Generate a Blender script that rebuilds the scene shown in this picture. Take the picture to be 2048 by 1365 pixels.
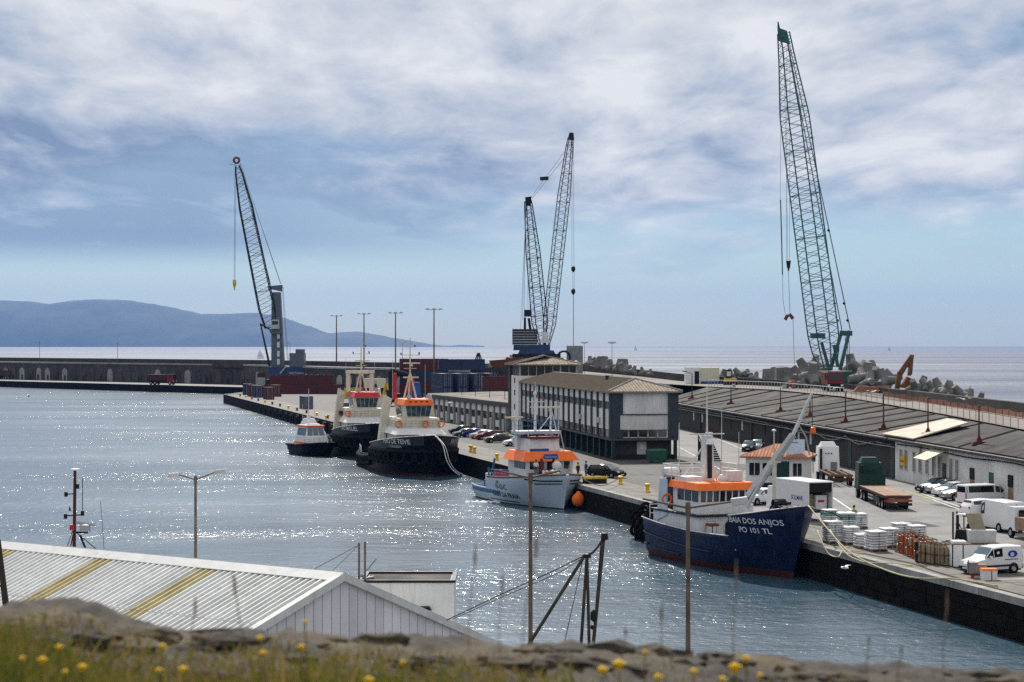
import bpy, math, random
from mathutils import Vector, Matrix, noise as mnoise
for o in list(bpy.data.objects): bpy.data.objects.remove(o)
SC = bpy.context.scene
COL = SC.collection
R = random.Random(7)
# ---------------------------------------------------------------- camera
FPX, EYE, H, Q = 4000.0, 690.5, 17.6, 2.6        # focal length in photo pixels, eye-level row, eye height, quay height (m)
cam = bpy.data.cameras.new('camera'); camo = bpy.data.objects.new('camera', cam); COL.objects.link(camo)
camo.location = (0, 0, H); camo.rotation_euler = (math.radians(90), 0, 0)
cam.sensor_width = 36; cam.lens = FPX/2048*36; cam.shift_y = 8/2048
cam.clip_start = 0.3; cam.clip_end = 90000
cam.dof.use_dof = True; cam.dof.focus_distance = 190; cam.dof.aperture_fstop = 7.5
SC.camera = camo
# ---------------------------------------------------------------- light
SUN_AZ, SUN_EL = math.radians(-6), math.radians(41)   # azimuth from the view axis (+ right)
sd = Vector((math.sin(SUN_AZ)*math.cos(SUN_EL), math.cos(SUN_AZ)*math.cos(SUN_EL), math.sin(SUN_EL)))
sl = bpy.data.lights.new('sun', 'SUN'); sl.energy = 5.0; sl.angle = math.radians(0.55); sl.color = (1, .95, .87)
so = bpy.data.objects.new('sun', sl); COL.objects.link(so); so.rotation_euler = sd.to_track_quat('Z', 'Y').to_euler()
SC.view_settings.view_transform = 'Standard'; SC.view_settings.look = 'None'
SC.view_settings.gamma = 1; SC.view_settings.exposure = 0.1
SC.cycles.use_denoising = False
SC.cycles.max_bounces = 6; SC.cycles.diffuse_bounces = 2; SC.cycles.glossy_bounces = 3; SC.cycles.transmission_bounces = 3
SC.cycles.volume_bounces = 0; SC.cycles.transparent_max_bounces = 6
SC.cycles.sample_clamp_indirect = 6

class NT:
    """small node-graph writer"""
    def __init__(s, tree): s.t = tree
    def n(s, typ, **kw):
        o = s.t.nodes.new(typ)
        for k, v in kw.items():
            if k == 'ins':
                for a, b in v.items():
                    if hasattr(b, 'is_output') or isinstance(b, bpy.types.NodeSocket): s.t.links.new(b, o.inputs[a])
                    else: o.inputs[a].default_value = b
            else: setattr(o, k, v)
        return o
    def math(s, op, a, b=None, c=None, clamp=False):
        o = s.t.nodes.new('ShaderNodeMath'); o.operation = op; o.use_clamp = clamp
        for i, x in enumerate((a, b, c)):
            if x is None: continue
            if isinstance(x, bpy.types.NodeSocket): s.t.links.new(x, o.inputs[i])
            else: o.inputs[i].default_value = x
        return o.outputs[0]
    def ramp(s, fac, stops, interp='LINEAR'):
        o = s.t.nodes.new('ShaderNodeValToRGB'); e = o.color_ramp.elements; o.color_ramp.interpolation = interp
        while len(e) < len(stops): e.new(0.5)
        for i, (p, c) in enumerate(stops):
            e[i].position = p; e[i].color = (c, c, c, 1) if isinstance(c, (int, float)) else (*c[:3], 1)
        s.t.links.new(fac, o.inputs[0]); return o.outputs[0]
    def mix(s, fac, a, b, mode='MIX'):
        o = s.t.nodes.new('ShaderNodeMix'); o.data_type = 'RGBA'; o.blend_type = mode
        for i, x in ((0, fac), (6, a), (7, b)):
            if isinstance(x, bpy.types.NodeSocket): s.t.links.new(x, o.inputs[i])
            else: o.inputs[i].default_value = x if not isinstance(x, tuple) else (*x[:3], 1)
        return o.outputs[2]
    def noise(s, vec, scale, detail=4, rough=.5, dist=0):
        o = s.n('ShaderNodeTexNoise', ins={'Scale': scale, 'Detail': detail, 'Roughness': rough, 'Distortion': dist})
        s.t.links.new(vec, o.inputs['Vector']); return o.outputs[0]
    def vmap(s, vec, scale=(1, 1, 1), loc=(0, 0, 0), rot=(0, 0, 0)):
        o = s.n('ShaderNodeMapping', ins={'Scale': scale, 'Location': loc, 'Rotation': rot})
        s.t.links.new(vec, o.inputs['Vector']); return o.outputs[0]

# ---------------------------------------------------------------- sky: Nishita air with a broken cloud layer
W = bpy.data.worlds.new('World'); SC.world = W; W.use_nodes = True
wt = W.node_tree; wt.nodes.clear(); N = NT(wt)
sky = N.n('ShaderNodeTexSky', sky_type='NISHITA', sun_disc=False, sun_elevation=SUN_EL, sun_rotation=SUN_AZ, air_density=1.0, dust_density=.35, ozone_density=3.0, altitude=0)
gen = N.n('ShaderNodeTexCoord').outputs['Generated']
sep = N.n('ShaderNodeSeparateXYZ'); wt.links.new(gen, sep.inputs[0])
zz = N.math('MAXIMUM', sep.outputs[2], 0.0)
den = N.math('ADD', zz, 0.11)
cx = N.math('DIVIDE', sep.outputs[0], den); cy = N.math('DIVIDE', sep.outputs[1], den)
cv = N.n('ShaderNodeCombineXYZ', ins={0: cx, 1: cy, 2: 0.0}).outputs[0]
n1 = N.noise(N.vmap(cv, scale=(1, .5, 1), loc=(2.2, 3.7, 0)), 1.0, 4, .5, .2)      # where cloud stands
n2 = N.noise(N.vmap(cv, scale=(1, .5, 1), loc=(11.3, 4.2, 0)), 3.4, 14, .58, .25)     # its billows
n3 = N.noise(N.vmap(cv, scale=(1, .45, 1), loc=(-3.2, 6.1, 2)), 1.1, 3, .5, .1)       # thick and thin
el = N.ramp(zz, [(0, 0), (.028, .1), (.055, .28), (.075, .45), (.12, .62), (.3, .66)])
cover = N.math('ADD', N.math('ADD', N.math('MULTIPLY', n1, .55), N.math('MULTIPLY', n2, .35)), N.math('MULTIPLY', el, .8))
cov = N.ramp(cover, [(.62, 0), (.72, .6), (.86, 1)])
bank = N.math('MULTIPLY', N.ramp(sep.outputs[0], [(0, 0), (1, 0)]) if False else N.n('ShaderNodeMapRange', ins={0: sep.outputs[0], 1: .06, 2: -.16, 3: 0., 4: 1.}).outputs[0], N.ramp(zz, [(.03, 1), (.085, .75), (.13, 0)]))   # darker bank out to the left
lit = N.math('SUBTRACT', N.math('ADD', N.math('ADD', N.math('MULTIPLY', n2, 1.25), N.math('MULTIPLY', n3, .75)), N.ramp(zz, [(.04, .06), (.16, .24)])), N.math('MULTIPLY', bank, .42))
ccol = N.ramp(N.math('MULTIPLY', lit, .6), [(.5, (4.4, 5.8, 8.2)), (.59, (7.6, 8.9, 11.0)), (.69, (11.6, 12.2, 13.2)), (.8, (15.4, 15.5, 15.6))])
cov2 = N.math('MAXIMUM', cov, N.math('MULTIPLY', bank, N.ramp(zz, [(.038, 0), (.052, .9)])))
skyc = N.mix(1.0, sky.outputs[0], (1.18, 1.36, 1.5), 'MULTIPLY')
full = N.mix(cov2, skyc, ccol)
bg = N.n('ShaderNodeBackground', ins={'Color': full, 'Strength': 0.051})
wo = N.n('ShaderNodeOutputWorld', ins={'Surface': bg.outputs[0]})

# ---------------------------------------------------------------- frames and helpers
O2 = Vector((22.66, 149.81)); UU = Vector((-0.23065, 0.97304)); VV = Vector((0.97304, 0.23065))   # quay edge: origin, along, inland
QA = math.atan2(UU.y, UU.x)
def uv(u, v, z=Q): p = O2 + u*UU + v*VV; return Vector((p.x, p.y, z))
def gp(x, y, z=Q): s = (y-EYE)/(H-z); return Vector(((x-1024)/s, FPX/s, z))        # survey: photo point on a level of known height
def at(x, y, Y): return Vector(((x-1024)*Y/FPX, Y, H-(y-EYE)*Y/FPX))               # survey: photo point at known distance

class MB:
    """collects shapes into one mesh"""
    def __init__(s): s.v = []; s.f = []; s.m = []
    def add(s, vs, fs, mi=0):
        b = len(s.v); s.v += [tuple(p) for p in vs]
        for f in fs: s.f.append(tuple(b+i for i in f)); s.m.append(mi)
        return s
    def box(s, x0, x1, y0, y1, z0, z1, mi=0):
        return s.hexa([(x0,y0,z0),(x1,y0,z0),(x1,y1,z0),(x0,y1,z0),(x0,y0,z1),(x1,y0,z1),(x1,y1,z1),(x0,y1,z1)], mi)
    def hexa(s, p, mi=0): return s.add(p, [(3,2,1,0),(4,5,6,7),(0,1,5,4),(1,2,6,5),(2,3,7,6),(3,0,4,7)], mi)
    def tbox(s, x0, x1, y0, y1, z0, z1, ix, iy, mi=0):     # tapered box, top drawn in by ix, iy
        return s.hexa([(x0,y0,z0),(x1,y0,z0),(x1,y1,z0),(x0,y1,z0),(x0+ix,y0+iy,z1),(x1-ix,y0+iy,z1),(x1-ix,y1-iy,z1),(x0+ix,y1-iy,z1)], mi)
    def tube(s, p, q, r, r2=None, n=6, mi=0):
        p, q = Vector(p), Vector(q); d = q-p
        if d.length < 1e-6: return s
        r2 = r if r2 is None else r2
        d.normalize(); a = d.orthogonal().normalized(); b = d.cross(a)
        vs = []
        for c, rr in ((p, r), (q, r2)):
            for i in range(n):
                t = 2*math.pi*i/n+math.pi/n; vs.append(c+(a*math.cos(t)+b*math.sin(t))*rr)
        fs = [(i, (i+1)%n, n+(i+1)%n, n+i) for i in range(n)]+[tuple(range(n-1, -1, -1)), tuple(range(n, 2*n))]
        return s.add(vs, fs, mi)
    def path(s, pts, r, n=5, mi=0):                            # one continuous bent tube
        P = [Vector(p) for p in pts]; vs = []; a = None
        for i, p in enumerate(P):
            d = (P[min(i+1, len(P)-1)]-P[max(i-1, 0)]).normalized()
            a = d.orthogonal().normalized() if a is None else (a-d*a.dot(d)).normalized()
            b = d.cross(a)
            for k in range(n): t = 2*math.pi*k/n; vs.append(p+(a*math.cos(t)+b*math.sin(t))*r)
        m = len(P)
        return s.add(vs, [(i*n+k, i*n+(k+1)%n, (i+1)*n+(k+1)%n, (i+1)*n+k) for i in range(m-1) for k in range(n)]+[tuple(range(n-1, -1, -1)), tuple(range((m-1)*n, m*n))], mi)
    def prism(s, poly, a0, a1, ax='z', mi=0):
        n = len(poly)
        def P(p, a): return (p[0], p[1], a) if ax == 'z' else ((p[0], a, p[1]) if ax == 'y' else (a, p[0], p[1]))
        vs = [P(p, a0) for p in poly]+[P(p, a1) for p in poly]
        return s.add(vs, [(i, (i+1)%n, n+(i+1)%n, n+i) for i in range(n)]+[tuple(range(n-1, -1, -1)), tuple(range(n, 2*n))], mi)
    def lathe(s, prof, c=(0,0,0), n=12, ax='z', mi=0):
        vs = []; m = len(prof)
        for i in range(n):
            t = 2*math.pi*i/n
            for r, h in prof:
                a, b = r*math.cos(t), r*math.sin(t)
                q = (a, b, h) if ax == 'z' else ((a, h, b) if ax == 'y' else (h, a, b))
                vs.append((c[0]+q[0], c[1]+q[1], c[2]+q[2]))
        fs = [(i*m+k, ((i+1)%n)*m+k, ((i+1)%n)*m+k+1, i*m+k+1) for i in range(n) for k in range(m-1)]
        return s.add(vs, fs, mi)
    def torus(s, c, R0, r, ax='y', n=18, k=7, mi=0):
        prof = [(R0+r*math.cos(2*math.pi*j/k), r*math.sin(2*math.pi*j/k)) for j in range(k+1)]
        return s.lathe(prof, c, n, ax, mi)
    def grid(s, rows, mi=0):
        nr, nc = len(rows), len(rows[0])
        return s.add([p for r in rows for p in r], [(i*nc+j, i*nc+j+1, (i+1)*nc+j+1, (i+1)*nc+j) for i in range(nr-1) for j in range(nc-1)], mi)
    def mesh(s, name, mats, smooth=False, fix=True):
        me = bpy.data.meshes.new(name); me.from_pydata(s.v, [], s.f)
        for m in (mats if isinstance(mats, (list, tuple)) else [mats]): me.materials.append(M[m] if isinstance(m, str) else m)
        me.polygons.foreach_set('material_index', s.m)
        if fix:
            import bmesh
            bm = bmesh.new(); bm.from_mesh(me); bmesh.ops.recalc_face_normals(bm, faces=bm.faces); bm.to_mesh(me); bm.free()
        if smooth:
            me.polygons.foreach_set('use_smooth', [True]*len(me.polygons))
            if smooth is not True: me.set_sharp_from_angle(angle=math.radians(smooth))
        me.update(); return me
    def obj(s, name, mats, parent=None, smooth=False, fix=True):
        return link(name, s.mesh(name, mats, smooth, fix), parent)
def link(name, me, parent=None, loc=None, rz=0):
    o = bpy.data.objects.new(name, me); COL.objects.link(o)
    if parent is not None: o.parent = parent
    if loc is not None: o.location = loc
    if rz: o.rotation_euler.z = rz
    return o
def tag(o, label, cat=None, group=None, kind=None):
    if label: o['label'] = label
    if cat: o['category'] = cat
    if group: o['group'] = group
    if kind: o['kind'] = kind
    return o
def thing(name, label, cat, loc=(0,0,0), rz=0, group=None):
    return tag(link(name, None, None, loc, rz), label, cat, group)
def struct(name, mb, mats, **k): return tag(mb.obj(name, mats, None, **k), None, None, None, 'structure')
def clone(root, loc, rz, label, group=None):
    r = root.copy(); COL.objects.link(r); r.location = loc; r.rotation_euler = (0, 0, rz); r['label'] = label
    if group: r['group'] = group
    for ch in root.children:
        c = ch.copy(); COL.objects.link(c); c.parent = r
        for g in ch.children:
            d = g.copy(); COL.objects.link(d); d.parent = c
    return r
def B(name, mats, parent, *a, **k): return MB().box(*a).obj(name, mats, parent, **k)
def T(name, mats, parent, *a, **k): return MB().tube(*a, **k).obj(name, mats, parent, smooth=40)

# ---------------------------------------------------------------- materials
M = {}
def mat(name, col, rough=.6, metal=0, var=.3, scale=1.5, bump=0, streak=0, scol=(.09,.05,.03), alpha=None, spec=.22, emit=None):
    m = bpy.data.materials.new(name); m.use_nodes = True; t = m.node_tree; n = NT(t); b = t.nodes['Principled BSDF']
    tc = n.n('ShaderNodeTexCoord').outputs['Object']; rnd = n.n('ShaderNodeObjectInfo').outputs['Random']
    off = n.n('ShaderNodeCombineXYZ', ins={0: n.math('MULTIPLY', rnd, 37.), 1: n.math('MULTIPLY', rnd, 91.), 2: 0.}).outputs[0]
    vec = n.n('ShaderNodeVectorMath', operation='ADD', ins={0: tc, 1: off}).outputs[0]
    a = n.noise(vec, scale, 6, .6)
    c = n.mix(n.ramp(a, [(.3, 0), (.7, 1)]), tuple(x*(1-var) for x in col), tuple(min(1, x*(1+var*.6)) for x in col))
    c = n.mix(1.0, c, n.ramp(rnd, [(0, .86), (1, 1.08)]), 'MULTIPLY')
    if streak:
        s1 = n.noise(n.vmap(vec, (3.2, 3.2, .25)), 1.2, 5, .6)
        s2 = n.noise(vec, .55, 3)
        k = n.math('MULTIPLY', n.ramp(s1, [(.46, 0), (.7, 1)]), n.ramp(s2, [(.35, 0), (.6, 1)]))
        c = n.mix(n.math('MULTIPLY', k, streak), c, tuple(scol))
    t.links.new(c, b.inputs['Base Color'])
    t.links.new(n.ramp(a, [(.25, min(1, rough*1.2)), (.75, rough*.8)]), b.inputs['Roughness'])
    b.inputs['Metallic'].default_value = metal; b.inputs['Specular IOR Level'].default_value = spec
    if bump:
        bn = n.n('ShaderNodeBump', ins={'Strength': .7, 'Distance': bump, 'Height': n.noise(vec, scale*4, 7, .65)})
        t.links.new(bn.outputs[0], b.inputs['Normal'])
    M[name] = m; return m
mat('white_paint', (.72,.73,.74), .4, var=.12, streak=.4, scol=(.3,.2,.13))
mat('cream_paint', (.66,.62,.5), .45, var=.12, streak=.4, scol=(.3,.2,.1))
mat('pale_blue_paint', (.55,.63,.72), .4, var=.1, streak=.2, scol=(.3,.3,.3))
mat('hull_blue', (.006,.014,.055), .4, var=.4, scale=.8, streak=.7, scol=(.035,.04,.05), spec=.12)
mat('hull_white', (.40,.47,.55), .38, var=.12, scale=.5, streak=.3, scol=(.33,.3,.27))
mat('hull_black', (.0025,.0027,.004), .5, var=.4, scale=.7, streak=.35, scol=(.014,.012,.012), spec=.07)
mat('boot_red', (.06,.011,.008), .6, var=.5, scale=.8, streak=.5, scol=(.03,.025,.02))
mat('orange_paint', (.86,.16,.02), .45, var=.12)
mat('red_paint', (.5,.03,.04), .45, var=.2)
mat('dark_red', (.17,.02,.022), .55, var=.3, streak=.3)
mat('blue_paint', (.02,.09,.32), .5, var=.3)
mat('trim_blue', (.05,.14,.27), .5, var=.25)
mat('rubber', (.005,.005,.0055), .75, var=.5, scale=3, bump=.02, spec=.1)
mat('rope', (.5,.44,.28), .9, var=.3, scale=8)
mat('dark_rope', (.07,.065,.055), .9, var=.3, scale=8)
mat('steel_grey', (.21,.22,.24), .5, metal=.2, var=.25, streak=.3)
mat('light_grey', (.45,.46,.47), .5, var=.2, streak=.3, scol=(.2,.17,.14))
mat('dark_steel', (.014,.014,.016), .55, metal=.2, var=.3)
mat('rust', (.16,.065,.03), .85, var=.5, scale=2.5, bump=.02)
mat('brown_pole', (.16,.12,.085), .8, var=.45, scale=2, streak=.3)
mat('red_oxide', (.085,.024,.018), .75, var=.4)
mat('teal', (.035,.125,.118), .45, var=.3, streak=.3, scol=(.03,.06,.05))
mat('crane_blue', (.03,.055,.14), .5, var=.3)
mat('crane_grey', (.10,.12,.15), .5, var=.2, streak=.3, scol=(.08,.08,.09))
mat('lattice_grey', (.07,.073,.078), .5, metal=.2, var=.25)
mat('lattice_black', (.012,.013,.017), .5, metal=.1, var=.3)
mat('yellow', (.75,.5,.02), .55, var=.3, streak=.35)
mat('glass', (.01,.013,.017), .06, var=.2, spec=.5)
mat('glass_blue', (.05,.09,.12), .06, var=.2, spec=.9)
mat('dark_opening', (.012,.012,.013), .8, var=.3)
mat('plaster', (.6,.6,.59), .85, var=.12, scale=.5, streak=.45, scol=(.22,.2,.17), bump=.006)
mat('plaster_white', (.73,.73,.72), .8, var=.12, scale=.5, streak=.4, scol=(.28,.26,.22), bump=.006)
mat('pilaster', (.04,.052,.07), .7, var=.3, streak=.3, scol=(.1,.1,.1))
mat('slate_trim', (.07,.075,.08), .8, var=.3, streak=.3)
mat('panel_white', (.7,.7,.69), .75, var=.1, scale=.6, streak=.5, scol=(.25,.22,.19))
mat('concrete', (.29,.285,.27), .9, var=.3, scale=.35, streak=.55, scol=(.07,.068,.06), bump=.02)
mat('concrete_dark', (.05,.047,.044), .9, var=.45, scale=.35, streak=.6, scol=(.03,.03,.028), bump=.03)
mat('tetrapod_concrete', (.18,.176,.168), .9, var=.3, scale=.6, streak=.3, scol=(.1,.1,.095), bump=.02)
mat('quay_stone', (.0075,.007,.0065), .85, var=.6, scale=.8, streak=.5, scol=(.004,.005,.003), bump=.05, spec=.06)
mat('container_blue', (.02,.035,.09), .5, var=.2, streak=.3)
mat('container_grey_blue', (.075,.1,.15), .5, var=.2, streak=.3)
mat('container_red', (.085,.02,.02), .55, var=.25, streak=.3)
mat('container_yellow', (.5,.42,.02), .5, var=.2, streak=.3)
mat('rubbish_green', (.02,.09,.06), .5, var=.25)
mat('car_white', (.78,.79,.8), .22, var=.04)
mat('car_silver', (.36,.38,.4), .25, metal=.5, var=.05)
mat('car_black', (.012,.013,.015), .2, var=.1)
mat('car_grey', (.1,.1,.105), .25, metal=.4, var=.1)
mat('car_blue', (.02,.03,.28), .22, var=.1)
mat('car_red', (.2,.015,.02), .22, var=.1)
mat('lamp_lens', (.7,.7,.68), .15, var=.05)
mat('tail_red', (.5,.02,.02), .3, var=.1)
mat('bed_wood', (.3,.2,.14), .85, var=.25, scale=2, streak=.25)
mat('truck_green', (.006,.04,.034), .35, var=.2)
mat('sack_white', (.68,.68,.7), .6, var=.14, scale=3, bump=.03)
mat('sack_green', (.2,.36,.32), .6, var=.2, scale=3, bump=.02)
mat('pallet_wood', (.25,.16,.09), .9, var=.4, scale=3)
mat('gas_beige', (.3,.26,.165), .45, var=.2, scale=3, streak=.3)
mat('gas_orange', (.42,.085,.03), .45, var=.2, scale=3, streak=.3)
mat('skin', (.42,.25,.17), .6, var=.1)
mat('cloth_dark', (.02,.021,.026), .9, var=.3)
mat('cloth_blue', (.03,.06,.26), .85, var=.2)
mat('cloth_yellow', (.32,.28,.03), .85, var=.2)
mat('cloth_hivis', (.55,.65,.05), .8, var=.15)
mat('cloth_orange', (.6,.15,.05), .85, var=.15)
mat('trouser_beige', (.3,.26,.2), .9, var=.2)
mat('hair', (.02,.014,.01), .8, var=.3)
mat('roof_metal', (.64,.65,.64), .5, metal=.0, var=.14, scale=2.2, streak=.5, scol=(.36,.33,.28), bump=.004)
mat('roof_yellow', (.5,.43,.23), .55, var=.22, scale=1.2, streak=.5, scol=(.24,.17,.06))
mat('gable_metal', (.68,.68,.71), .55, var=.08, scale=.8, streak=.2, scol=(.3,.28,.26))
mat('tile_orange', (.4,.17,.1), .85, var=.25, scale=2)
mat('tile_brown', (.27,.215,.15), .9, var=.3, scale=1.4, streak=.2, scol=(.12,.1,.08))
mat('mesh_orange', (.27,.12,.075), .8, var=.3)
mat('awning_cream', (.62,.58,.45), .8, var=.12)
mat('gull', (.75,.75,.74), .8, var=.1)
# ================================================================ SETTING
def water_mat(name, deep, sc, st, rough, streaky):
    m = bpy.data.materials.new(name); m.use_nodes = True; t = m.node_tree; n = NT(t); b = t.nodes['Principled BSDF']
    g = n.n('ShaderNodeNewGeometry').outputs['Position']
    big = n.noise(n.vmap(g, (.012, .03, 1)), 1.0, 4, .6, .6)
    c = n.mix(n.ramp(big, [(.35, 0), (.7, 1)]), tuple(x*.8 for x in deep), tuple(x*1.25 for x in deep))
    t.links.new(c, b.inputs['Base Color'])
    b.inputs['IOR'].default_value = 1.333; b.inputs['Specular IOR Level'].default_value = .5; b.inputs['Roughness'].default_value = rough
    gust = n.ramp(n.noise(n.vmap(g, streaky), 1.0, 3, .55, .4), [(.36, .5), (.66, 1.3)])
    h = None
    for s, a, rot in sc:
        x = n.math('MULTIPLY', n.noise(n.vmap(g, (s*.75, s, 1), rot=(0, 0, rot)), 1.0, 3, .55, .25), a)
        h = x if h is None else n.math('ADD', h, x)
    h = n.math('MULTIPLY', h, gust)
    t.links.new(n.math('MULTIPLY', n.ramp(n.noise(n.vmap(g, (streaky[0]*.6, streaky[1]*.6, 1), (7, 3, 0)), 1, 4, .6, .5), [(.3, .8), (.7, 1.2)]), rough), b.inputs['Roughness'])
    bn = n.n('ShaderNodeBump', ins={'Strength': 1.0, 'Distance': st, 'Height': h})
    t.links.new(bn.outputs[0], b.inputs['Normal']); M[name] = m
water_mat('harbour_water', (.032,.07,.104), [(.3, .8, .3), (.9, .5, -.4), (2.2, .3, .8)], .29, .2, (.02, .05, 1))
water_mat('sea_water', (.085,.105,.155), [(.12, 4.0, .2), (.4, 1.9, -.3), (1.2, .6, .6)], .6, .72, (.0012, .008, 1))
sea = MB(); sea.grid([[(x, y, -.04) for x in (-19000, -6000, -800, 0, 800, 6000, 19000)] for y in (-300, 300, 1500, 6000, 24000)])
struct('sea', sea, 'sea_water', fix=False)
hw = MB(); hw.add([(44, 15, 0), (44, 170, 0), (0, 330, 0), (-70, 640, 0), (-95, 735, 0), (-235, 893, 0), (-700, 1420, 0), (-700, 15, 0)], [tuple(range(8))])
struct('harbour_water', hw, 'harbour_water', fix=False)

# --- asphalt and concrete paving
def paving(name, base, worn, sc=.25):
    m = bpy.data.materials.new(name); m.use_nodes = True; t = m.node_tree; n = NT(t); b = t.nodes['Principled BSDF']
    g = n.n('ShaderNodeNewGeometry').outputs['Position']
    a = n.noise(g, sc, 8, .6, .3); d = n.noise(n.vmap(g, (.35, .05, 1), rot=(0, 0, .23)), 1, 5, .6); e = n.noise(g, 6, 4, .7)
    c = n.mix(n.ramp(a, [(.35, 0), (.68, 1)]), base, worn)
    c = n.mix(n.math('MULTIPLY', n.ramp(d, [(.5, 0), (.7, 1)]), .35), c, tuple(x*.55 for x in base))
    c = n.mix(n.math('MULTIPLY', n.ramp(e, [(.4, 0), (.7, 1)]), .18), c, tuple(x*.5 for x in base))
    o1 = n.noise(g, .11, 5, .7, .8); o2 = n.noise(g, 1.3, 4, .6)
    c = n.mix(n.math('MULTIPLY', n.math('MULTIPLY', n.ramp(o1, [(.52, 0), (.62, 1)]), n.ramp(o2, [(.4, 0), (.62, 1)])), .6), c, tuple(x*.45 for x in base))
    tr_ = n.noise(n.vmap(g, (1.6, .03, 1), rot=(0, 0, .2)), 1, 3, .5, .6)
    c = n.mix(n.math('MULTIPLY', n.ramp(tr_, [(.56, 0), (.64, 1)]), .3), c, tuple(x*.6 for x in base))
    t.links.new(c, b.inputs['Base Color']); b.inputs['Roughness'].default_value = .8; b.inputs['Specular IOR Level'].default_value = .25
    bn = n.n('ShaderNodeBump', ins={'Strength': .5, 'Distance': .02, 'Height': e}); t.links.new(bn.outputs[0], b.inputs['Normal'])
    M[name] = m
paving('asphalt', (.145,.143,.142), (.225,.221,.215))
paving('yard', (.07,.068,.067), (.115,.112,.108)); paving('forecourt', (.05,.048,.046), (.085,.081,.076))
paving('apron', (.115,.105,.093), (.17,.155,.136), .5)
paving('road_top', (.14,.12,.105), (.2,.175,.155), .4)
EX = [(-340,1020),(-230,900),(-94,747),(-46.6,657),(4,585),(20,553),(30,470),(35,425),(41,398),(50,370),(57,345),(59.2,300),(59.8,233),(60.5,190),(61.5,110)]   # seaward parapet
IN = [(-352,1011),(-238,891),(-103,759.5),(-58,655),(-6,575),(9,545),(19,465),(25,420),(31,392),(38,365),(44,335),(49.5,300),(51.6,240),(50.3,198),(49,110)]      # inner edge of the upper road
ZR = [10.3]*6+[10.2,10.0,9.9,9.9,10.1,9.9,9.35,9.3,9.3]
ZP = [12.0]*6+[11.8,11.5,11.3,11.1,10.9,10.8,10.8,10.8,10.8]
q = MB()
edge = [uv(-75, 0), uv(125, 0), uv(473, -1.6)]
plate = [edge[0], edge[1], edge[2], Vector((-86,640,Q)), Vector((-92,706,Q)), Vector((-96.7,713,Q)), Vector((-214.8,839,Q)), Vector((-345,978,Q)), Vector((-356,1008,Q)),
         Vector((-240,889,Q)), Vector((-105,757,Q)), Vector((-60,653,Q)), Vector((5,540,Q)), Vector((40,390,Q)), Vector((55,200,Q)), Vector((62,60,Q))]
q.add(plate, [tuple(range(len(plate)))])
for a, b in zip(plate[:8], plate[1:8]):
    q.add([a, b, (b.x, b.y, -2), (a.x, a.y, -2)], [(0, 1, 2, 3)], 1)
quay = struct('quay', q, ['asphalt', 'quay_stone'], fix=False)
# concrete apron strip along the edge, road markings
def strip(name, pts, z, m, w=None):
    s = MB(); s.add([(p[0], p[1], z) for p in pts], [tuple(range(len(pts)))]); return s.obj(name, m, quay, fix=False)
strip('apron', [uv(-75, .5), uv(473, -.9), uv(473, 6), uv(250, 7.2), uv(120, 6.5), uv(60, 5.5), uv(0, 6.5), uv(-75, 7.5)], Q+.004, 'apron')
strip('yard_paving', [uv(473, 6.1), uv(300, 7), uv(262, 22), uv(380, 75), Vector((-58, 640, 0)), Vector((-92, 700, 0))], Q+.008, 'yard')
strip('forecourt_paving', [uv(52, 5.7), uv(120, 6.7), uv(258, 7.6), uv(262, 23), uv(112, 28), uv(96, 30), uv(66, 17)], Q+.005, 'forecourt')
mat('joint_tar', (.05,.047,.044), .9, var=.3)
for k in range(62):
    a, b = uv(-55+k*5, .6), uv(-55+k*5, 5.4); w = Vector((UU.x, UU.y, 0))*.05; strip('slab_joint', [a+w, b+w, b-w, a-w], Q+.010, 'joint_tar')
strip('slab_joint', [uv(-60, 3.0), uv(250, 3.0), uv(250, 3.09), uv(-60, 3.09)], Q+.011, 'joint_tar'); strip('slab_joint', [uv(-60, 5.5), uv(60, 5.3), uv(60, 5.42), uv(-60, 5.62)], Q+.011, 'joint_tar')
mat('patch', (.075,.073,.072), .9, var=.3, scale=.6)
for (u, v, a, b2) in ((12,14,5,2.2), (38,11,3,6), (55,13,8,1.6), (80,10,4,3), (-6,14,2.5,5), (28,25,6,2), (95,9,6,2.4), (120,10,3,4)): strip('patch', [uv(u, v), uv(u+a, v+.2), uv(u+a-.2, v+b2), uv(u+.1, v+b2-.2)], Q+.009, 'patch')
mat('line_white', (.55,.54,.52), .8, var=.35, scale=.8); mat('line_yellow', (.5,.36,.1), .8, var=.35, scale=.8)
for (x0, y0, x1, y1, m) in ((1650,985,1705,1022,'line_white'), (1835,985,1930,1018,'line_white'), (1808,982,1868,1000,'line_yellow'), (1865,1000,1990,1045,'line_white'), (1345,888,1470,955,'line_white'), (1420,872,1500,905,'line_white'), (1985,1160,2060,1158,'line_white')):
    a, b = gp(x0, y0), gp(x1, y1); d = (b-a).normalized(); w = Vector((-d.y, d.x, 0))*.11
    strip('road_line', [a+w, b+w, b-w, a-w], Q+.012, m)
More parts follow.
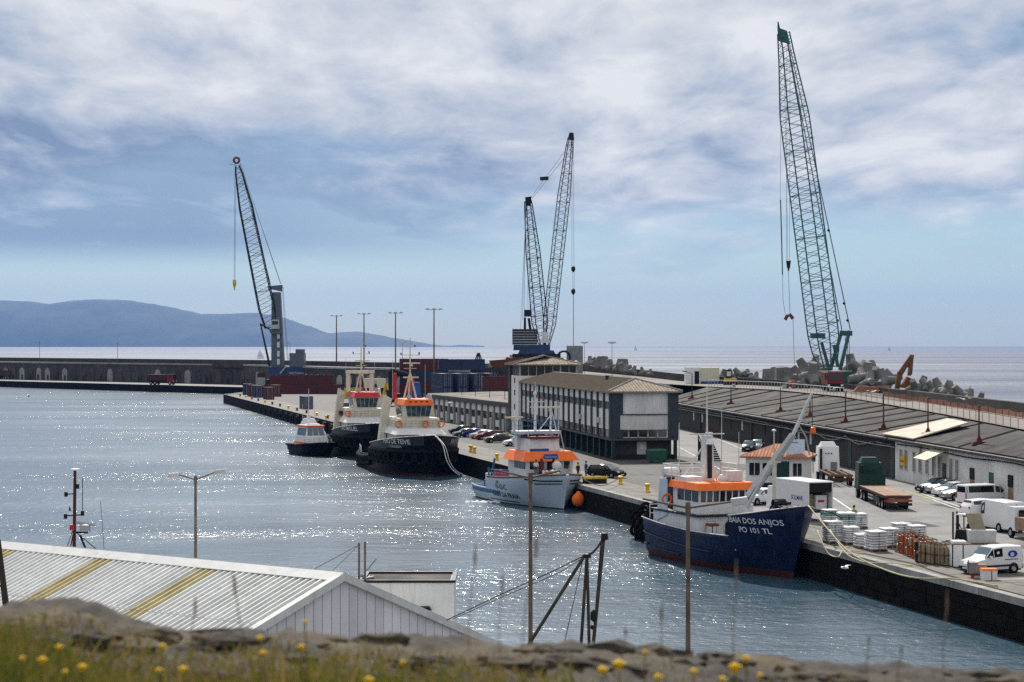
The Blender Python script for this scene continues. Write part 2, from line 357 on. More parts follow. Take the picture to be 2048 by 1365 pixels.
# coping and wall blocks, piece by piece on the near reach
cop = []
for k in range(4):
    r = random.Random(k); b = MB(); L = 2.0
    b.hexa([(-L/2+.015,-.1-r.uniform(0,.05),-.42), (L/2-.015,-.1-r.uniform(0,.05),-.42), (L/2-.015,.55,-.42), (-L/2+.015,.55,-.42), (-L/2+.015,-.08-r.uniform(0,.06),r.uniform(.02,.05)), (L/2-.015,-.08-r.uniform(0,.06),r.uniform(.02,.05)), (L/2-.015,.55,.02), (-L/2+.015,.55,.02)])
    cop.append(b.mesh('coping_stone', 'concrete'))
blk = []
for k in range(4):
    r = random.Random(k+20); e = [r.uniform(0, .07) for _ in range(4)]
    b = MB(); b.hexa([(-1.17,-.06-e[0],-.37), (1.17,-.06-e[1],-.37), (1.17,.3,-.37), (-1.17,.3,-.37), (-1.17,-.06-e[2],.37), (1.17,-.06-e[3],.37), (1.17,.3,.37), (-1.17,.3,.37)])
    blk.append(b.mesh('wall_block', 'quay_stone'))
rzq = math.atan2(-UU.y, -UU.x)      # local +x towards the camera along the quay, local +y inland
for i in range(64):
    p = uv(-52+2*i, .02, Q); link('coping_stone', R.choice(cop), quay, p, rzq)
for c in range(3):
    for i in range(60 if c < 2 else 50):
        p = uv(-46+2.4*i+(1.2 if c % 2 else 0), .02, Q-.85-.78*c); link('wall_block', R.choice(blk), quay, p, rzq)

# --- upper road of the breakwater, parapet, outer berm
up = MB(); n = len(EX)
rows = [[(IN[i][0], IN[i][1], ZR[i]) for i in range(n)], [(EX[i][0], EX[i][1], ZR[i]) for i in range(n)]]
up.grid(rows); struct('breakwater_road', up, 'road_top', fix=False)
bm_ = MB()
def outn(i):
    a = Vector(EX[max(0, i-1)]); b = Vector(EX[min(n-1, i+1)]); d = (b-a).normalized(); return Vector((-d.y, d.x)) if False else Vector((d.y, -d.x))*-1
brow = []
for off, z in ((.7, 9.0), (5, 8.2), (9, 5.5), (17, -1.5)):
    brow.append([(EX[i][0]+outn(i).x*off, EX[i][1]+outn(i).y*off, z) for i in range(n)])
bm_.grid(brow); struct('breakwater_berm', bm_, 'concrete_dark', fix=False)
par = thing('breakwater_parapet', 'long dark concrete parapet wall along the seaward side of the breakwater', 'wall', (0, 0, 0))
for i in range(n-1):
    a, b = Vector(EX[i]), Vector(EX[i+1]); na, nb = outn(i), outn(i+1)
    m = MB(); m.hexa([(a.x,a.y,9), (b.x,b.y,9), (b.x+nb.x*.9,b.y+nb.y*.9,9), (a.x+na.x*.9,a.y+na.y*.9,9), (a.x,a.y,ZP[i]), (b.x,b.y,ZP[i+1]), (b.x+nb.x*.9,b.y+nb.y*.9,ZP[i+1]), (a.x+na.x*.9,a.y+na.y*.9,ZP[i])])
    m.obj('wall_section', 'concrete_dark', par)
# inner face of the breakwater with its arches
wl = thing('breakwater_wall', 'long stained breakwater wall with pale arched niches behind the far quay', 'wall', (0, 0, 0))
def seg_wall(a, b, z0, z1a, z1b):
    m = MB(); d = (Vector(b)-Vector(a)).normalized(); k = Vector((-d.y, d.x))*.6
    if k.y < 0: k = -k
    m.hexa([(a[0],a[1],z0), (b[0],b[1],z0), (b[0]+k.x,b[1]+k.y,z0), (a[0]+k.x,a[1]+k.y,z0), (a[0],a[1],z1a), (b[0],b[1],z1b), (b[0]+k.x,b[1]+k.y,z1b), (a[0]+k.x,a[1]+k.y,z1a)])
    m.obj('wall_section', 'concrete_wall', wl)
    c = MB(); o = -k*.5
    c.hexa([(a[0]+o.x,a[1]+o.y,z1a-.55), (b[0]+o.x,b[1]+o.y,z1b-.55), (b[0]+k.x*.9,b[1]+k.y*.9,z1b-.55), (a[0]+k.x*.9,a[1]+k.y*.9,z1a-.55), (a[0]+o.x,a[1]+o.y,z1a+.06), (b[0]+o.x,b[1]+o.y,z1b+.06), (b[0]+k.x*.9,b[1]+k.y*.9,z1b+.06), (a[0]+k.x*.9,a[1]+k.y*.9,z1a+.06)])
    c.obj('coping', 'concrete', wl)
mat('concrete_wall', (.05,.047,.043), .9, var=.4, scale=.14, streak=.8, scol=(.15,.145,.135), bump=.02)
for i in range(8): seg_wall(IN[i], IN[i+1], Q, ZR[i], ZR[i+1])
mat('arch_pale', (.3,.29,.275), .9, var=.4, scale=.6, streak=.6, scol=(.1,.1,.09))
arch = MB(); pts = [(-1.9, 0), (1.9, 0)]+[(1.9*math.cos(t*math.pi/8), 3.4+1.9*math.sin(t*math.pi/8)) for t in range(9)]
arch.prism(pts, -.16, .1, 'y')
dm = MB(); dm.box(-.55, .55, -.22, .1, 0, 2.3)
am = [arch.mesh('arch_niche', x) for x in ('arch_pale', 'concrete_wall', 'concrete_dark', 'concrete_wall')]; dme = dm.mesh('door', 'dark_opening')
for i in range(4):
    a, b = Vector(IN[i]), Vector(IN[i+1]); d = b-a; L = d.length; d.normalize(); rz = math.atan2(d.y, d.x); k = int(L/6.6)
    for j in range(k):
        p = a+d*(6.6*j+3.3); px = 1024+FPX*p.x/p.y
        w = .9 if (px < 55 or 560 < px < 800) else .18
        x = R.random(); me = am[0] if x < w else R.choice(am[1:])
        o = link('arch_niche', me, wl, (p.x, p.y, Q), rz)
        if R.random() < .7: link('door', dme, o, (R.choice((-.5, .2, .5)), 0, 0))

# --- far headland and islets
def hill_mat():
    m = bpy.data.materials.new('hill_scrub'); m.use_nodes = True; t = m.node_tree; n = NT(t); b = t.nodes['Principled BSDF']
    g = n.n('ShaderNodeNewGeometry').outputs['Position']
    a = n.noise(n.vmap(g, (.0025, .0025, .007)), 1, 8, .65); v = n.n('ShaderNodeTexVoronoi', ins={'Scale': .0035}); t.links.new(n.vmap(g, (1, .5, 1)), v.inputs['Vector'])
    c = n.mix(n.ramp(a, [(.4, 0), (.65, 1)]), (.014,.026,.016), (.032,.05,.024))
    c = n.mix(n.math('MULTIPLY', n.ramp(n.n('ShaderNodeSeparateColor', ins={0: v.outputs['Color']}).outputs[0], [(.55, 0), (.75, 1)]), .18), c, (.1,.11,.06))
    t.links.new(c, b.inputs['Base Color']); b.inputs['Roughness'].default_value = .95; M['hill_scrub'] = m
hill_mat()
prof = [(-420,640),(-300,622),(-180,606),(-60,600),(0,602),(60,604),(100,610),(125,606),(150,602),(190,600),(230,602),(270,605),(310,610),(350,617),(385,625),(410,631),(440,631),(480,629),(520,628),(560,634),(600,648),(625,655),(645,664),(660,668),(690,666),(715,664),(745,669),(770,674),(800,679),(830,684),(860,689),(875,691.2),(890,692.5),(905,692.6),(920,691.0),(940,691.3),(950,692.6),(957,691.8),(968,693.6)]
hm = MB(); YH = 20000.
def pz(x):
    for (a, b), (c, d) in zip(prof, prof[1:]):
        if a <= x <= c: return b+(d-b)*(x-a)/(c-a)
rows = []
xs = [-420+i*4 for i in range(348)]
for r in range(9):
    f = r/8; row = []
    for x in xs:
        y = pz(min(967, x)); top = max(0, (694.8-y))*YH/FPX
        Y = YH-2200+f*2200; X = (x-1024)*YH/FPX
        g = mnoise.fractal(Vector((X*.0012, Y*.0012, 1)), 1, 2, 5); ridge = mnoise.noise(Vector((X*.008, 3, 1)))+.6*mnoise.noise(Vector((X*.025, 3, 4)))
        s = math.sin(f*math.pi/2)**(.8)
        z = top*s*(1+.28*g*(1-f))+(ridge*9*(1 if r == 8 else .4) if top > 20 else 0)
        row.append((X, Y, z-2 if r == 0 or top <= 0 else max(z, -2)))
    rows.append(row)
rows.append([(p[0], p[1]+1500, -5) for p in rows[-1]])
hm.grid(rows); struct('headland_hills', hm, 'hill_scrub', smooth=True, fix=False)
def haze():
    m = bpy.data.materials.new('haze_air'); m.use_nodes = True; t = m.node_tree; t.nodes.clear()
    v = t.nodes.new('ShaderNodeVolumePrincipled'); v.inputs['Color'].default_value = (.17, .41, 1.0, 1); v.inputs['Density'].default_value = HAZE; v.inputs['Anisotropy'].default_value = .1
    o = t.nodes.new('ShaderNodeOutputMaterial'); t.links.new(v.outputs[0], o.inputs['Volume']); M['haze_air'] = m
    b = MB(); b.box(-19500, 19500, -400, 24500, -12, 640)
    tag(b.obj('haze', 'haze_air'), 'thin blue sea haze over the whole harbour', 'haze', None, 'stuff')
HAZE = 2.7e-5
haze()
# ================================================================ BUILDINGS
C0 = uv(110.8, 16.3); C1 = uv(182, 21.6); bd = (C1-C0); BL = bd.length; brz = math.atan2(bd.y, bd.x)
mat('tile_ribs', (.235,.19,.14), .9, var=.28, scale=1.2, streak=.25, scol=(.13,.11,.09))
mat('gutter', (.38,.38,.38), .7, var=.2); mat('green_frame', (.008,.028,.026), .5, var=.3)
mat('dark_wall', (.05,.05,.047), .9, var=.3); mat('grey_wall', (.7,.71,.72), .85, var=.15, scale=.4, streak=.5, scol=(.22,.21,.2))  # dark grey wall cores and front recess, paler grey front wall
bd_ = thing('harbour_office', 'long two storey harbour office with brown hip roof and white panels between dark pilasters', 'building', C0, brz)
bd_.scale = (1, .8, 1)
B('wall', 'dark_wall', bd_, 0.3, BL, -10.9, -.3, 2.75, 8.85)
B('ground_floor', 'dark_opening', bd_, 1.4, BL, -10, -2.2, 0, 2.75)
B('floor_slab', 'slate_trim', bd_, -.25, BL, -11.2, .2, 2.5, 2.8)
NB = 17; bw = BL/NB
def shared(fn): m = MB(); fn(m); return m
pil = MB().box(-.33, .33, -.5, .25, 0, 6.1).mesh('pilaster', 'pilaster')
pu = MB().box(-1.78, 1.78, -.45, 0, 0, 1.3).mesh('upper_panel', 'panel_white'); pl = MB().box(-1.78, 1.78, -.45, 0, 0, 2.65).mesh('lower_panel', 'panel_white')
win = MB().box(-1.7, 1.7, -.5, -.16, 0, .96).mesh('window', 'glass'); mat('blind', (.34,.33,.3), .8, var=.2); bl_ = [MB().box(a, b, -.2, -.12, h, .94).mesh('blind', 'blind') for a, b, h in ((-1.6,-.55,.3), (-.5,.5,.1), (.55,1.6,.45), (-1.6,.5,.55), (-.5,1.6,.0))]
mu = MB()
for k in range(4): mu.box(-1.68+k*1.09, -1.58+k*1.09, -.3, -.08, .02, .94)
mu.box(-1.68, 1.69, -.3, -.1, .02, .08); mull = mu.mesh('window_frame', 'light_grey')
col_ = MB().box(-.22, .22, -.6, .1, 0, 2.5).mesh('column', 'green_frame')
for k in range(NB+1):
    if k: link('pilaster', pil, bd_, (k*bw-.0, 0, 2.78)); 
    link('column', col_, bd_, (k*bw+(.3 if not k else -.2), -.25, 0))
for k in range(NB):
    x = (k+.5)*bw
    link('upper_panel', pu, bd_, (x, 0, 7.55)); link('lower_panel', pl, bd_, (x, 0, 3.88))
    for z in (6.57, 2.88):
        w = link('window', win, bd_, (x, 0, z)); link('window_frame', mull, w)
        if R.random() < .6: link('blind', R.choice(bl_), w)
# front end
B('corner_strip', 'pilaster', bd_, -.3, .5, -1.9, .3, 2.83, 8.84); B('corner_strip', 'pilaster', bd_, -.3, .5, -11.2, -9.5, 2.83, 8.84)
B('front_wall', 'grey_wall', bd_, -.05, .4, -9.5, -1.9, 2.83, 8.84)
bal = MB(); a0 = 0
arc = [(-.1-1.25*math.sin(math.pi*t/14), -1.0-8.6*t/14) for t in range(15)]
bal.prism(arc+[(.2, -9.6), (.2, -1.0)], 3.95, 5.85); bal.obj('balcony', 'plaster', bd_)
bal = MB(); arc2 = [(x-.12, y) for x, y in arc]; bal.prism(arc2+[(.1, -9.6), (.1, -1.0)], 5.85, 5.98); bal.obj('balcony_cap', 'slate_trim', bd_)
for k in range(5):
    w = B('window', 'glass', bd_, -.14, .1, -9.2+k*1.62, -7.85+k*1.62, 2.98, 3.9); B('window_frame', 'light_grey', w, -.2, .05, -7.85+k*1.62, -7.58+k*1.62, 2.9, 3.94)
B('front_recess', 'dark_wall', bd_, 1.1, 1.38, -10.4, -.8, 0.6, 2.5); B('plinth', 'dark_steel', bd_, .6, 1.36, -10.6, -.6, 0, .6)
d = B('door', 'light_grey', bd_, 1.0, 1.1, -6.2, -4.6, .62, 2.3); B('notice', 'white_paint', d, .95, 1.0, -5.7, -5.1, 1.3, 2.0)
B('column', 'green_frame', bd_, -.2, .3, -.6, -.1, 0, 2.5); B('column', 'green_frame', bd_, -.2, .3, -11, -10.5, 0, 2.5)
def hip(parent, x0, x1, y0, y1, ze, zr, ov, m, ribs, caps=True, hipd=None):
    x0 -= ov; x1 += ov; y0 -= ov; y1 += ov; yc = (y0+y1)/2; hd = hipd or (y1-y0)/2
    p = [(x0,y0,ze), (x1,y0,ze), (x1,y1,ze), (x0,y1,ze), (x0+hd,yc,zr), (x1-hd,yc,zr)]
    r = MB().add(p+[(a,b,c-.18) for a,b,c in p[:4]], [(0,1,5,4), (1,2,5), (2,3,4,5), (3,0,4), (0,6,7,1), (1,7,8,2), (2,8,9,3), (3,9,6,0), (9,8,7,6)]).obj('roof', m, parent)
    rb = MB()
    if ribs:
        k = int((y1-y0)/ribs)
        for i in range(1, k):                                  # tile rolls on the hip end and the long slopes
            y = y0+i*ribs; t = min(y-y0, y1-y)/((y1-y0)/2)
            rb.tube((x0, y, ze+.02), (x0+hd*t, y, ze+(zr-ze)*t+.02), .05, n=4)
        for i in range(1, int((x1-x0)/ribs)):
            x = x0+i*ribs; t = min(1, (x-x0)/hd, (x1-x)/hd)
            for ys, s in ((y0, 1), (y1, -1)):
                rb.tube((x, ys, ze+.02), (x, ys+s*(y1-y0)/2*t, ze+(zr-ze)*t+.02), .05, n=4)
        tag(rb.obj('tile_roll', m, r), None, kind='stuff')
    if caps:
        for a, b in ((0,4), (3,4), (1,5), (2,5), (4,5)): T('ridge_cap', 'concrete', r, Vector(p[a])+Vector((0,0,.05)), Vector(p[b])+Vector((0,0,.05)), .12)
    return r
rf = hip(bd_, 0, BL, -11, 0, 8.95, 10.5, .75, 'tile_ribs', .55)
MB().box(-.7, BL+.7, -11.7, -11.5, 8.72, 8.93).box(-.7, BL+.7, .5, .7, 8.72, 8.93).box(-.72, -.5, -11.7, .7, 8.73, 8.92).obj('gutter', 'gutter', bd_)
MB().tube((18,-4,9.6), (18,-4,10.6), .25, n=8).tube((18,-4,10.6), (18,-4,10.75), .4, n=8).obj('roof_vent', 'dark_steel', bd_)
for x in (7, 20): MB().box(x, x+.9, -.02, .4, 4.6, 5.3).obj('air_conditioner', 'light_grey', bd_)
# control tower
C2 = C0+bd.normalized()*(BL+.1)
tw = thing('control_tower', 'pale square harbour control tower with glazed top room and hip roof', 'tower', C2, brz)
tw.scale = (1, .88, 1)
B('shaft', 'plaster_white', tw, 0, 8.5, -10.6, .7, 0, 9.9)
B('edge_column', 'slate_trim', tw, 7.6, 9.4, -.4, 1.0, 0, 12)
for z in (4.2, 6.6, 8.6): B('slit_window', 'dark_opening', tw, 3.4, 4.4, .6, .74, z, z+.9)
B('control_room', 'glass', tw, .2, 8.4, -10.4, .5, 9.9, 11.75)
for k in range(8):
    y = -10.6+k*1.55; B('mullion', 'light_grey', tw, .02, .2, y, y+(.3 if k in (0, 2, 7) else .12), 9.9, 11.8)
for k in range(5): B('mullion', 'light_grey', tw, .1+k*2.0, .3+k*2.0, .45, .6, 9.9, 11.8)
hip(tw, 0, 8.6, -10.7, .7, 11.8, 13.2, 1.0, 'tile_ribs', .6)
T('antenna', 'dark_steel', tw, (2, -9, 12), (2, -9, 15), .04); T('antenna', 'dark_steel', tw, (6, -2, 12.3), (6, -2, 14.2), .04)
MB().lathe([(0, .5), (.3, .42), (.45, .2), (.45, 0)], (4, -11.2, 11.9), 10).obj('dome_light', 'lamp_lens', tw)
# low annex
mat('annex_roof', (.15,.135,.115), .9, var=.35, scale=.3, streak=.5, scol=(.08,.075,.07))
C3 = C2+bd.normalized()*9.6; AL = 70
ax = thing('low_annex', 'low flat roofed annex with rows of white bays beyond the control tower', 'building', C3, math.atan2((uv(258, 20.5)-C3).y, (uv(258, 20.5)-C3).x))
B('wall', 'dark_wall', ax, 0, AL, -16, -.4, 0, 4.7)
MB().hexa([(0,-16.3,5.6), (AL,-16.3,5.3), (AL,.3,4.95), (0,.3,4.95), (0,-16.3,5.75), (AL,-16.3,5.45), (AL,.3,5.1), (0,.3,5.1)]).obj('roof', 'annex_roof', ax)
B('fascia', 'slate_trim', ax, 0, AL, -.1, .35, 4.3, 4.93)
mat('annex_roof', (.15,.135,.115), .9, var=.35, scale=.3, streak=.5, scol=(.08,.075,.07)) if False else None
na = 16; aw = AL/na
p1_ = MB().box(-.35, .35, -.6, .15, 0, 4.3).mesh('pier', 'concrete'); p2_ = MB().box(-1.75, 1.75, -.5, -.12, 0, 1.15).mesh('panel', 'panel_white'); p3_ = MB().box(-1.7, 1.7, -.5, -.2, 0, .8).mesh('window', 'glass'); p4_ = MB().box(-.8, .8, -.5, -.1, 0, 2.1).mesh('door', 'light_grey')
for k in range(na+1): link('pier', p1_, ax, (k*aw, 0, 0))
for k in range(na):
    x = (k+.5)*aw; link('panel', p2_, ax, (x, 0, 3.1)); link('window', p3_, ax, (x, 0, 2.25)); link('door', p4_, ax, (x+.7, 0, 0)) if k % 2 else link('panel', p2_, ax, (x-.0, -.02, .6))
for k in range(5): T('roof_post', 'dark_steel', ax, (6+k*11, -3, 4.95), (6+k*11, -3, 7.4), .05)
# green stair and hoarding beside the office
st = thing('green_stairs', 'dark green outside stair beside the end of the harbour office', 'stairs', uv(104, 27.5), brz)
for k in range(9): B('step', 'green_frame', st, -2.4+k*.5, -1.9+k*.5, -.9, .9, .1+k*.27, .32+k*.27)
MB().tube((-2.4,.95,1.1), (2.1,.95,3.3), .07).tube((-2.4,.95,.2), (-2.4,.95,1.1), .06).tube((2.1,.95,0), (2.1,.95,3.3), .07).tube((-.2,.95,0), (-.2,.95,2.2), .05).prism([(-2.4,.05), (2.4,.05), (2.4,3.0)], .86, .9, 'y').obj('railing', 'green_frame', st)
g = thing('wheeled_bin', 'dark green wheeled rubbish bin at the foot of the green stair', 'bin', gp(1313, 925), .2)
MB().tbox(-1.1,1.1,-.8,.8,.2,1.5,-.12,-.1).obj('body', 'rubbish_green', g); MB().tbox(-1.2,1.2,-.9,.9,1.5,1.7,.15,.3).obj('lid', 'rubbish_green', g)
for x in (-.8, .8): MB().lathe([(0,-.08),(.15,-.08),(.15,.08),(0,.08)], (x,-.6,.15), 8, 'y').obj('wheel', 'rubber', g)

# ---------------------------------------------------------------- long sheds under the breakwater
def shed_at(Y): t = (Y-182.6)/(360.4-182.6); return Vector((46.7+t*(29.9-46.7), Y))
def road_at(Y):
    for i in range(len(IN)-1):
        if IN[i+1][1] <= Y <= IN[i][1]:
            t = (Y-IN[i][1])/(IN[i+1][1]-IN[i][1]); return Vector((IN[i][0]+t*(IN[i+1][0]-IN[i][0]), Y, ZR[i]+t*(ZR[i+1]-ZR[i])))
def brickmat():
    m = bpy.data.materials.new('basalt_blocks'); m.use_nodes = True; t = m.node_tree; n = NT(t); b = t.nodes['Principled BSDF']
    tc = n.n('ShaderNodeTexCoord').outputs['UV']
    br = n.n('ShaderNodeTexBrick', ins={'Scale': 1.0, 'Color1': (.02,.0195,.019,1), 'Color2': (.010,.010,.0105,1), 'Mortar': (.04,.038,.036,1), 'Mortar Size': .03, 'Brick Width': .75, 'Row Height': .33}); t.links.new(tc, br.inputs['Vector'])
    g = n.n('ShaderNodeNewGeometry').outputs['Position']
    s = n.ramp(n.noise(n.vmap(g, (.5,.5,.12)), 1, 5, .6), [(.55, 0), (.75, 1)])
    c = n.mix(n.math('MULTIPLY', s, .4), br.outputs[0], (.075,.07,.066)); t.links.new(c, b.inputs['Base Color']); b.inputs['Roughness'].default_value = .9
    bn = n.n('ShaderNodeBump', ins={'Strength': .8, 'Distance': .03, 'Height': br.outputs[1]}); bn.invert = True; t.links.new(bn.outputs[0], b.inputs['Normal']); M['basalt_blocks'] = m
brickmat()
mat('roof_felt', (.036,.029,.024), .95, var=.4, scale=.25, streak=.7, scol=(.075,.066,.058))
mat('roof_felt2', (.025,.022,.021), .95, var=.4, scale=.25, streak=.6, scol=(.055,.048,.043))
mat('roof_tan', (.5,.43,.35), .8, var=.2, scale=.5, streak=.3, scol=(.3,.25,.2)); mat('seam', (.09,.08,.07), .9, var=.3); mat('cable_white', (.4,.4,.39), .6, var=.2)
def uvwall(mb, name, mats, parent, a, b, z0, z1):
    L = (b-a).length; me = bpy.data.meshes.new(name); me.from_pydata([(a.x,a.y,z0), (b.x,b.y,z0), (b.x,b.y,z1), (a.x,a.y,z1)], [], [(0,1,2,3)])
    me.materials.append(M[mats]); u = me.uv_layers.new()
    for l, c in zip(u.data, ((0,0), (L,0), (L,z1-z0), (0,z1-z0))): l.uv = c
    return link(name, me, parent)
def shed(name, label, Ya, Yb, wallm, roofm, panels, zt=None):
    r = thing(name, label, 'shed', (0, 0, 0))
    a, b = shed_at(Ya), shed_at(Yb)
    uvwall(None, 'front_wall', wallm, r, a, b, Q, 7.2)
    k = max(1, int((Yb-Ya)/panels))
    for i in range(k):                                           # felt roof laid in bays
        y0, y1 = Ya+(Yb-Ya)*i/k, Ya+(Yb-Ya)*(i+1)/k-.06
        p, q = shed_at(y0), shed_at(y1); u, v = road_at(y0), road_at(y1); o = Vector((-.7, -.1)); dz = R.uniform(-.02, .05)
        m = MB(); m.hexa([(p.x+o.x,p.y,7.15+dz), (q.x+o.x,q.y,7.15+dz), (v.x,v.y,v.z-.45+dz), (u.x,u.y,u.z-.45+dz), (p.x+o.x,p.y,7.4+dz), (q.x+o.x,q.y,7.4+dz), (v.x,v.y,v.z-.2+dz), (u.x,u.y,u.z-.2+dz)])
        pn = m.obj('roof_bay', roofm if R.random() < .75 else 'roof_felt2', r)
        if R.random() < .6:
            m = MB(); m.tube((p.x+o.x,p.y+.1,7.45), (u.x,u.y+.1,u.z-.12), .1, n=4); m.obj('roof_seam', 'seam', pn)
    e0, e1 = shed_at(Ya)+Vector((-.75, 0)), shed_at(Yb)+Vector((-.75, 0))
    MB().tube((e0.x,e0.y,7.1), (e1.x,e1.y,7.1), .16, n=6).obj('gutter', 'dark_steel', r)
    return r
s1 = shed('stone_shed', 'long dark basalt shed with grey felt roof running under the breakwater road', 224, 372, 'basalt_blocks', 'roof_felt', 9)
s2 = shed('white_shed', 'white walled shed with dark roof, doors and narrow windows beside parked cars', 150, 223.6, 'plaster_white', 'roof_felt2', 8)
# pale roof part between both sheds
pr = MB(); p, q_ = shed_at(214), shed_at(226); u, v = road_at(214), road_at(226)
pr.hexa([(p.x-.8,p.y,7.5), (q_.x-.8,q_.y,7.5), (v.x-2,v.y,9.2), (u.x-2,u.y,9.2), (p.x-.8,p.y,7.62), (q_.x-.8,q_.y,7.62), (v.x-2,v.y,9.35), (u.x-2,u.y,9.35)]).obj('pale_roof_sheet', 'roof_tan', s2)
wd = (shed_at(150)-shed_at(223)).normalized(); wrz = math.atan2(wd.y, wd.x)         # local +x towards the camera, local -y out of the wall
def onwall(px, zs): # distance along shed for photo column px
    t = (px-1024)/FPX; A, D = shed_at(182.6), (shed_at(360.4)-shed_at(182.6)).normalized()
    k = (t*A.y-A.x)/(D.x-t*D.y); return A+D*k
def wallpart(name, m, parent, px, w, z0, z1, th=.06, dx=0):
    p = onwall(px, 0); o = MB().box(-w/2, w/2, -th, .1, 0, z1-z0).obj(name, m, parent); o.location = (p.x, p.y, z0); o.rotation_euler.z = wrz; return o
for px in (1803, 1813, 1829, 1841, 1855, 1868, 1880, 1903, 1915):
    w = wallpart('window', 'glass', s2, px, .8, 4.0, 6.0); MB().box(-.5, -.4, -.1, .05, -.05, 2.05).box(.4, .5, -.1, .05, -.05, 2.05).box(-.04, .04, -.1, .05, 0, 2).box(-.5, .5, -.14, .05, -.12, -.05).obj('window_frame', 'plaster', w)
w = wallpart('door', 'green_frame', s2, 1889, 1.2, Q, 5.4)
for px, m in ((1945, 'bed_wood'), (1983, 'rubbish_green'), (2022, 'bed_wood')):
    w = wallpart('door', m, s2, px, 1.3, 3.0, 5.4)
    if m == 'bed_wood': MB().box(-.65, .65, -.1, .05, 1.4, 2.5).obj('door_opening', 'dark_opening', w)
w = wallpart('corner_pipe', 'gas_beige', s2, 1843, .25, 4.3, 7.0, .2)
p = onwall(1884, 0); aw_ = MB().add([(-2.2,0,0), (2.2,0,0), (2.2,-2.4,-1.1), (-2.2,-2.4,-1.1), (-2.2,0,.06), (2.2,0,.06), (2.2,-2.4,-1.04), (-2.2,-2.4,-1.04)], [(0,1,2,3), (4,5,6,7), (0,4,5,1), (3,2,6,7), (0,3,7,4), (1,2,6,5)]).obj('awning', 'awning_cream', s2)
aw_.location = (p.x, p.y, 6.9); aw_.rotation_euler.z = wrz
sg = wallpart('notice_sign', 'yellow', s2, 1810, 1.6, 4.4, 5.4, .3); MB().box(-.6, .6, -.34, -.3, .35, .55).obj('sign_stripe', 'red_paint', sg)
for px in (1388, 1405, 1440, 1462, 1485, 1505, 1530, 1556, 1598, 1622, 1655): wallpart('niche', R.choice(('concrete_wall', 'dark_opening', 'dark_opening', 'plaster')), s1, px, .9, 4.6, 6.0)
for px in (1402, 1505, 1560): wallpart('pier', 'concrete_wall', s1, px, .5, Q, 6.9, .25)
for px in (1700, 1785): wallpart('green_door', 'green_frame', s1, px, 1.5, Q, 6.4)
for j in range(4):                                                # loose cables slung along the eaves
    m = MB(); pts = []
    for i in range(34):
        px = (1350+j*4)+i*13.2; a = onwall(px, 0); pts.append((a.x-.35-.06*j, a.y-.1, 6.75-.18*j+.14*mnoise.noise(Vector((i*.45, j*7, 0)))-(.9*max(0, math.sin((px-1520)/90.)) if 1520 < px < 1800 and j < 2 else 0)*abs(math.sin(px*.05))))
    m.path(pts, .05, 4); m.obj('eaves_cable', 'cable_white' if j % 2 else 'dark_steel', s1, smooth=True)
for i in range(9):
    px = 1800+i*29; a, b = onwall(px, 0), onwall(px+29, 0); MB().tube((a.x-.3,a.y,6.6+.1*math.sin(i)), (b.x-.3,b.y,6.6+.1*math.sin(i+1)), .07, n=4).obj('eaves_cable', 'dark_steel', s2)
# red lamp posts standing on the shed roofs
POSTS = [(1384,797,747), (1462,808,772), (1561,823,775), (1620,834,797), (1691,845,785), (1767,859,788), (1856,870,797), (1958,887,812)]
proto = None
for k, (x, y, yt) in enumerate(POSTS):
    Y = None
    for Yt in [150+i*.5 for i in range(460)]:                     # find the roof point seen at this spot
        a, b = shed_at(Yt), road_at(Yt)
        if b is None: continue
        X = (x-1024)*Yt/FPX
        if a.x-.7 <= X <= b.x:
            zr = 7.4+(b.z-7.6)*0+(b.z-.2-7.4)*(X-a.x+.7)/(b.x-a.x+.7)
            if abs(EYE+(H-zr)*FPX/Yt-y) < 1.0: Y = Yt; break
    if Y is None: Y = 200+20*k; zr = 8; X = (x-1024)*Y/FPX
    hgt = (y-yt)*Y/FPX
    r = thing('roof_lamp_post', ['thin dark red lamp post nearest the harbour office on the shed roof', 'second thin red lamp post from the harbour office on the shed roof', 'third thin red lamp post from the harbour office on the shed roof', 'red lamp post on the shed roof behind the ship crane jib', 'red lamp post on the shed roof right of the ship crane jib', 'red lamp post on the shed roof left of the pale sheet', 'red lamp post on the shed roof beside the pale roof sheet', 'rightmost red lamp post on the dark shed roof'][k], 'lamp post', (X, Y, zr), 0, 'red lamp posts on the shed roofs')
    T('post', 'red_oxide', r, (0,0,.3), (0,0,hgt), .1, .07)
    MB().tbox(-.75,.75,-.5,.5,-.12,.22,.15,.1).tbox(-.3,.3,-.25,.25,.22,.8,.22,.18).obj('foot', 'red_oxide', r)
    if k in (1, 2): MB().tube((0,0,hgt), (.5,.2,hgt+.3), .06).box(.3,.75,-.1,.4,hgt-.2,hgt+.35).obj('lamp_head', 'light_grey', r)
    elif k == 0: MB().tube((0,0,hgt), (-1.2,0,hgt+.4), .05).box(-1.7,-1.0,-.15,.15,hgt+.35,hgt+.5).obj('lamp_head', 'dark_steel', r)
    else: MB().lathe([(0,.12), (.12,.08), (.12,0), (0,0)], (0,0,hgt), 8).obj('lamp_head', 'dark_steel', r)
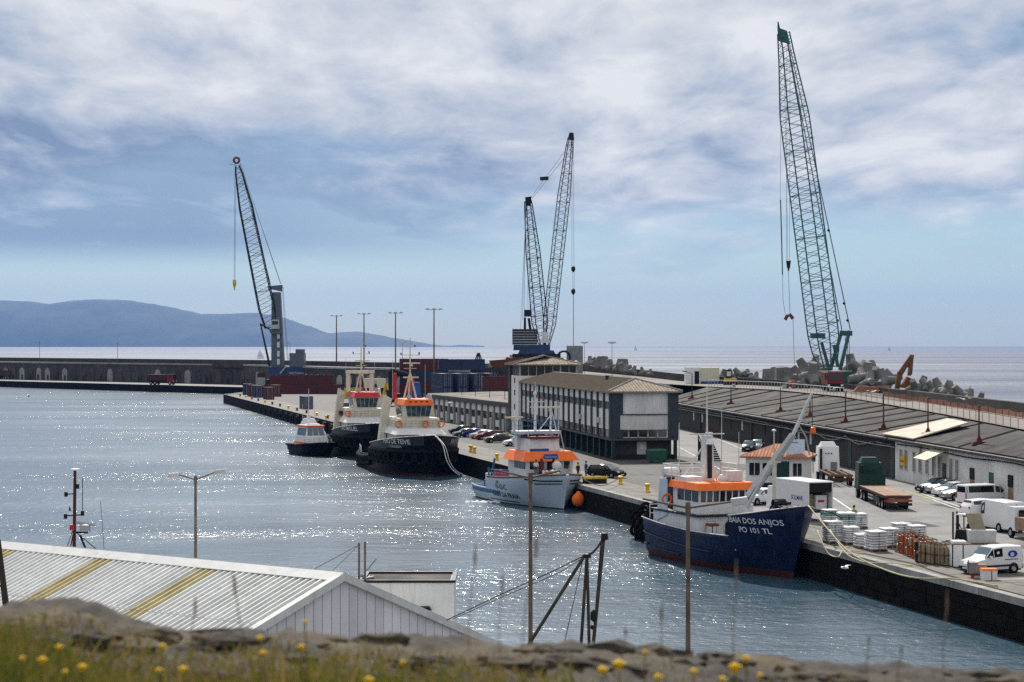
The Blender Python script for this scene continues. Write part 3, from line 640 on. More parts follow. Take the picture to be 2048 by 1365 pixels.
# guard booth with orange roof
bo = thing('guard_booth', 'small white guard booth with orange tiled roof at the quay gate', 'booth', gp(1568, 978)+Vector((0, 4.0, 0)), -.28)
W2, D2 = 3.1, 2.8
B('wall', 'plaster_white', bo, -W2, W2, -D2, D2, .5, 3.3); B('plinth', 'dark_steel', bo, -W2-.04, W2+.04, -D2-.04, D2+.04, 0, .52)
hip(bo, -W2, W2, -D2, D2, 3.3, 4.5, .55, 'tile_orange', .35, False)
for x0, x1 in ((-2.7,-1.6), (-1.3,-.3), (1.9,2.8)): w = B('window', 'glass', bo, x0, x1, -D2-.05, -D2+.1, 1.3, 2.6); B('window_frame', 'white_paint', w, (x0+x1)/2-.03, (x0+x1)/2+.03, -D2-.08, -D2, 1.3, 2.6)
for y0 in (-2, 0): B('window', 'glass', bo, -W2-.05, -W2+.1, y0, y0+1.4, 1.3, 2.6)
B('door', 'truck_green', bo, .2, 1.5, -D2-.06, -D2+.1, .52, 2.8)
bs = thing('sign_board', 'pale blue lettered sign board standing on the guard booth roof', 'sign', gp(1568, 978)+Vector((1.3, .9, 3.35)), 0)
B('board', 'pale_blue_paint', bs, -1.0, 1.0, -.04, .04, .25, 1.75); MB().tube((-.7,.08,0), (-.7,.08,1.7), .04).tube((.7,.08,0), (.7,.08,1.7), .04).obj('posts', 'dark_steel', bs)
MB().box(-.75,-.62,-.07,-.04,1.35,1.5).box(-.6,-.45,-.07,-.04,1.3,1.5).box(-.8,-.45,-.07,-.04,1.5,1.55).box(-.3,.3,-.06,-.04,1.4,1.46).obj('lettering', 'dark_steel', bs)
yp = thing('yellow_gate_post', 'short yellow post standing beside the guard booth door', 'post', gp(1541, 974), 0); MB().tube((0,0,0), (0,0,1.5), .14, n=10).obj('post', 'yellow', yp, smooth=40); MB().tube((0,0,1.5), (0,0,2.6), .04).obj('rod', 'light_grey', yp)
# ================================================================ SHIPS
class Hull:
    def __init__(s, L, Bm, sheer, rake, pw, pd, t0, cst=.15, ts=.25, wlin=.93):
        s.L, s.Bm, s.sh, s.rake, s.pw, s.pd, s.t0, s.cst, s.ts, s.wlin = L, Bm, sheer, rake, pw, pd, t0, cst, ts, wlin
        s.zm = max(z for _, z in sheer)
    def sheer(s, t):
        for (a, b), (c, d) in zip(s.sh, s.sh[1:]):
            if a <= t <= c: return b+(d-b)*((t-a)/(c-a) if c > a else 0)
        return s.sh[-1][1]
    def x(s, t, z): return t*(s.L+s.rake*max(z, -.3))
    def hb(s, t, z):
        zf = max(0, min(1, z/s.zm)); w = s.Bm/2*(s.wlin+(1-s.wlin)*min(1, zf*1.6))
        if z < 0: w *= 1+.25*z
        if t < s.ts: w *= 1-s.cst*(1-t/s.ts)**2*(1.5 if z < .5 else 1)
        if t > s.t0: w *= max(0, 1-((t-s.t0)/(1-s.t0))**(s.pw+(s.pd-s.pw)*zf**.8))
        return w
    def y_at(s, x, z): return s.hb(min(1, x/(s.L+s.rake*max(z, -.3))), z)
    def build(s, parent, mats, boot=.35, nt=44, bulw=.95, stripe=None, deckm='steel_grey', thick=.09):
        ts = sorted(set([i/nt for i in range(nt+1)]+[a for a, _ in s.sh]+[.985, .995]))
        low = [-.9, -.3, boot-.02, boot]
        for sgn, nm in ((-1, 'starboard'), (1, 'port')):
            pass
        m = MB()
        for sgn in (-1, 1):
            rows = []
            for t in ts:
                sh = s.sheer(t); zs = low+[boot+(sh-boot)*k/7 for k in range(1, 8)]
                rows.append([(s.x(t, z), sgn*s.hb(t, z), z) for z in zs])
            base = len(m.v); nc = len(rows[0])
            m.v += [p for r in rows for p in r]
            for i in range(len(rows)-1):
                for j in range(nc-1):
                    m.f.append((base+i*nc+j, base+(i+1)*nc+j, base+(i+1)*nc+j+1, base+i*nc+j+1)); m.m.append(1 if j < 2 else 0)
        sh = s.sheer(0); zs = low+[boot+(sh-boot)*k/7 for k in range(1, 8)]
        m.grid([[(s.x(0, z), -s.hb(0, z), z) for z in zs], [(s.x(0, z), s.hb(0, z), z) for z in zs]])
        import bmesh
        me = m.mesh('hull', mats, False, False); bm = bmesh.new(); bm.from_mesh(me); bmesh.ops.remove_doubles(bm, verts=bm.verts, dist=.002); bmesh.ops.recalc_face_normals(bm, faces=bm.faces); bm.to_mesh(me); bm.free()
        me.polygons.foreach_set('use_smooth', [True]*len(me.polygons)); me.set_sharp_from_angle(angle=math.radians(38))
        h = link('hull', me, parent); so_ = h.modifiers.new('plate', 'SOLIDIFY'); so_.thickness = thick; so_.offset = -1
        d = MB(); rows = []
        for t in ts:
            z = s.sheer(t)-bulw; rows.append([(s.x(t, z), -s.hb(t, z)*.985, z), (s.x(t, z), s.hb(t, z)*.985, z)])
        d.grid(rows); d.obj('deck', deckm, parent, fix=False)
        return h
    def line(s, name, m, parent, t0, t1, zf, r, side=-1, n=48, dy=.07):
        pts = []
        for i in range(n+1):
            t = t0+(t1-t0)*i/n; z = zf(t); pts.append((s.x(t, z), side*(s.hb(t, z)+dy), z))
        return MB().path(pts, r, 6).obj(name, m, parent, smooth=True)
    def band(s, name, m, parent, t0, t1, za, zb, side=-1, n=20, dy=.015):
        rows = []
        for i in range(n+1):
            t = t0+(t1-t0)*i/n; rows.append([(s.x(t, z), side*(s.hb(t, z)+dy), z) for z in (za(t), (za(t)+zb(t))/2, zb(t))])
        return MB().grid(rows).obj(name, m, parent, smooth=True, fix=False)
    def text(s, txt, m, parent, xc, z, size, side=-1, sx=1.0, dy=.03):
        me = text_mesh(txt, size)
        for v in me.vertices:
            X = xc+(v.co.x*sx if side < 0 else -v.co.x*sx); Z = z+v.co.y
            v.co = (X, side*(s.y_at(X, Z)+dy), Z)
        me.materials.append(M[m]); return link('lettering', me, parent)
def text_mesh(txt, size):
    c = bpy.data.curves.new('txt', 'FONT'); c.body = txt; c.size = size; c.align_x = 'CENTER'; c.offset = .012*size; c.resolution_u = 3
    o = bpy.data.objects.new('txt', c); COL.objects.link(o); dg = bpy.context.evaluated_depsgraph_get(); dg.update()
    me = bpy.data.meshes.new_from_object(o.evaluated_get(dg)); bpy.data.objects.remove(o); me.materials.clear(); return me
def flat_text(txt, size, m, parent, loc, rot=(math.pi/2, 0, 0), name='lettering'):
    me = text_mesh(txt, size); me.materials.append(M[m]); o = link(name, me, parent, loc); o.rotation_euler = rot; return o
def ship(name, label, su, sv, bu, bv):
    a, b = uv(su, sv, 0), uv(bu, bv, 0); d = b-a
    r = thing(name, label, 'ship', a, math.atan2(d.y, d.x)); r['_L'] = d.length; return r, d.length
def loc(root, p):
    Mx = Matrix.Translation(root.location) @ Matrix.Rotation(root.rotation_euler.z, 4, 'Z'); return Mx.inverted() @ Vector(p)
def rail(parent, pts, h=1.0, r=.03, m='white_paint', step=1.2, rows=3, name='railing'):
    mb = MB()
    for a, b in zip(pts, pts[1:]):
        a, b = Vector(a), Vector(b); n = max(1, int((b-a).length/step))
        for k in range(n+1): p = a+(b-a)*k/n; mb.tube(p, p+Vector((0,0,h)), r, n=4)
        for k in range(rows): z = Vector((0,0,h*(k+1)/rows)); mb.tube(a+z, b+z, r, n=4)
    return mb.obj(name, m, parent)
def windows_x(parent, x, y0, y1, z0, z1, n, gap=.18, lean=0, fr='white_paint'):   # row of panes on a face that looks forward
    w = (y1-y0)/n
    for k in range(n):
        a, b = y0+k*w+gap/2, y0+(k+1)*w-gap/2
        o = MB().hexa([(x,a,z0), (x+.05,a,z0), (x+.05,b,z0), (x,b,z0), (x+lean,a,z1), (x+.05+lean,a,z1), (x+.05+lean,b,z1), (x+lean,b,z1)]).obj('window', 'glass', parent)
def windows_y(parent, y, side, x0, x1, z0, z1, n, gap=.25):
    w = (x1-x0)/n
    for k in range(n): B('window', 'glass', parent, x0+k*w+gap/2, x0+(k+1)*w-gap/2, min(y, y+side*.05), max(y, y+side*.05), z0, z1)
def lifebuoy(parent, c, ax='x', r=.38):
    MB().torus(c, r, .09, ax, 16, 6).obj('lifebuoy', 'orange_paint', parent, smooth=True)
def radar(parent, c, L, ang, m='awning_cream'):
    o = MB().box(-L/2, L/2, -.12, .12, .35, .55).tube((0,0,0), (0,0,.36), .22, .16, 8).obj('radar', m, parent); o.location = c; o.rotation_euler.z = ang

# ---------------------------------------------------------------- blue cargo ship
bs_, L = ship('cargo_ship', 'dark blue coaster with orange wheelhouse visor and white crane jib moored at the quay', 21.2, -3.9, 1.2, -1.25)
hb_ = Hull(L, 7.2, [(0,3.15), (.2,2.95), (.45,2.8), (.73,2.9), (.731,4.5), (.85,4.9), (1,5.6)], .36, 1.6, 4.6, .40, .1, .25, .86)
hb_.build(bs_, ['hull_blue', 'boot_red'], .55, bulw=1.05)
rub = lambda t: 1.95-.55*math.sin(min(1, t/.62)*math.pi*.5)
hb_.line('rubbing_strake', 'hull_blue', bs_, .005, .62, rub, .09); hb_.line('rubbing_strake', 'hull_blue', bs_, .1, .36, lambda t: .8-.3*t, .07); hb_.line('rubbing_strake', 'hull_blue', bs_, 0, .04, lambda t: .95, .08)
hb_.line('bulwark_cap', 'light_grey', bs_, .735, .995, lambda t: hb_.sheer(t)+.02, .05); hb_.line('bulwark_cap', 'light_grey', bs_, .0, .728, lambda t: hb_.sheer(t)+.02, .05)
hb_.line('bulwark_cap', 'light_grey', bs_, .735, .995, lambda t: hb_.sheer(t)+.02, .05, 1)
MB().box(15.75, 15.85, -2.6, 2.6, 1.8, 4.3).obj('forecastle_bulkhead', 'white_paint', bs_)
hb_.text('BAIA DOS ANJOS', 'white_paint', bs_, 18.35, 4.05, .6, -1, 1.0); hb_.text('PO 101 TL', 'white_paint', bs_, 18.3, 3.35, .58, -1, 1.05)
hb_.text('BAIA DOS ANJOS', 'light_grey', bs_, 18.8, 4.0, .5, 1, .7); hb_.text('PO 101 TL', 'light_grey', bs_, 18.6, 3.4, .5, 1, .7)
dh = MB().box(1.2, 9.6, -2.75, 2.75, 1.5, 3.9).obj('deckhouse', 'white_paint', bs_)
MB().box(1.0, 9.9, -2.95, 2.95, 3.86, 4.0).obj('boat_deck', 'dark_steel', bs_)
for y, m in ((-1.4, 'white_paint'), (.3, 'dark_opening')):
    o = MB().prism([(-.42,0),(.42,0),(.42,1.45),(.3,1.65),(0,1.72),(-.3,1.65),(-.42,1.45)], 0, .06, 'x').obj('door', m, dh); o.location = (9.6, y-.2, 1.75)
    f = MB(); pts = [(0,-.5,0),(0,-.5,1.5),(0,-.32,1.75),(0,.32,1.75),(0,.5,1.5),(0,.5,0)]; f.path(pts, .04, 4); o2 = f.obj('door_frame', 'light_grey', o); o2.location = (.03, 0, 0)
wh = MB().hexa([(4.2,-2.35,4.0), (9.0,-2.35,4.0), (9.0,2.35,4.0), (4.2,2.35,4.0), (4.2,-2.35,6.3), (9.15,-2.35,6.3), (9.15,2.35,6.3), (4.2,2.35,6.3)]).obj('wheelhouse', 'white_paint', bs_)
windows_x(wh, 9.06, -2.3, 2.3, 5.0, 5.85, 8, .16, .06); windows_y(wh, -2.35, -1, 5.0, 9.0, 5.0, 5.85, 3)
MB().hexa([(3.9,-2.7,5.95), (9.45,-2.7,5.95), (9.45,2.7,5.95), (3.9,2.7,5.95), (4.0,-2.5,6.5), (9.2,-2.5,6.5), (9.2,2.5,6.5), (4.0,2.5,6.5)]).obj('visor', 'orange_paint', wh)
MB().prism([(2.0,3.0),(4.0,3.6),(4.0,6.5),(2.7,6.6)], -2.85, -2.75, 'y').prism([(2.0,3.0),(4.0,3.6),(4.0,6.5),(2.7,6.6)], 2.75, 2.85, 'y').obj('funnel_screen', 'pale_blue_paint', bs_)
B('funnel', 'dark_steel', bs_, 1.3, 2.3, -1.6, -.7, 4, 7.2)
MB().lathe([(0,-.75),(.3,-.72),(.42,-.5),(.42,.5),(.3,.72),(0,.75)], (3.0,-2.0,7.05), 12, 'y').obj('liferaft', 'white_paint', bs_, smooth=40)
rail(bs_, [(3.0,-2.7,6.5), (6.0,-2.6,6.5)], 1.3, .035, rows=3); rail(bs_, [(3.0,-2.6,6.5), (3.0,2.6,6.5), (6.0,2.6,6.5)], 1.3, .035, rows=3); rail(bs_, [(.2,-2.6,3.1),(.1,2.6,3.1)], 1.1, .035)
mast = MB().tbox(5.3,6.2,-.45,.45,6.5,10.2,.12,.1).tube((5.7,0,10.2), (5.7,0,14.2), .08, .04).tube((5.7,-1.6,10.3), (5.7,1.6,10.3), .05).tube((5.7,-.2,9.5), (4.2,-1.6,6.5), .07).tube((5.7,.2,9.5), (4.2,1.6,6.5), .07).obj('mast', 'white_paint', bs_)
B('mast_ladder', 'dark_steel', mast, 6.15, 6.24, -.2, .2, 6.7, 9.4)
MB().tube((6.3,0,9.5), (6.3,0,9.9), .4, .3, 10).box(5.6,6.6,-.08,.08,10.3,10.45).obj('radar', 'white_paint', bs_)
MB().tube((4.8,1.8,6.5), (4.8,1.8,12.5), .035).tube((4.4,-1.9,6.5), (4.4,-1.9,11.2), .035).tube((7.5,2.0,6.5),(7.5,2.0,10.5),.03).obj('whip_antenna', 'light_grey', bs_)
B('deck_box', 'white_paint', bs_, 6.8, 7.8, .9, 2.2, 6.52, 7.35); MB().lathe([(.3,0),(.32,.3),(.15,.55),(0,.6)], (7.6,.4,6.5), 10).obj('dome', 'white_paint', bs_)
B('locker', 'white_paint', bs_, 4.4, 6.5, -2.3, -.7, 6.5, 6.85)
lifebuoy(bs_, (3.95,-2.8,4.9), 'x', .4)
# knuckle crane on the forecastle
base = loc(bs_, at(1497, 1003, 156)); k1 = loc(bs_, at(1586, 870, 155.5)); k2 = loc(bs_, at(1624, 786, 155))
cr = MB().tube((base.x,base.y,1.7), (base.x,base.y,5.2), .42, .36, 12).obj('crane_pedestal', 'white_paint', bs_, smooth=40)
def beam(a, b, w0, w1, name, m, par, h0=None, h1=None):
    a, b = Vector(a), Vector(b); d = (b-a).normalized(); s = d.cross(Vector((0,1,0)) if abs(d.y) < .9 else Vector((1,0,0))).normalized(); t = d.cross(s); h0 = h0 or w0; h1 = h1 or w1
    vs = []
    for c, w, h in ((a, w0, h0), (b, w1, h1)):
        vs += [c-s*h/2-t*w/2, c+s*h/2-t*w/2, c+s*h/2+t*w/2, c-s*h/2+t*w/2]
    return MB().hexa(vs).obj(name, m, par)
jb = beam(base+Vector((0,0,.3)), k1, .5, .4, 'crane_jib', 'light_grey', bs_, .6, .42); beam(k1, k2, .22, .17, 'jib_extension', 'white_paint', jb)
beam(base+Vector((.35,-.3,-.4)), base+(k1-base)*.55+Vector((.4,-.35,.1)), .22, .2, 'jib_ram', 'light_grey', jb)
e = k1+Vector((0,0,.2)); MB().path([k1+Vector((0,0,.1)), k1+Vector((.1,.5,.7)), k1+Vector((.1,1.1,-.2)), k1+Vector((.1,1.4,-1.6))], .07).obj('jib_hose', 'cable_white', jb)
MB().tube(k2, k2+Vector((0,.1,-6.2)), .035).obj('hoist_rope', 'dark_rope', bs_); MB().lathe([(0,.3),(.2,.2),(.22,-.2),(0,-.35)], k2+Vector((0,.1,-2.9)), 8).obj('hook_block', 'orange_paint', bs_)
fm = MB().tube((17.2,0,4.2), (17.2,0,9.2), .16, .1, 10).tube((17.2,0,9.2), (17.2,0,11.0), .05).tube((17.2,-.6,8.6), (17.2,.6,8.6), .05).obj('foremast', 'cream_paint', bs_)
MB().lathe([(0,.15),(.15,.1),(.18,0),(0,0)], (17.2,0,11.0), 8).obj('masthead_light', 'white_paint', fm)
MB().box(18.5,19.8,-.8,.8,4.7,5.4).lathe([(.35,-.5),(.35,.5)], (18.0,0,5.5), 10, 'y').tube((19.2,-.9,4.7),(19.2,-.9,5.8),.16,n=8).obj('windlass', 'dark_steel', bs_)
MB().prism([(16.2,4.0),(17.2,4.2),(17.0,5.5),(16.3,5.4)], .8, 1.6, 'y').obj('winch_cover', 'dark_steel', bs_)
MB().tube((10.5,-1.9,1.8),(10.5,-1.9,3.2),.05).box(10.1,10.9,-2.3,-1.5,3.2,3.4).obj('deck_stand', 'rust', bs_)
B('anchor_pocket', 'dark_steel', bs_, 17.5, 18.2, -1.62, -1.3, 2.8, 3.2)
MB().path([(20.6,.15,5.5), (22.5,2.0,5.1), (21.5,3.5,4.5)], .05).obj('bow_rope', 'dark_rope', bs_)

# ---------------------------------------------------------------- white fishing vessel
ws, L = ship('fishing_vessel', 'white hulled fishing vessel with orange wheelhouse visor and blue trim', 87.8, -4.1, 66.6, -1.8)
hw_ = Hull(L, 8.0, [(0,1.55), (.14,1.45), (.30,1.5), (.32,2.75), (.55,2.95), (.8,3.35), (1,3.8)], .34, 1.7, 4.4, .42, .12, .25, .86)
hw_.build(ws, ['hull_white', 'boot_red'], .12, bulw=.85, deckm='trim_blue')
hw_.band('blue_stripe', 'trim_blue', ws, .02, .52, lambda t: .85+.15*t, lambda t: 1.3+.15*t); hw_.band('blue_stripe', 'trim_blue', ws, .35, .7, lambda t: .28, lambda t: .42)
hw_.line('rail_cap', 'brown_pole', ws, .33, .995, lambda t: hw_.sheer(t)+.03, .08); hw_.line('rail_cap', 'brown_pole', ws, .33, .995, lambda t: hw_.sheer(t)+.03, .08, 1)
hw_.text('CABO DA PRAIA', 'dark_steel', ws, 12.2, .75, .75, -1, 1.25); hw_.text('H-15-C', 'dark_steel', ws, 11.8, 1.6, .85, -1, 1.25); hw_.text('^^', 'dark_steel', ws, 11.0, 2.0, .8, -1, 1.2)
for sd_ in (-1, 1):
    hw_.band('bow_whisker', 'dark_steel', ws, .8, .985, lambda t: 2.9+.5*abs(t-.9)*2, lambda t: 3.05+.55*abs(t-.9)*2, sd_); hw_.band('bow_whisker', 'dark_steel', ws, .86, .985, lambda t: 2.55+.4*(t-.86)*3, lambda t: 2.7+.3*(t-.86)*3, sd_)
w0_ = set(ws.children)
wh = MB().hexa([(6.5,-2.75,1.6), (12.2,-2.75,1.6), (12.2,2.75,1.6), (6.5,2.75,1.6), (6.5,-2.75,5.1), (12.5,-2.75,5.1), (12.5,2.75,5.1), (6.5,2.75,5.1)]).obj('wheelhouse', 'white_paint', ws)
windows_x(wh, 12.42, -2.5, 2.5, 3.95, 4.75, 5, .35, .04); windows_y(wh, -2.75, -1, 8.5, 12.3, 3.95, 4.7, 3)
B('front_door', 'blue_paint', wh, 12.2, 12.4, -.6, 1.2, 1.6, 3.3)
MB().hexa([(6.2,-3.35,4.85), (13.0,-3.35,4.85), (13.0,3.35,4.85), (6.2,3.35,4.85), (6.4,-2.7,5.85), (12.2,-2.7,5.85), (12.2,2.7,5.85), (6.4,2.7,5.85)]).obj('visor', 'orange_paint', wh)
nb = MB().prism([(-.75,5.0),(.75,5.0),(.9,5.25),(.75,5.6),(-.75,5.6),(-.9,5.25)], 12.75, 12.85, 'x').obj('name_board', 'blue_paint', wh); nb.rotation_euler.y = 0
flat_text('CABO DA PRAIA', .2, 'white_paint', nb, (12.87, 0, 5.22), (math.pi/2, 0, math.pi/2))
B('roof_screen', 'blue_paint', wh, 11.5, 11.7, -2.0, .2, 5.86, 6.15)
w1_ = set(ws.children)
up_ = MB().tbox(7.6,10.8,-1.9,1.9,5.86,7.2,.3,.25).obj('upper_bridge', 'white_paint', ws); B('upper_cap', 'dark_red', up_, 7.8, 10.9, -1.7, 1.7, 7.2, 7.45)
w2_ = set(ws.children)
MB().box(7.0,7.8,-2.2,-1.5,6.7,8.6).box(7.0,7.8,1.5,2.2,5.86,8.6).hexa([(6.8,-2.5,8.6),(9.2,-2.5,8.6),(9.2,2.5,8.6),(6.8,2.5,8.6),(6.8,-2.6,8.95),(9.3,-2.6,8.95),(9.3,2.6,8.95),(6.8,2.6,8.95)]).obj('mast_platform', 'pale_blue_paint', ws)
rail(ws, [(9.2,-2.5,8.95), (9.2,2.4,8.95), (6.9,2.4,8.95)], 1.2, .035, 'trim_blue', 1.0, 2); rail(ws, [(6.9,-2.5,8.95), (9.2,-2.5,8.95)], 1.2, .035, 'trim_blue', 1.0, 2)
mt = MB().tube((8.6,-.3,8.9), (8.6,-.3,13.4), .16, .1, 8).tube((8.6,-1.1,12.2), (8.6,.8,12.2), .04).tube((8.6,-.9,11.6), (8.6,.6,11.6), .05).tube((8.6,-.3,13.3),(8.6,-.3,14.4),.04).obj('mast', 'white_paint', ws)
MB().lathe([(0,.25),(.2,.15),(.2,-.1),(0,-.15)], (8.6,-.3,13.1), 8).obj('masthead_light', 'lamp_lens', mt); B('pennant', 'red_paint', mt, 8.58, 8.6, .55, .75, 12.3, 12.7)
radar(ws, (8.0,-2.6,10.0), 2.1, math.pi/2+.0); radar(ws, (8.4,1.6,11.1), 2.5, math.pi/2+.06)
MB().tube((8.0,-2.6,8.9), (8.0,-2.6,10.1), .1).tube((8.4,1.6,8.9), (8.4,1.7,11.2), .1).tube((8.4,.2,8.95), (8.4,1.6,10.6), .06).tube((8.5,2.3,8.9),(8.4,1.8,11),.06).obj('radar_post', 'white_paint', ws)
MB().tube((7.2,3.0,5.9), (7.2,3.0,12.3), .04).tube((6.9,3.2,5.9), (6.9,3.2,11.3), .035).tube((9.5,-1.5,8.9),(9.9,-1.3,5.9),.06).tube((9.4,2.4,8.9),(10.4,2.7,5.9),.06).obj('whip_antenna', 'light_grey', ws)
for o in set(ws.children)-w0_: o.location += Vector((2.6, .75, -.95 if o not in w2_ else 0))
MB().lathe([(0,0),(.35,.05),(.55,.25),(.5,.6),(.2,.75),(0,.78)], (15.7,1.2,4.35), 12, 'x').obj('searchlight', 'white_paint', ws, smooth=True)
rail(ws, [(15.8,2.9,3.3), (11.0,3.35,2.9), (7.5,3.4,2.9)], 1.1, .04, 'light_grey', .6, 2)
rail(ws, [(8,-3.7,2.8), (13.5,-3.5,3.0)], .8, .04, 'trim_blue', .8, 2)
MB().tube((4.0,-2.4,1.2), (4.0,-2.4,2.9), .55, n=14).obj('net_drum', 'white_paint', ws, smooth=40); MB().tube((4.0,-2.4,1.0), (4.0,-2.4,1.6), .58, n=14).obj('drum_base', 'dark_steel', ws)
B('stern_locker', 'blue_paint', ws, 1.2, 3.2, -2.2, -.6, .7, 2.0)
for k, (x, y, z, m) in enumerate(((6.2,-2.2,1.6,'red_paint'), (6.0,-1.2,1.6,'dark_red'), (6.9,-3.0,2.0,'red_paint'))): MB().tbox(x,x+.9,y,y+.9,z,z+1.5,.05,.05).obj('fish_bin', m, ws)
MB().tube((5.2,-2.9,1.2),(7.6,-3.1,4.8),.12).tube((5.2,-2.9,1.2),(4.6,-2.8,3.6),.12).obj('boat_davit', 'trim_blue', ws)
for k in range(40):
    a = R.uniform(15.2, 19.2); y = R.uniform(-2.4, 2.4)*max(.2, 1-(a-12)/8); s_ = R.uniform(.18, .42)
    MB().lathe([(0,s_),(s_*.8,s_*.6),(s_,0),(s_*.7,-s_*.6),(0,-s_)], (a, y, 3.0+.1*(a-15)+R.uniform(0,.5)), 7).obj('net_float', R.choice(('gas_beige','dark_steel','rope','sack_white','red_paint','teal','dark_rope')), ws)
for k in range(7): MB().tube((15.4+k*.4, -2.2+.2*k, 3.2), (15.8+k*.45, 1.9-.25*k, 3.7+.06*k), .1, n=6).obj('spar', R.choice(('brown_pole','light_grey','rope')), ws)
MB().tube((15.3,-.7,3.0),(15.7,-.5,5.2),.06).prism([(-.5,3.8),(-.2,3.9),(-.25,5.0),(-.45,5.2)], 15.6, 15.66, 'x').obj('furled_flag', 'dark_red', ws)
T('outrigger', 'dark_steel', ws, (15.6,.2,3.6), (16.0,.9,5.1), .12)
# discharge water at the stern quarter
mat('foam', (.8,.82,.84), .6, var=.12, scale=4, bump=.05)
fo = MB()
for k in range(60):
    a = R.uniform(-1, 1); b = R.uniform(-1, 1); s_ = R.uniform(.08, .3); fo.lathe([(s_, -.05), (s_*.7, .05), (0, .09)], (a*2.2, b*.9-.4, .02), 6)
wake = tag(fo.obj('foam_patch', 'foam'), 'white foam patch beside the stern of the white fishing vessel', 'foam', None, 'stuff'); wake.location = gp(972, 1004, 0)
wj = thing('discharge_jet', 'white cooling water jet falling from the fishing vessel side', 'water jet', gp(975, 1000, 0)+Vector((0,1.0,0)))
MB().path([(1.0,.6,1.2),(.6,.2,1.15),(.2,-.1,.8),(0,-.3,.3),(-.05,-.35,0)], .12, 7).obj('jet', 'foam', wj, smooth=True)

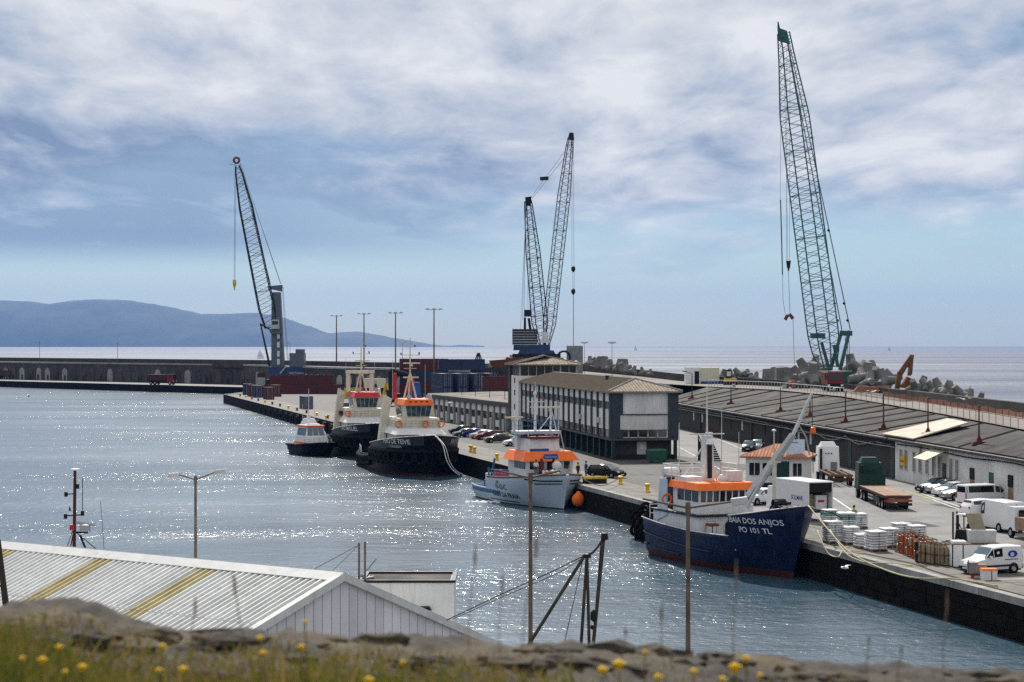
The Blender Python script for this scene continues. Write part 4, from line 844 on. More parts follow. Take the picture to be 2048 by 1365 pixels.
# ---------------------------------------------------------------- tugs
mat('bulwark_grey', (.022,.025,.03), .5, var=.3, streak=.4, scol=(.09,.085,.08))
def tug(name, label, su, sv, bu, bv, Bm, visor, txt, second):
    r, L = ship(name, label, su, sv, bu, bv)
    hl = Hull(L, Bm, [(0,2.0), (.35,2.1), (.5,2.5), (.52,3.9), (.75,4.7), (1,5.6)], .18, 2.6, 4.0, .5, .25, .3)
    hl.build(r, ['hull_black', 'boot_red'], .35, bulw=1.0)
    for sd_ in (-1, 1):
        hl.line('fender_belt', 'rubber', r, 0, .998, lambda t: min(3.3, hl.sheer(t)-.35)*(.9+.1*t), .28, sd_, 40)
        hl.line('bulwark_cap', 'light_grey', r, .52, .995, lambda t: hl.sheer(t)+.02, .06, sd_)
    for sd_ in (-1, 1): hl.band('bulwark_band', 'bulwark_grey', r, .525, .97, lambda t: hl.sheer(t)-1.25, lambda t: hl.sheer(t)-.02, sd_, 24, .03)
    for k in range(20):                                            # tyres hung along the side
        t = .06+k*.0475
        for sd_ in ((-1, 1) if k > 9 else (-1,)):
            z = min(2.2, hl.sheer(t)-1.0) if t < .82 else 2.6; x = hl.x(t, z); y = sd_*(hl.hb(t, z)+.15); dx = hl.x(t+.01, z)-hl.x(t-.01, z); dy = sd_*(hl.hb(t+.01, z)-hl.hb(t-.01, z))
            big = .95 if t > .8 else .6
            o = MB().torus((0,0,0), big, .26, 'y', 14, 6).obj('tyre_fender', 'rubber', r, smooth=True); o.location = (x, y, z); o.rotation_euler.z = math.atan2(dy, dx)
    hl.text(txt, 'white_paint', r, L*.86, 4.3, .9, -1, 1.0, .14); hl.text(txt, 'light_grey', r, L*.88, 4.3, .8, 1, .8, .14)
    if not second: hl.text('P. DELGADA', 'light_grey', r, L*.86, 3.75, .5, -1, 1.0, .14)
    m = 'cream_paint'; x0 = L*.42; x1 = L*.74
    h = MB().tbox(x0,x1,-3.2,3.2,1.1,5.4,.0,.1).obj('deckhouse', m, r)
    windows_x(h, x1-.0, -3.0, 3.0, 3.9, 4.4, 6, .75)
    windows_y(h, -3.2, -1, x0+1, x1-1, 3.0, 3.6, 5, 1.2)
    MB().hexa([(x0,-3.6,5.3),(x1+.9,-3.6,5.3),(x1+.9,3.6,5.3),(x0,3.6,5.3),(x0,-3.2,6.1),(x1-.3,-3.0,6.1),(x1-.3,3.0,6.1),(x0,3.2,6.1)]).obj('bridge_skirt', 'white_paint', h)
    b2 = MB().tbox(x0+1.5,x1-.5,-3.0,3.0,6.1,7.5,.1,.1).obj('bridge_base', m, r)
    wx0, wx1 = x0+3.2, x1-1.0; n0 = set(r.children)
    w = MB().hexa([(wx0,-2.2,7.5),(wx1,-2.0,7.5),(wx1,2.0,7.5),(wx0,2.2,7.5),(wx0,-2.6,9.3),(wx1+.35,-2.4,9.3),(wx1+.35,2.4,9.3),(wx0,2.6,9.3)]).obj('wheelhouse', m, r)
    for k in range(5):
        a, b = -1.95+k*.8, -1.25+k*.8; MB().hexa([(wx1+.03,a,7.75),(wx1+.1,a,7.75),(wx1+.1,b,7.75),(wx1+.03,b,7.75),(wx1+.3,a*1.17,9.15),(wx1+.37,a*1.17,9.15),(wx1+.37,b*1.17,9.15),(wx1+.3,b*1.17,9.15)]).obj('window', 'glass_blue', w)
    for sd_ in (-1, 1):
        for k in range(3): a = wx0+.4+k*1.3; y = 2.2; MB().hexa([(a,sd_*(y+.05),7.75),(a+1.1,sd_*(y+.05),7.75),(a+1.1,sd_*y,7.75),(a,sd_*y,7.75),(a,sd_*(y+.38),9.15),(a+1.1,sd_*(y+.38),9.15),(a+1.1,sd_*(y+.33),9.15),(a,sd_*(y+.33),9.15)]).obj('window', 'glass_blue', w)
    MB().tbox(wx0-.3,wx1+.75,-2.8,2.8,9.3,10.1,.5,.5).obj('visor', visor, w)
    for k in range(4): MB().prism([(-1.9+k*1.0,9.45),(-1.2+k*1.0,9.45),(-1.3+k*1.0,9.85),(-1.75+k*1.0,9.85)], wx1+.62-.15, wx1+.66-.15, 'x').obj('roof_window', 'glass', w) if not second else None
    for o in set(r.children)-n0: o.scale.y = .78
    rail(r, [(x1-.4,-3.0,6.1),(x1-.4,3.0,6.1)], 1.1, .035, 'cream_paint', .9, 3); rail(r, [(x0+1,-3.0,6.1),(x1-.4,-3.0,6.1)], 1.1, .035, 'cream_paint', .9, 3); rail(r, [(x0+1,3.0,6.1),(x1-.4,3.0,6.1)], 1.1, .035, 'cream_paint', .9, 3)
    for y in ((-2.9, .9, 3.1) if not second else (-3.1,)): lifebuoy(r, (x1-.32, y, 6.75), 'x', .42)
    for sd_ in (-1, 1):
        MB().hexa([(x0+2.2,sd_*4.4,3.4),(x0+3.8,sd_*4.4,3.4),(x0+3.8,sd_*3.6,3.4),(x0+2.2,sd_*3.6,3.4),(x0+1.6,sd_*3.4,10.6),(x0+2.8,sd_*3.4,10.6),(x0+2.8,sd_*2.3,10.0),(x0+1.6,sd_*2.3,10.0)]).obj('funnel', m, r)
        T('exhaust', 'dark_steel', r, (x0+2.2, sd_*2.8, 10), (x0+2.0, sd_*2.7, 11.2), .25, .25)
    mx = wx0+1.2; top = 18.6 if not second else 19.8
    ms = MB().tube((mx,-.9,10),(mx,-.1,13.4),.14,.1).tube((mx,.9,10),(mx,.1,13.4),.14,.1).tube((mx-1.2,0,10),(mx,0,13.4),.12).tube((mx,0,13.2),(mx,0,top),.12,.06,8)
    for k, (z, w_) in enumerate(((14.3,.9),(16.2,1.3),(17.3,.7),(17.9,1.5))): ms.tube((mx,-w_,z),(mx,w_,z),.04)
    ms.obj('mast', m, r); MB().tube((mx,-1.3,16.2),(mx,-1.3,16.5),.1).tube((mx,1.3,16.2),(mx,1.3,16.6),.1).tube((mx,.7,17.3),(mx,.7,17.6),.08).obj('signal_lamp', 'dark_steel', r)
    radar(r, (mx+.6,0,12.6), 2.2, math.pi/2); radar(r, (mx+.6,.1,14.6), 2.4, math.pi/2+.04)
    MB().tube((wx0,-2.3,10),(wx0,-2.3,15.5),.03).tube((wx0,2.4,10),(wx0,2.4,14.8),.03).obj('whip_antenna', 'light_grey', r)
    MB().lathe([(.3,-.25),(.35,.2),(0,.25)], (wx1-.2,1.5,10.5), 10, 'x').lathe([(.3,-.25),(.35,.2),(0,.25)], (wx1-.2,-1.3,10.4), 10, 'x').obj('searchlight', 'light_grey', r)
    MB().box(L*.86,L*.92,-.9,.9,4.0,5.0).tube((L*.89,-1.2,4.9),(L*.89,1.2,4.9),.6,n=10).obj('towing_winch', 'dark_steel', r)
    MB().box(L*.25,L*.32,-.8,.8,1.0,2.3).obj('towing_hook', 'dark_steel', r)
    rail(r, [(.4,-Bm*.36,1.9),(L*.3,-Bm*.49,2.0)], .9, .04, 'light_grey', 1.5, 2)
    if second:
        MB().tube((x0+.5,-3.2,5.4),(x0+.5,-3.2,8.4),.25,.2,8).tube((x0+.5,-3.2,8.3),(x0+3.8,-3.0,9.8),.2,.14,8).obj('deck_crane', m, r)
        MB().box(mx-1.6,mx-1.1,-2.2,-1.6,10,13.2).box(mx-1.6,mx-1.1,1.6,2.2,10,13.2).box(mx-1.7,mx-1.0,-2.3,2.3,13.0,13.5).obj('mast_arch', m, r)
        B('rescue_boat', 'red_oxide', r, x0+2.4, x0+5.0, -3.5, -2.6, 6.4, 6.95)
    else: MB().tbox(mx-3,mx-1.8,.6,2.0,10,12.3,.2,.2).obj('fire_monitor', 'blue_paint', r); T('monitor_post', 'red_paint', r, (mx-3.4,-1.6,9.8), (mx-3.4,-1.6,13.6), .35, .3)
    return r, hl
t1, h1 = tug('tug_boat', 'nearer black tug with cream superstructure and orange topped wheelhouse', 156.5, -5.7, 121.0, -5.4, 11.2, 'orange_paint', 'PÊRO DE TEIVE', False)
t2, h2 = tug('tug_boat', 'farther black tug with cream superstructure and red topped wheelhouse', 199, -5.6, 163.5, -5.9, 9.4, 'red_paint', 'SÃO MIGUEL', True)
# ---------------------------------------------------------------- pilot boat
a = gp(590, 905, 0)+Vector((1.0, 2, 0)); b = gp(655, 917, 0); d = b-a; Lp = 14.5; d = Vector((.42, -.9, 0)).normalized()
pb = thing('pilot_boat', 'small black hulled pilot boat with white cabin and orange roof edge', 'boat', gp(586, 908, 0)+Vector((.7, 3.0, 0)), math.atan2(d.y, d.x))
hp = Hull(13, 5.0, [(0,1.6), (.5,1.7), (1,2.3)], .5, 2.0, 3.6, .5, .15); hp.build(pb, ['hull_black', 'dark_steel'], .05, bulw=.1, deckm='light_grey')
for sd_ in (-1, 1): hp.line('fender_belt', 'rubber', pb, 0, .99, lambda t: hp.sheer(t)-.1, .2, sd_)
c = MB().tbox(3.0,9.0,-1.9,1.9,1.5,2.9,.3,.15).obj('cabin', 'white_paint', pb); MB().hexa([(3.3,-1.7,2.9),(8.4,-1.7,2.9),(8.4,1.7,2.9),(3.3,1.7,2.9),(3.6,-1.4,4.5),(7.6,-1.4,4.5),(7.6,1.4,4.5),(3.6,1.4,4.5)]).obj('wheelhouse', 'white_paint', c)
for k in range(3):
    y0, y1 = -1.45+k, -.6+k; MB().hexa([(8.22,y0,3.15),(8.3,y0,3.15),(8.3,y1,3.15),(8.22,y1,3.15),(7.78,y0*.86,4.3),(7.86,y0*.86,4.3),(7.86,y1*.86,4.3),(7.78,y1*.86,4.3)]).obj('window', 'glass_blue', c)
for sd_ in (-1, 1):
    for k in range(3): x = 3.9+k*1.35; MB().hexa([(x,sd_*1.72,3.15),(x+1.1,sd_*1.72,3.15),(x+1.1,sd_*1.62,3.15),(x,sd_*1.62,3.15),(x,sd_*1.5,4.3),(x+1.1,sd_*1.5,4.3),(x+1.1,sd_*1.42,4.3),(x,sd_*1.42,4.3)]).obj('window', 'glass_blue', c)
B('roof_edge', 'orange_paint', c, 3.3, 7.9, -1.6, 1.6, 4.5, 4.75); MB().tbox(3.8,7.0,-1.3,1.3,4.75,5.0,.3,.3).tbox(3.9,5.6,-1.1,1.1,5.0,5.8,.4,.3).obj('roof', 'white_paint', c)
MB().tube((4.6,0,5.8),(4.6,0,6.4),.35,.3,10).tube((4.6,0,6.3),(4.6,0,10.6),.06,.04).tube((4.6,-1,5.4),(4.6,-1,8),.03).tube((4.6,1,5.4),(4.6,1,8.2),.03).obj('mast', 'white_paint', pb)
rail(pb, [(9.2,-2.3,1.75),(12.6,-.9,2.2),(12.6,.9,2.2),(9.2,2.3,1.75)], .8, .03, 'light_grey', 1.0, 2); rail(pb, [(.3,-1.9,1.6),(.3,1.9,1.6)], 1.0, .03, 'light_grey', 1.0, 2)
MB().box(3.1,8.6,-1.98,-1.86,1.8,2.1).obj('orange_stripe', 'orange_paint', pb)
# ================================================================ CRANES, CONTAINERS, TALL LAMPS
def lattice(parent, p0, p1, prof, side, nseg, rc, rl, mc, ml, name='boom'):
    """four-chord boom from p0 to p1; prof = [(t, width)]"""
    p0, p1 = Vector(p0), Vector(p1); d = (p1-p0); L = d.length; d.normalize(); a = Vector(side); a = (a-d*a.dot(d)).normalized(); b = d.cross(a)
    def w(t):
        for (s, u), (e, v) in zip(prof, prof[1:]):
            if s <= t <= e: return u+(v-u)*(t-s)/(e-s)
        return prof[-1][1]
    def c(t, i): q = w(t)/2; return p0+d*L*t+a*q*(1 if i in (0, 3) else -1)+b*q*(1 if i < 2 else -1)
    root = link(name, MB().mesh(name, mc) if False else None, parent) if False else None
    ts = [k/nseg for k in range(nseg+1)]
    body = link(name, None, parent)
    for i in range(4):
        ch = MB()
        for t, u in zip(ts, ts[1:]): ch.tube(c(t, i), c(u, i), rc, n=4)
        ch.obj('chord', mc, body)
    lc = MB()
    for k, (t, u) in enumerate(zip(ts, ts[1:])):
        for i in range(4):
            j = (i+1) % 4
            if k % 2: lc.tube(c(t, i), c(u, j), rl, n=3)
            else: lc.tube(c(t, j), c(u, i), rl, n=3)
            if k % 8 == 0: lc.tube(c(t, i), c(t, j), rl*1.3, n=3)
    tag(lc.obj('lacing', ml, body), None, kind='stuff'); return body
def cables(parent, pairs, r, m='dark_steel', name='cable'):
    mb = MB()
    for p, q_ in pairs: mb.tube(p, q_, r, n=3)
    return mb.obj(name, m, parent)
# --- green crawler crane on the breakwater
Yg = 352.; g0 = at(1662, 742, Yg)
gc = thing('green_crawler_crane', 'tall teal green lattice boom crawler crane standing on the breakwater', 'crane', (0, 0, 0))
foot = at(1655, 735, Yg); tip = at(1567, 66, Yg)
bmo = lattice(gc, foot, tip, [(0,2.3), (.05,3.6), (.1,4.1), (.75,3.9), (.92,2.2), (1,1.6)], (1, .25, 0), 62, .12, .055, 'teal', 'teal')
hd = at(1562, 50, Yg); MB().hexa([at(1556,82,Yg-1), at(1581,90,Yg-1), at(1581,90,Yg+1), at(1556,82,Yg+1), at(1555,55,Yg-.8), at(1574,62,Yg-.8), at(1574,62,Yg+.8), at(1555,55,Yg+.8)]).obj('boom_head', 'teal', gc)
MB().tube(at(1558,62,Yg), at(1556,44,Yg), .3, .1, 6).obj('head_sheave', 'dark_steel', gc)
for a, b in (((1684,662),(1662,735)), ((1699,662),(1680,740))): beam(at(*a, Yg+2), at(*b, Yg+1), .55, .6, 'gantry_leg', 'teal', gc)
beam(at(1680,667,Yg+2), at(1704,667,Yg+2), .9, .9, 'gantry_head', 'teal', gc)
beam(at(1621,672,Yg-1.6), at(1650,672,Yg-1.6), .9, .9, 'boom_cross_beam', 'teal', gc)
for a, b in (((1643,685),(1659,742)), ((1668,690),(1676,735))): beam(at(*a, Yg), at(*b, Yg), .5, .5, 'boom_foot', 'teal', gc)
cables(gc, [(at(1683,660,Yg+2), at(1576,90,Yg)), (at(1700,660,Yg+2), at(1579,92,Yg+.5)), (at(1684,660,Yg+2), at(1577,92,Yg)), (at(1701,660,Yg+2), at(1580,94,Yg+.5))], .07, 'steel_grey', 'pendant')
for x, y in ((1624,274), (1657,460), (1669,606), (1688,606), (1675,640), (1695,640)): MB().tube(at(x-2,y,Yg), at(x+2,y+3,Yg), .22, n=5).obj('pendant_link', 'dark_steel', gc)
cables(gc, [(at(1574,90,Yg-1), at(1573,522,Yg-1)), (at(1580,100,Yg-1), at(1579,522,Yg-1)), (at(1562,80,Yg-1), at(1561,400,Yg-1)), (at(1568,100,Yg-1), at(1576,522,Yg-1))], .035, 'steel_grey', 'hoist_rope')
MB().hexa([at(1572,522,Yg-1.4), at(1582,522,Yg-1.4), at(1582,522,Yg-.6), at(1572,522,Yg-.6), at(1574,537,Yg-1.4), at(1580,537,Yg-1.4), at(1580,537,Yg-.6), at(1574,537,Yg-.6)]).tube(at(1577,535,Yg-1), at(1577,543,Yg-1), .22, .1).obj('hook_block', 'dark_steel', gc)
cables(gc, [(at(1577,540,Yg-1), at(1580,628,Yg-1)), (at(1586,638,Yg-1), at(1589,730,Yg-1))], .045, 'dark_steel', 'sling'); MB().path([at(1561,400,Yg-1), at(1563,470,Yg-1), at(1565,550,Yg-1)], .1, 5).path([at(1565,550,Yg-1), at(1566,600,Yg-1), at(1571,632,Yg-1)], .04, 4).obj('chain', 'dark_steel', gc)
MB().path([at(1570,640,Yg-1), at(1574,633,Yg-1), at(1580,630,Yg-1), at(1586,638,Yg-1)], .32, 6).obj('lifting_grab', 'rust', gc)
cables(gc, [(at(1690,670,Yg+2), at(1694,745,Yg+3)), (at(1694,670,Yg+2), at(1698,745,Yg+3)), (at(1698,670,Yg+2), at(1700,745,Yg+3))], .06, 'dark_red', 'derricking_rope')
P = at(1674, 748, Yg); MB().box(P.x-4, P.x+4.5, Yg-2, Yg+5, 9.0, 13.0).obj('machinery_house', 'teal', gc); MB().box(P.x-4.5, P.x+5, Yg-3, Yg-1.5, 7.6, 9.2).box(P.x-4.5, P.x+5, Yg+4, Yg+5.5, 7.6, 9.2).obj('crawler_track', 'dark_steel', gc)
MB().box(P.x+3.9, P.x+7.0, Yg-6, Yg-3, 9.6, 12.6).obj('counterweight', 'teal', gc); MB().tube((P.x+2.6,Yg-6,9.8), (P.x+4.6,Yg-6,13.0), .18).obj('prop', 'light_grey', gc)
# --- middle crane with two lattice booms behind the control tower
Ym = 520.
mc = thing('lattice_crane', 'grey crane with two crossed lattice booms rising behind the control tower', 'crane', (0, 0, 0))
lattice(mc, at(1094, 690, Ym), at(1141, 276, Ym), [(0,1.0), (.1,2.6), (.72,2.6), (.95,1.5), (1,1.0)], (1, .3, 0), 58, .11, .05, 'lattice_grey', 'lattice_grey', 'main_boom')
lattice(mc, at(1084, 690, Ym), at(1056, 402, Ym), [(0,1.2), (.15,3.3), (.65,2.9), (.95,1.7), (1,1.4)], (1, .3, 0), 40, .13, .06, 'lattice_black', 'lattice_black', 'derrick_mast')
MB().tube(at(1142,280,Ym), at(1143,266,Ym), .9, .6, 6).obj('boom_head', 'dark_steel', mc); MB().hexa([at(1050,395,Ym-1), at(1063,393,Ym-1), at(1063,393,Ym+1), at(1050,395,Ym+1), at(1052,412,Ym-.6), at(1062,412,Ym-.6), at(1062,412,Ym+.6), at(1052,412,Ym+.6)]).obj('mast_head', 'dark_steel', mc)
cables(mc, [(at(1062,395,Ym), at(1139,290,Ym)), (at(1064,398,Ym), at(1141,300,Ym)), (at(1052,400,Ym), at(1045,640,Ym)), (at(1053,400,Ym), at(1041,660,Ym)), (at(1055,405,Ym), at(1056,618,Ym)), (at(1058,405,Ym), at(1060,618,Ym)), (at(1051,400,Ym), at(1048,660,Ym))], .05, 'steel_grey', 'pendant')
beam(at(1080,358,Ym), at(1097,357,Ym), .9, .9, 'pendant_spreader', 'dark_steel', mc)
cables(mc, [(at(1144,280,Ym), at(1144,535,Ym)), (at(1147,280,Ym), at(1148,535,Ym)), (at(1145,540,Ym), at(1146,580,Ym)), (at(1149,540,Ym), at(1148,580,Ym))], .045, 'steel_grey', 'hoist_rope')
for y in (538, 583): MB().lathe([(0,.8), (.5,.5), (.55,-.3), (.15,-.9), (0,-.9)], at(1146.5, y, Ym), 8).obj('hook_block', 'dark_steel', mc)
MB().path([at(1147,590,Ym), at(1147,640,Ym), at(1147,693,Ym)], .1, 4).obj('chain', 'dark_steel', mc)
mat('slab_dark', (.06,.055,.058), .8, var=.3); cw = at(1050, 675, Ym)
for k in range(6): MB().box(cw.x-3.3, cw.x+3.2, Ym-2, Ym+2, cw.z-1.9+k*.68, cw.z-1.28+k*.68).obj('counterweight_slab', 'slab_dark', mc)
MB().box(cw.x-3.0, cw.x+6.5, Ym-2.2, Ym+2.2, cw.z-3.4, cw.z-1.95).tbox(cw.x-2, cw.x+8, Ym-2.5, Ym+2.5, cw.z-4.6, cw.z-3.4, .6, .2).obj('slew_platform', 'crane_blue', mc)
MB().box(cw.x-3.3, cw.x+9.2, Ym-3, Ym-1.6, cw.z-5.6, cw.z-4.3).box(cw.x-3.3, cw.x+9.2, Ym+1.6, Ym+3, cw.z-5.6, cw.z-4.3).obj('crawler_track', 'dark_steel', mc)
p = at(1089, 677, Ym); MB().tbox(p.x-.9, p.x+1.1, Ym-2.2, Ym-.6, p.z-1.2, p.z+1.6, .25, .2).obj('cab', 'white_paint', mc)
p = at(1056, 640, Ym); MB().tube((p.x-.8,Ym,p.z-2.5), (p.x-.8,Ym,p.z+.6), .35, .3).tube((p.x+.6,Ym,p.z-2.5), (p.x+.2,Ym,p.z+.4), .35).box(p.x-1, p.x+.9, Ym-.5, Ym+.5, p.z+.8, p.z+2.6).obj('mast_winch', 'dark_steel', mc)
# orange girders under it
og = thing('girder_platform', 'rusty orange steel girders under the crossed boom crane', 'platform', (0, 0, 0))
a = at(1030, 716, Ym-4); MB().box(a.x-2.4, a.x+12.5, Ym-6, Ym+5, 12.6, 14.3).obj('girder', 'rust', og)
for k in range(8): MB().box(a.x-2.2+k*1.9, a.x-1.6+k*1.9, Ym-6.3, Ym-6, 12.3, 14.5).obj('stiffener', 'rust', og)
MB().box(a.x-2, a.x+12, Ym-5, Ym+4.5, 10.2, 12.6).obj('blocking', 'concrete_dark', og)
# --- mobile harbour crane
Yh = 690.
hc = thing('mobile_harbour_crane', 'grey blue mobile harbour crane with black lattice jib on the container quay', 'crane', (0, 0, 0))
lattice(hc, at(541, 655, Yh), at(475, 333, Yh), [(0,3.6), (.12,5.2), (.75,4.3), (.96,2.2), (1,1.2)], (1, .2, 0), 36, .2, .09, 'lattice_black', 'lattice_black', 'jib')
MB().torus(at(473, 321, Yh), .95, .4, 'y', 12, 6).obj('head_sheave', 'rust', hc); MB().tube(at(459,328,Yh), at(478,331,Yh), .12).obj('head_bar', 'dark_steel', hc)
b0, b1 = at(557, 762, Yh), at(551, 585, Yh)
MB().hexa([(b0.x-2.3,Yh-2.2,b0.z), (b0.x+2.3,Yh-2.2,b0.z), (b0.x+2.3,Yh+2.2,b0.z), (b0.x-2.3,Yh+2.2,b0.z), (b1.x-1.2,Yh-1.5,b1.z), (b1.x+1.8,Yh-1.5,b1.z), (b1.x+1.8,Yh+1.5,b1.z), (b1.x-1.2,Yh+1.5,b1.z)]).obj('tower', 'crane_grey', hc)
for y in (672, 690, 708, 724): q_ = at(557, y, Yh-2.25); MB().box(q_.x-.5, q_.x+.4, Yh-2.3, Yh-1.4, q_.z-1.0, q_.z+1.0).obj('tower_opening', 'lamp_lens', hc)
MB().hexa([at(536,578,Yh-1.6), at(565,584,Yh-1.6), at(565,584,Yh+1.6), at(536,578,Yh+1.6), at(535,573,Yh-1.6), at(565,570,Yh-1.6), at(565,570,Yh+1.6), at(535,573,Yh+1.6)]).obj('tower_head', 'crane_grey', hc)
MB().hexa([at(541,668,Yh-3), at(565,668,Yh-3), at(565,668,Yh+3), at(541,668,Yh+3), at(538,659,Yh-3), at(565,659,Yh-3), at(565,659,Yh+3), at(538,659,Yh+3)]).obj('jib_platform', 'crane_grey', hc)
c_ = at(551, 649, Yh-2.5); MB().tbox(c_.x-1.3, c_.x+1.3, Yh-3.8, Yh-1.4, c_.z-1.6, c_.z+1.6, .1, .1).obj('cab', 'light_grey', hc); MB().box(c_.x-1.0, c_.x+1.0, Yh-3.86, Yh-3.8, c_.z-.1, c_.z+1.1).obj('cab_window', 'glass', hc)
beam(at(520,648,Yh), at(541,660,Yh), .5, .5, 'jib_bracket', 'lattice_black', hc); beam(at(521,648,Yh), at(541,740,Yh), .45, .75, 'luffing_ram', 'lattice_black', hc)
cables(hc, [(at(470,330,Yh), at(468,558,Yh)), (at(472,330,Yh), at(470,558,Yh)), (at(478,328,Yh), at(542,570,Yh)), (at(480,330,Yh), at(538,570,Yh)), (at(481,328,Yh), at(561,568,Yh)), (at(480,326,Yh), at(562,568,Yh)), (at(564,572,Yh), at(575,722,Yh)), (at(566,572,Yh), at(577,722,Yh))], .07, 'steel_grey', 'rope')
MB().lathe([(0,1.6), (.55,1.2), (.7,0), (.35,-1.2), (.2,-2.0), (.5,-2.2), (0,-2.4)], at(469, 567, Yh), 8).obj('hook_block', 'yellow', hc)
q_ = at(576, 745, Yh); MB().box(q_.x-6.2, q_.x+5.9, Yh-4, Yh+4, q_.z-2.4, q_.z+1.9).obj('slew_platform', 'crane_blue', hc)
e_ = at(596, 722, Yh); MB().box(e_.x-2.6, e_.x+2.4, Yh-3.5, Yh+3, e_.z-2.3, e_.z+2.7).box(e_.x-.6, e_.x+2.2, Yh-2.5, Yh+2, e_.z+2.7, e_.z+4).obj('machinery_house', 'crane_grey', hc)
flat_text('GOTTWALD', .9, 'pale_blue_paint', hc, (e_.x-.1, Yh-4.02, q_.z-.5))
MB().box(q_.x-7, q_.x+7, Yh-4.5, Yh+4.5, Q+.9, q_.z-2.4).obj('chassis', 'dark_steel', hc)
for k in range(8): MB().lathe([(0,-.5),(.75,-.5),(.75,.5),(0,.5)], (q_.x-6+k*1.7, Yh-4.6, Q+.75), 10, 'y').obj('wheel', 'rubber', hc)
beam(at(560,748,Yh-4.2), at(572,733,Yh-4.2), .4, .4, 'brace', 'light_grey', hc)

# ---------------------------------------------------------------- containers
CM = {}
def cont_mesh(L, Hh):
    if (L, Hh) in CM: return CM[L, Hh]
    m = MB(); n = int(L/.56); pts = []
    m.box(-L/2+.05, L/2-.05, -1.18, 1.18, .12, Hh-.08)
    rb = MB(); rb2 = MB()
    for k in range(n):
        x = -L/2+.3+k*(L-.6)/(n-1)
        rb.box(x-.1, x+.1, -1.22, -1.18, .16, Hh-.14); rb2.box(x-.1, x+.1, 1.18, 1.22, .16, Hh-.14)
    fr = MB()
    for x in (-L/2, L/2-.14):
        for y in (-1.22, 1.08): fr.box(x, x+.14, y, y+.14, 0, Hh)
        fr.box(x, x+.12, -1.08, 1.08, Hh-.14, Hh-.002); fr.box(x, x+.12, -1.08, 1.08, .0, .14)
    for y in (-1.22, 1.12): fr.box(-L/2+.14, L/2-.14, y, y+.1, Hh-.12, Hh-.004); fr.box(-L/2+.14, L/2-.14, y, y+.1, .002, .14)
    dr = MB()
    for y in (-.7, -.3, .3, .7): dr.tube((-L/2-.03, y, .15), (-L/2-.03, y, Hh-.15), .03, n=5)
    CM[L, Hh] = (m, rb, rb2, fr, dr); return CM[L, Hh]
CB = {}
def container(label, loc_, rz, L, m, Hh=2.6, group='shipping containers on the far quay'):
    key = (L, Hh, m)
    if key not in CB: CB[key] = [x.mesh(nm, mm) for x, nm, mm in zip(cont_mesh(L, Hh), ('body', 'side_ribs', 'side_ribs', 'frame', 'door_bars'), (m, m, m, m, 'light_grey'))]
    r = thing('shipping_container', label, 'container', loc_, rz, group)
    for nm, me in zip(('body', 'side_ribs', 'side_ribs', 'frame', 'door_bars'), CB[key]):
        o = link(nm, me, r)
        if nm in ('side_ribs', 'door_bars', 'frame'): o['kind'] = 'stuff'
    return r
def cpx(label, x, y, rz, L, m, Hh=2.9, z=Q): p = gp(x, y); p.z = z; return container(label, p, rz, L, m, Hh)
qa = QA+math.pi      # door end towards the camera
container('grey blue container standing alone on the container yard', gp(609, 819)+Vector((0, 4, 0)), QA, 6.1, 'container_grey_blue', 3.0)
container('blue container beside the farther tug on the quay', gp(684, 835)+Vector((0, 4, 0)), QA, 6.1, 'container_grey_blue', 3.0)
container('yellow container standing alone behind the farther tug', gp(701, 798)+Vector((0, 3, 0)), .0, 6.1, 'container_yellow', 3.0)
for k, (x, y, m, t) in enumerate(((491,791,'container_blue','leftmost blue container of the row at the quay end'), (501,794,'container_red','bright red container second in the row at the quay end'), (511,796,'container_blue','small blue container between two red ones at the quay end'), (533,800,'container_red','nearest red container of the row at the quay end'), (548,794,'container_red','red container right of the row at the quay end'))):
    container(t, gp(x, y)+Vector((0, 5, 0)), QA, 6.1, m, 3.4)
for k, (x, z, m, t) in enumerate(((547,0,'container_red','long dark red container at the left foot of the harbour crane'), (593,0,'container_red','long dark red container lower in the stack by the harbour crane'), (570,2.9,'container_red','left dark red container upper in the stack by the harbour crane'), (616,2.9,'container_red','right dark red container upper in the stack by the harbour crane'))):
    p = gp(x+10, 788); p.z = Q+z; container(t, p, .02, 12.2 if k != 0 else 9, m, 2.9)
container('grey container with red lid left of the harbour crane', gp(530, 773)+Vector((0, 3, 0)), .02, 6.1, 'light_grey', 3.2)
container('red container lying on the grey container by the harbour crane', gp(530, 773)+Vector((0, 3, 3.25)), .02, 6.1, 'container_red', 1.4)
container('dark red container left of the yellow container', gp(668, 789)+Vector((0, 3, 0)), .02, 9.5, 'container_red', 2.9)
container('blue container behind the dark red one near the arches', gp(640, 783)+Vector((0, 8, 0)), .02, 9.5, 'container_blue', 2.9)
container('low dark blue container behind the yellow container', gp(725, 786)+Vector((0, 6, 0)), .02, 12, 'container_blue', 2.6)
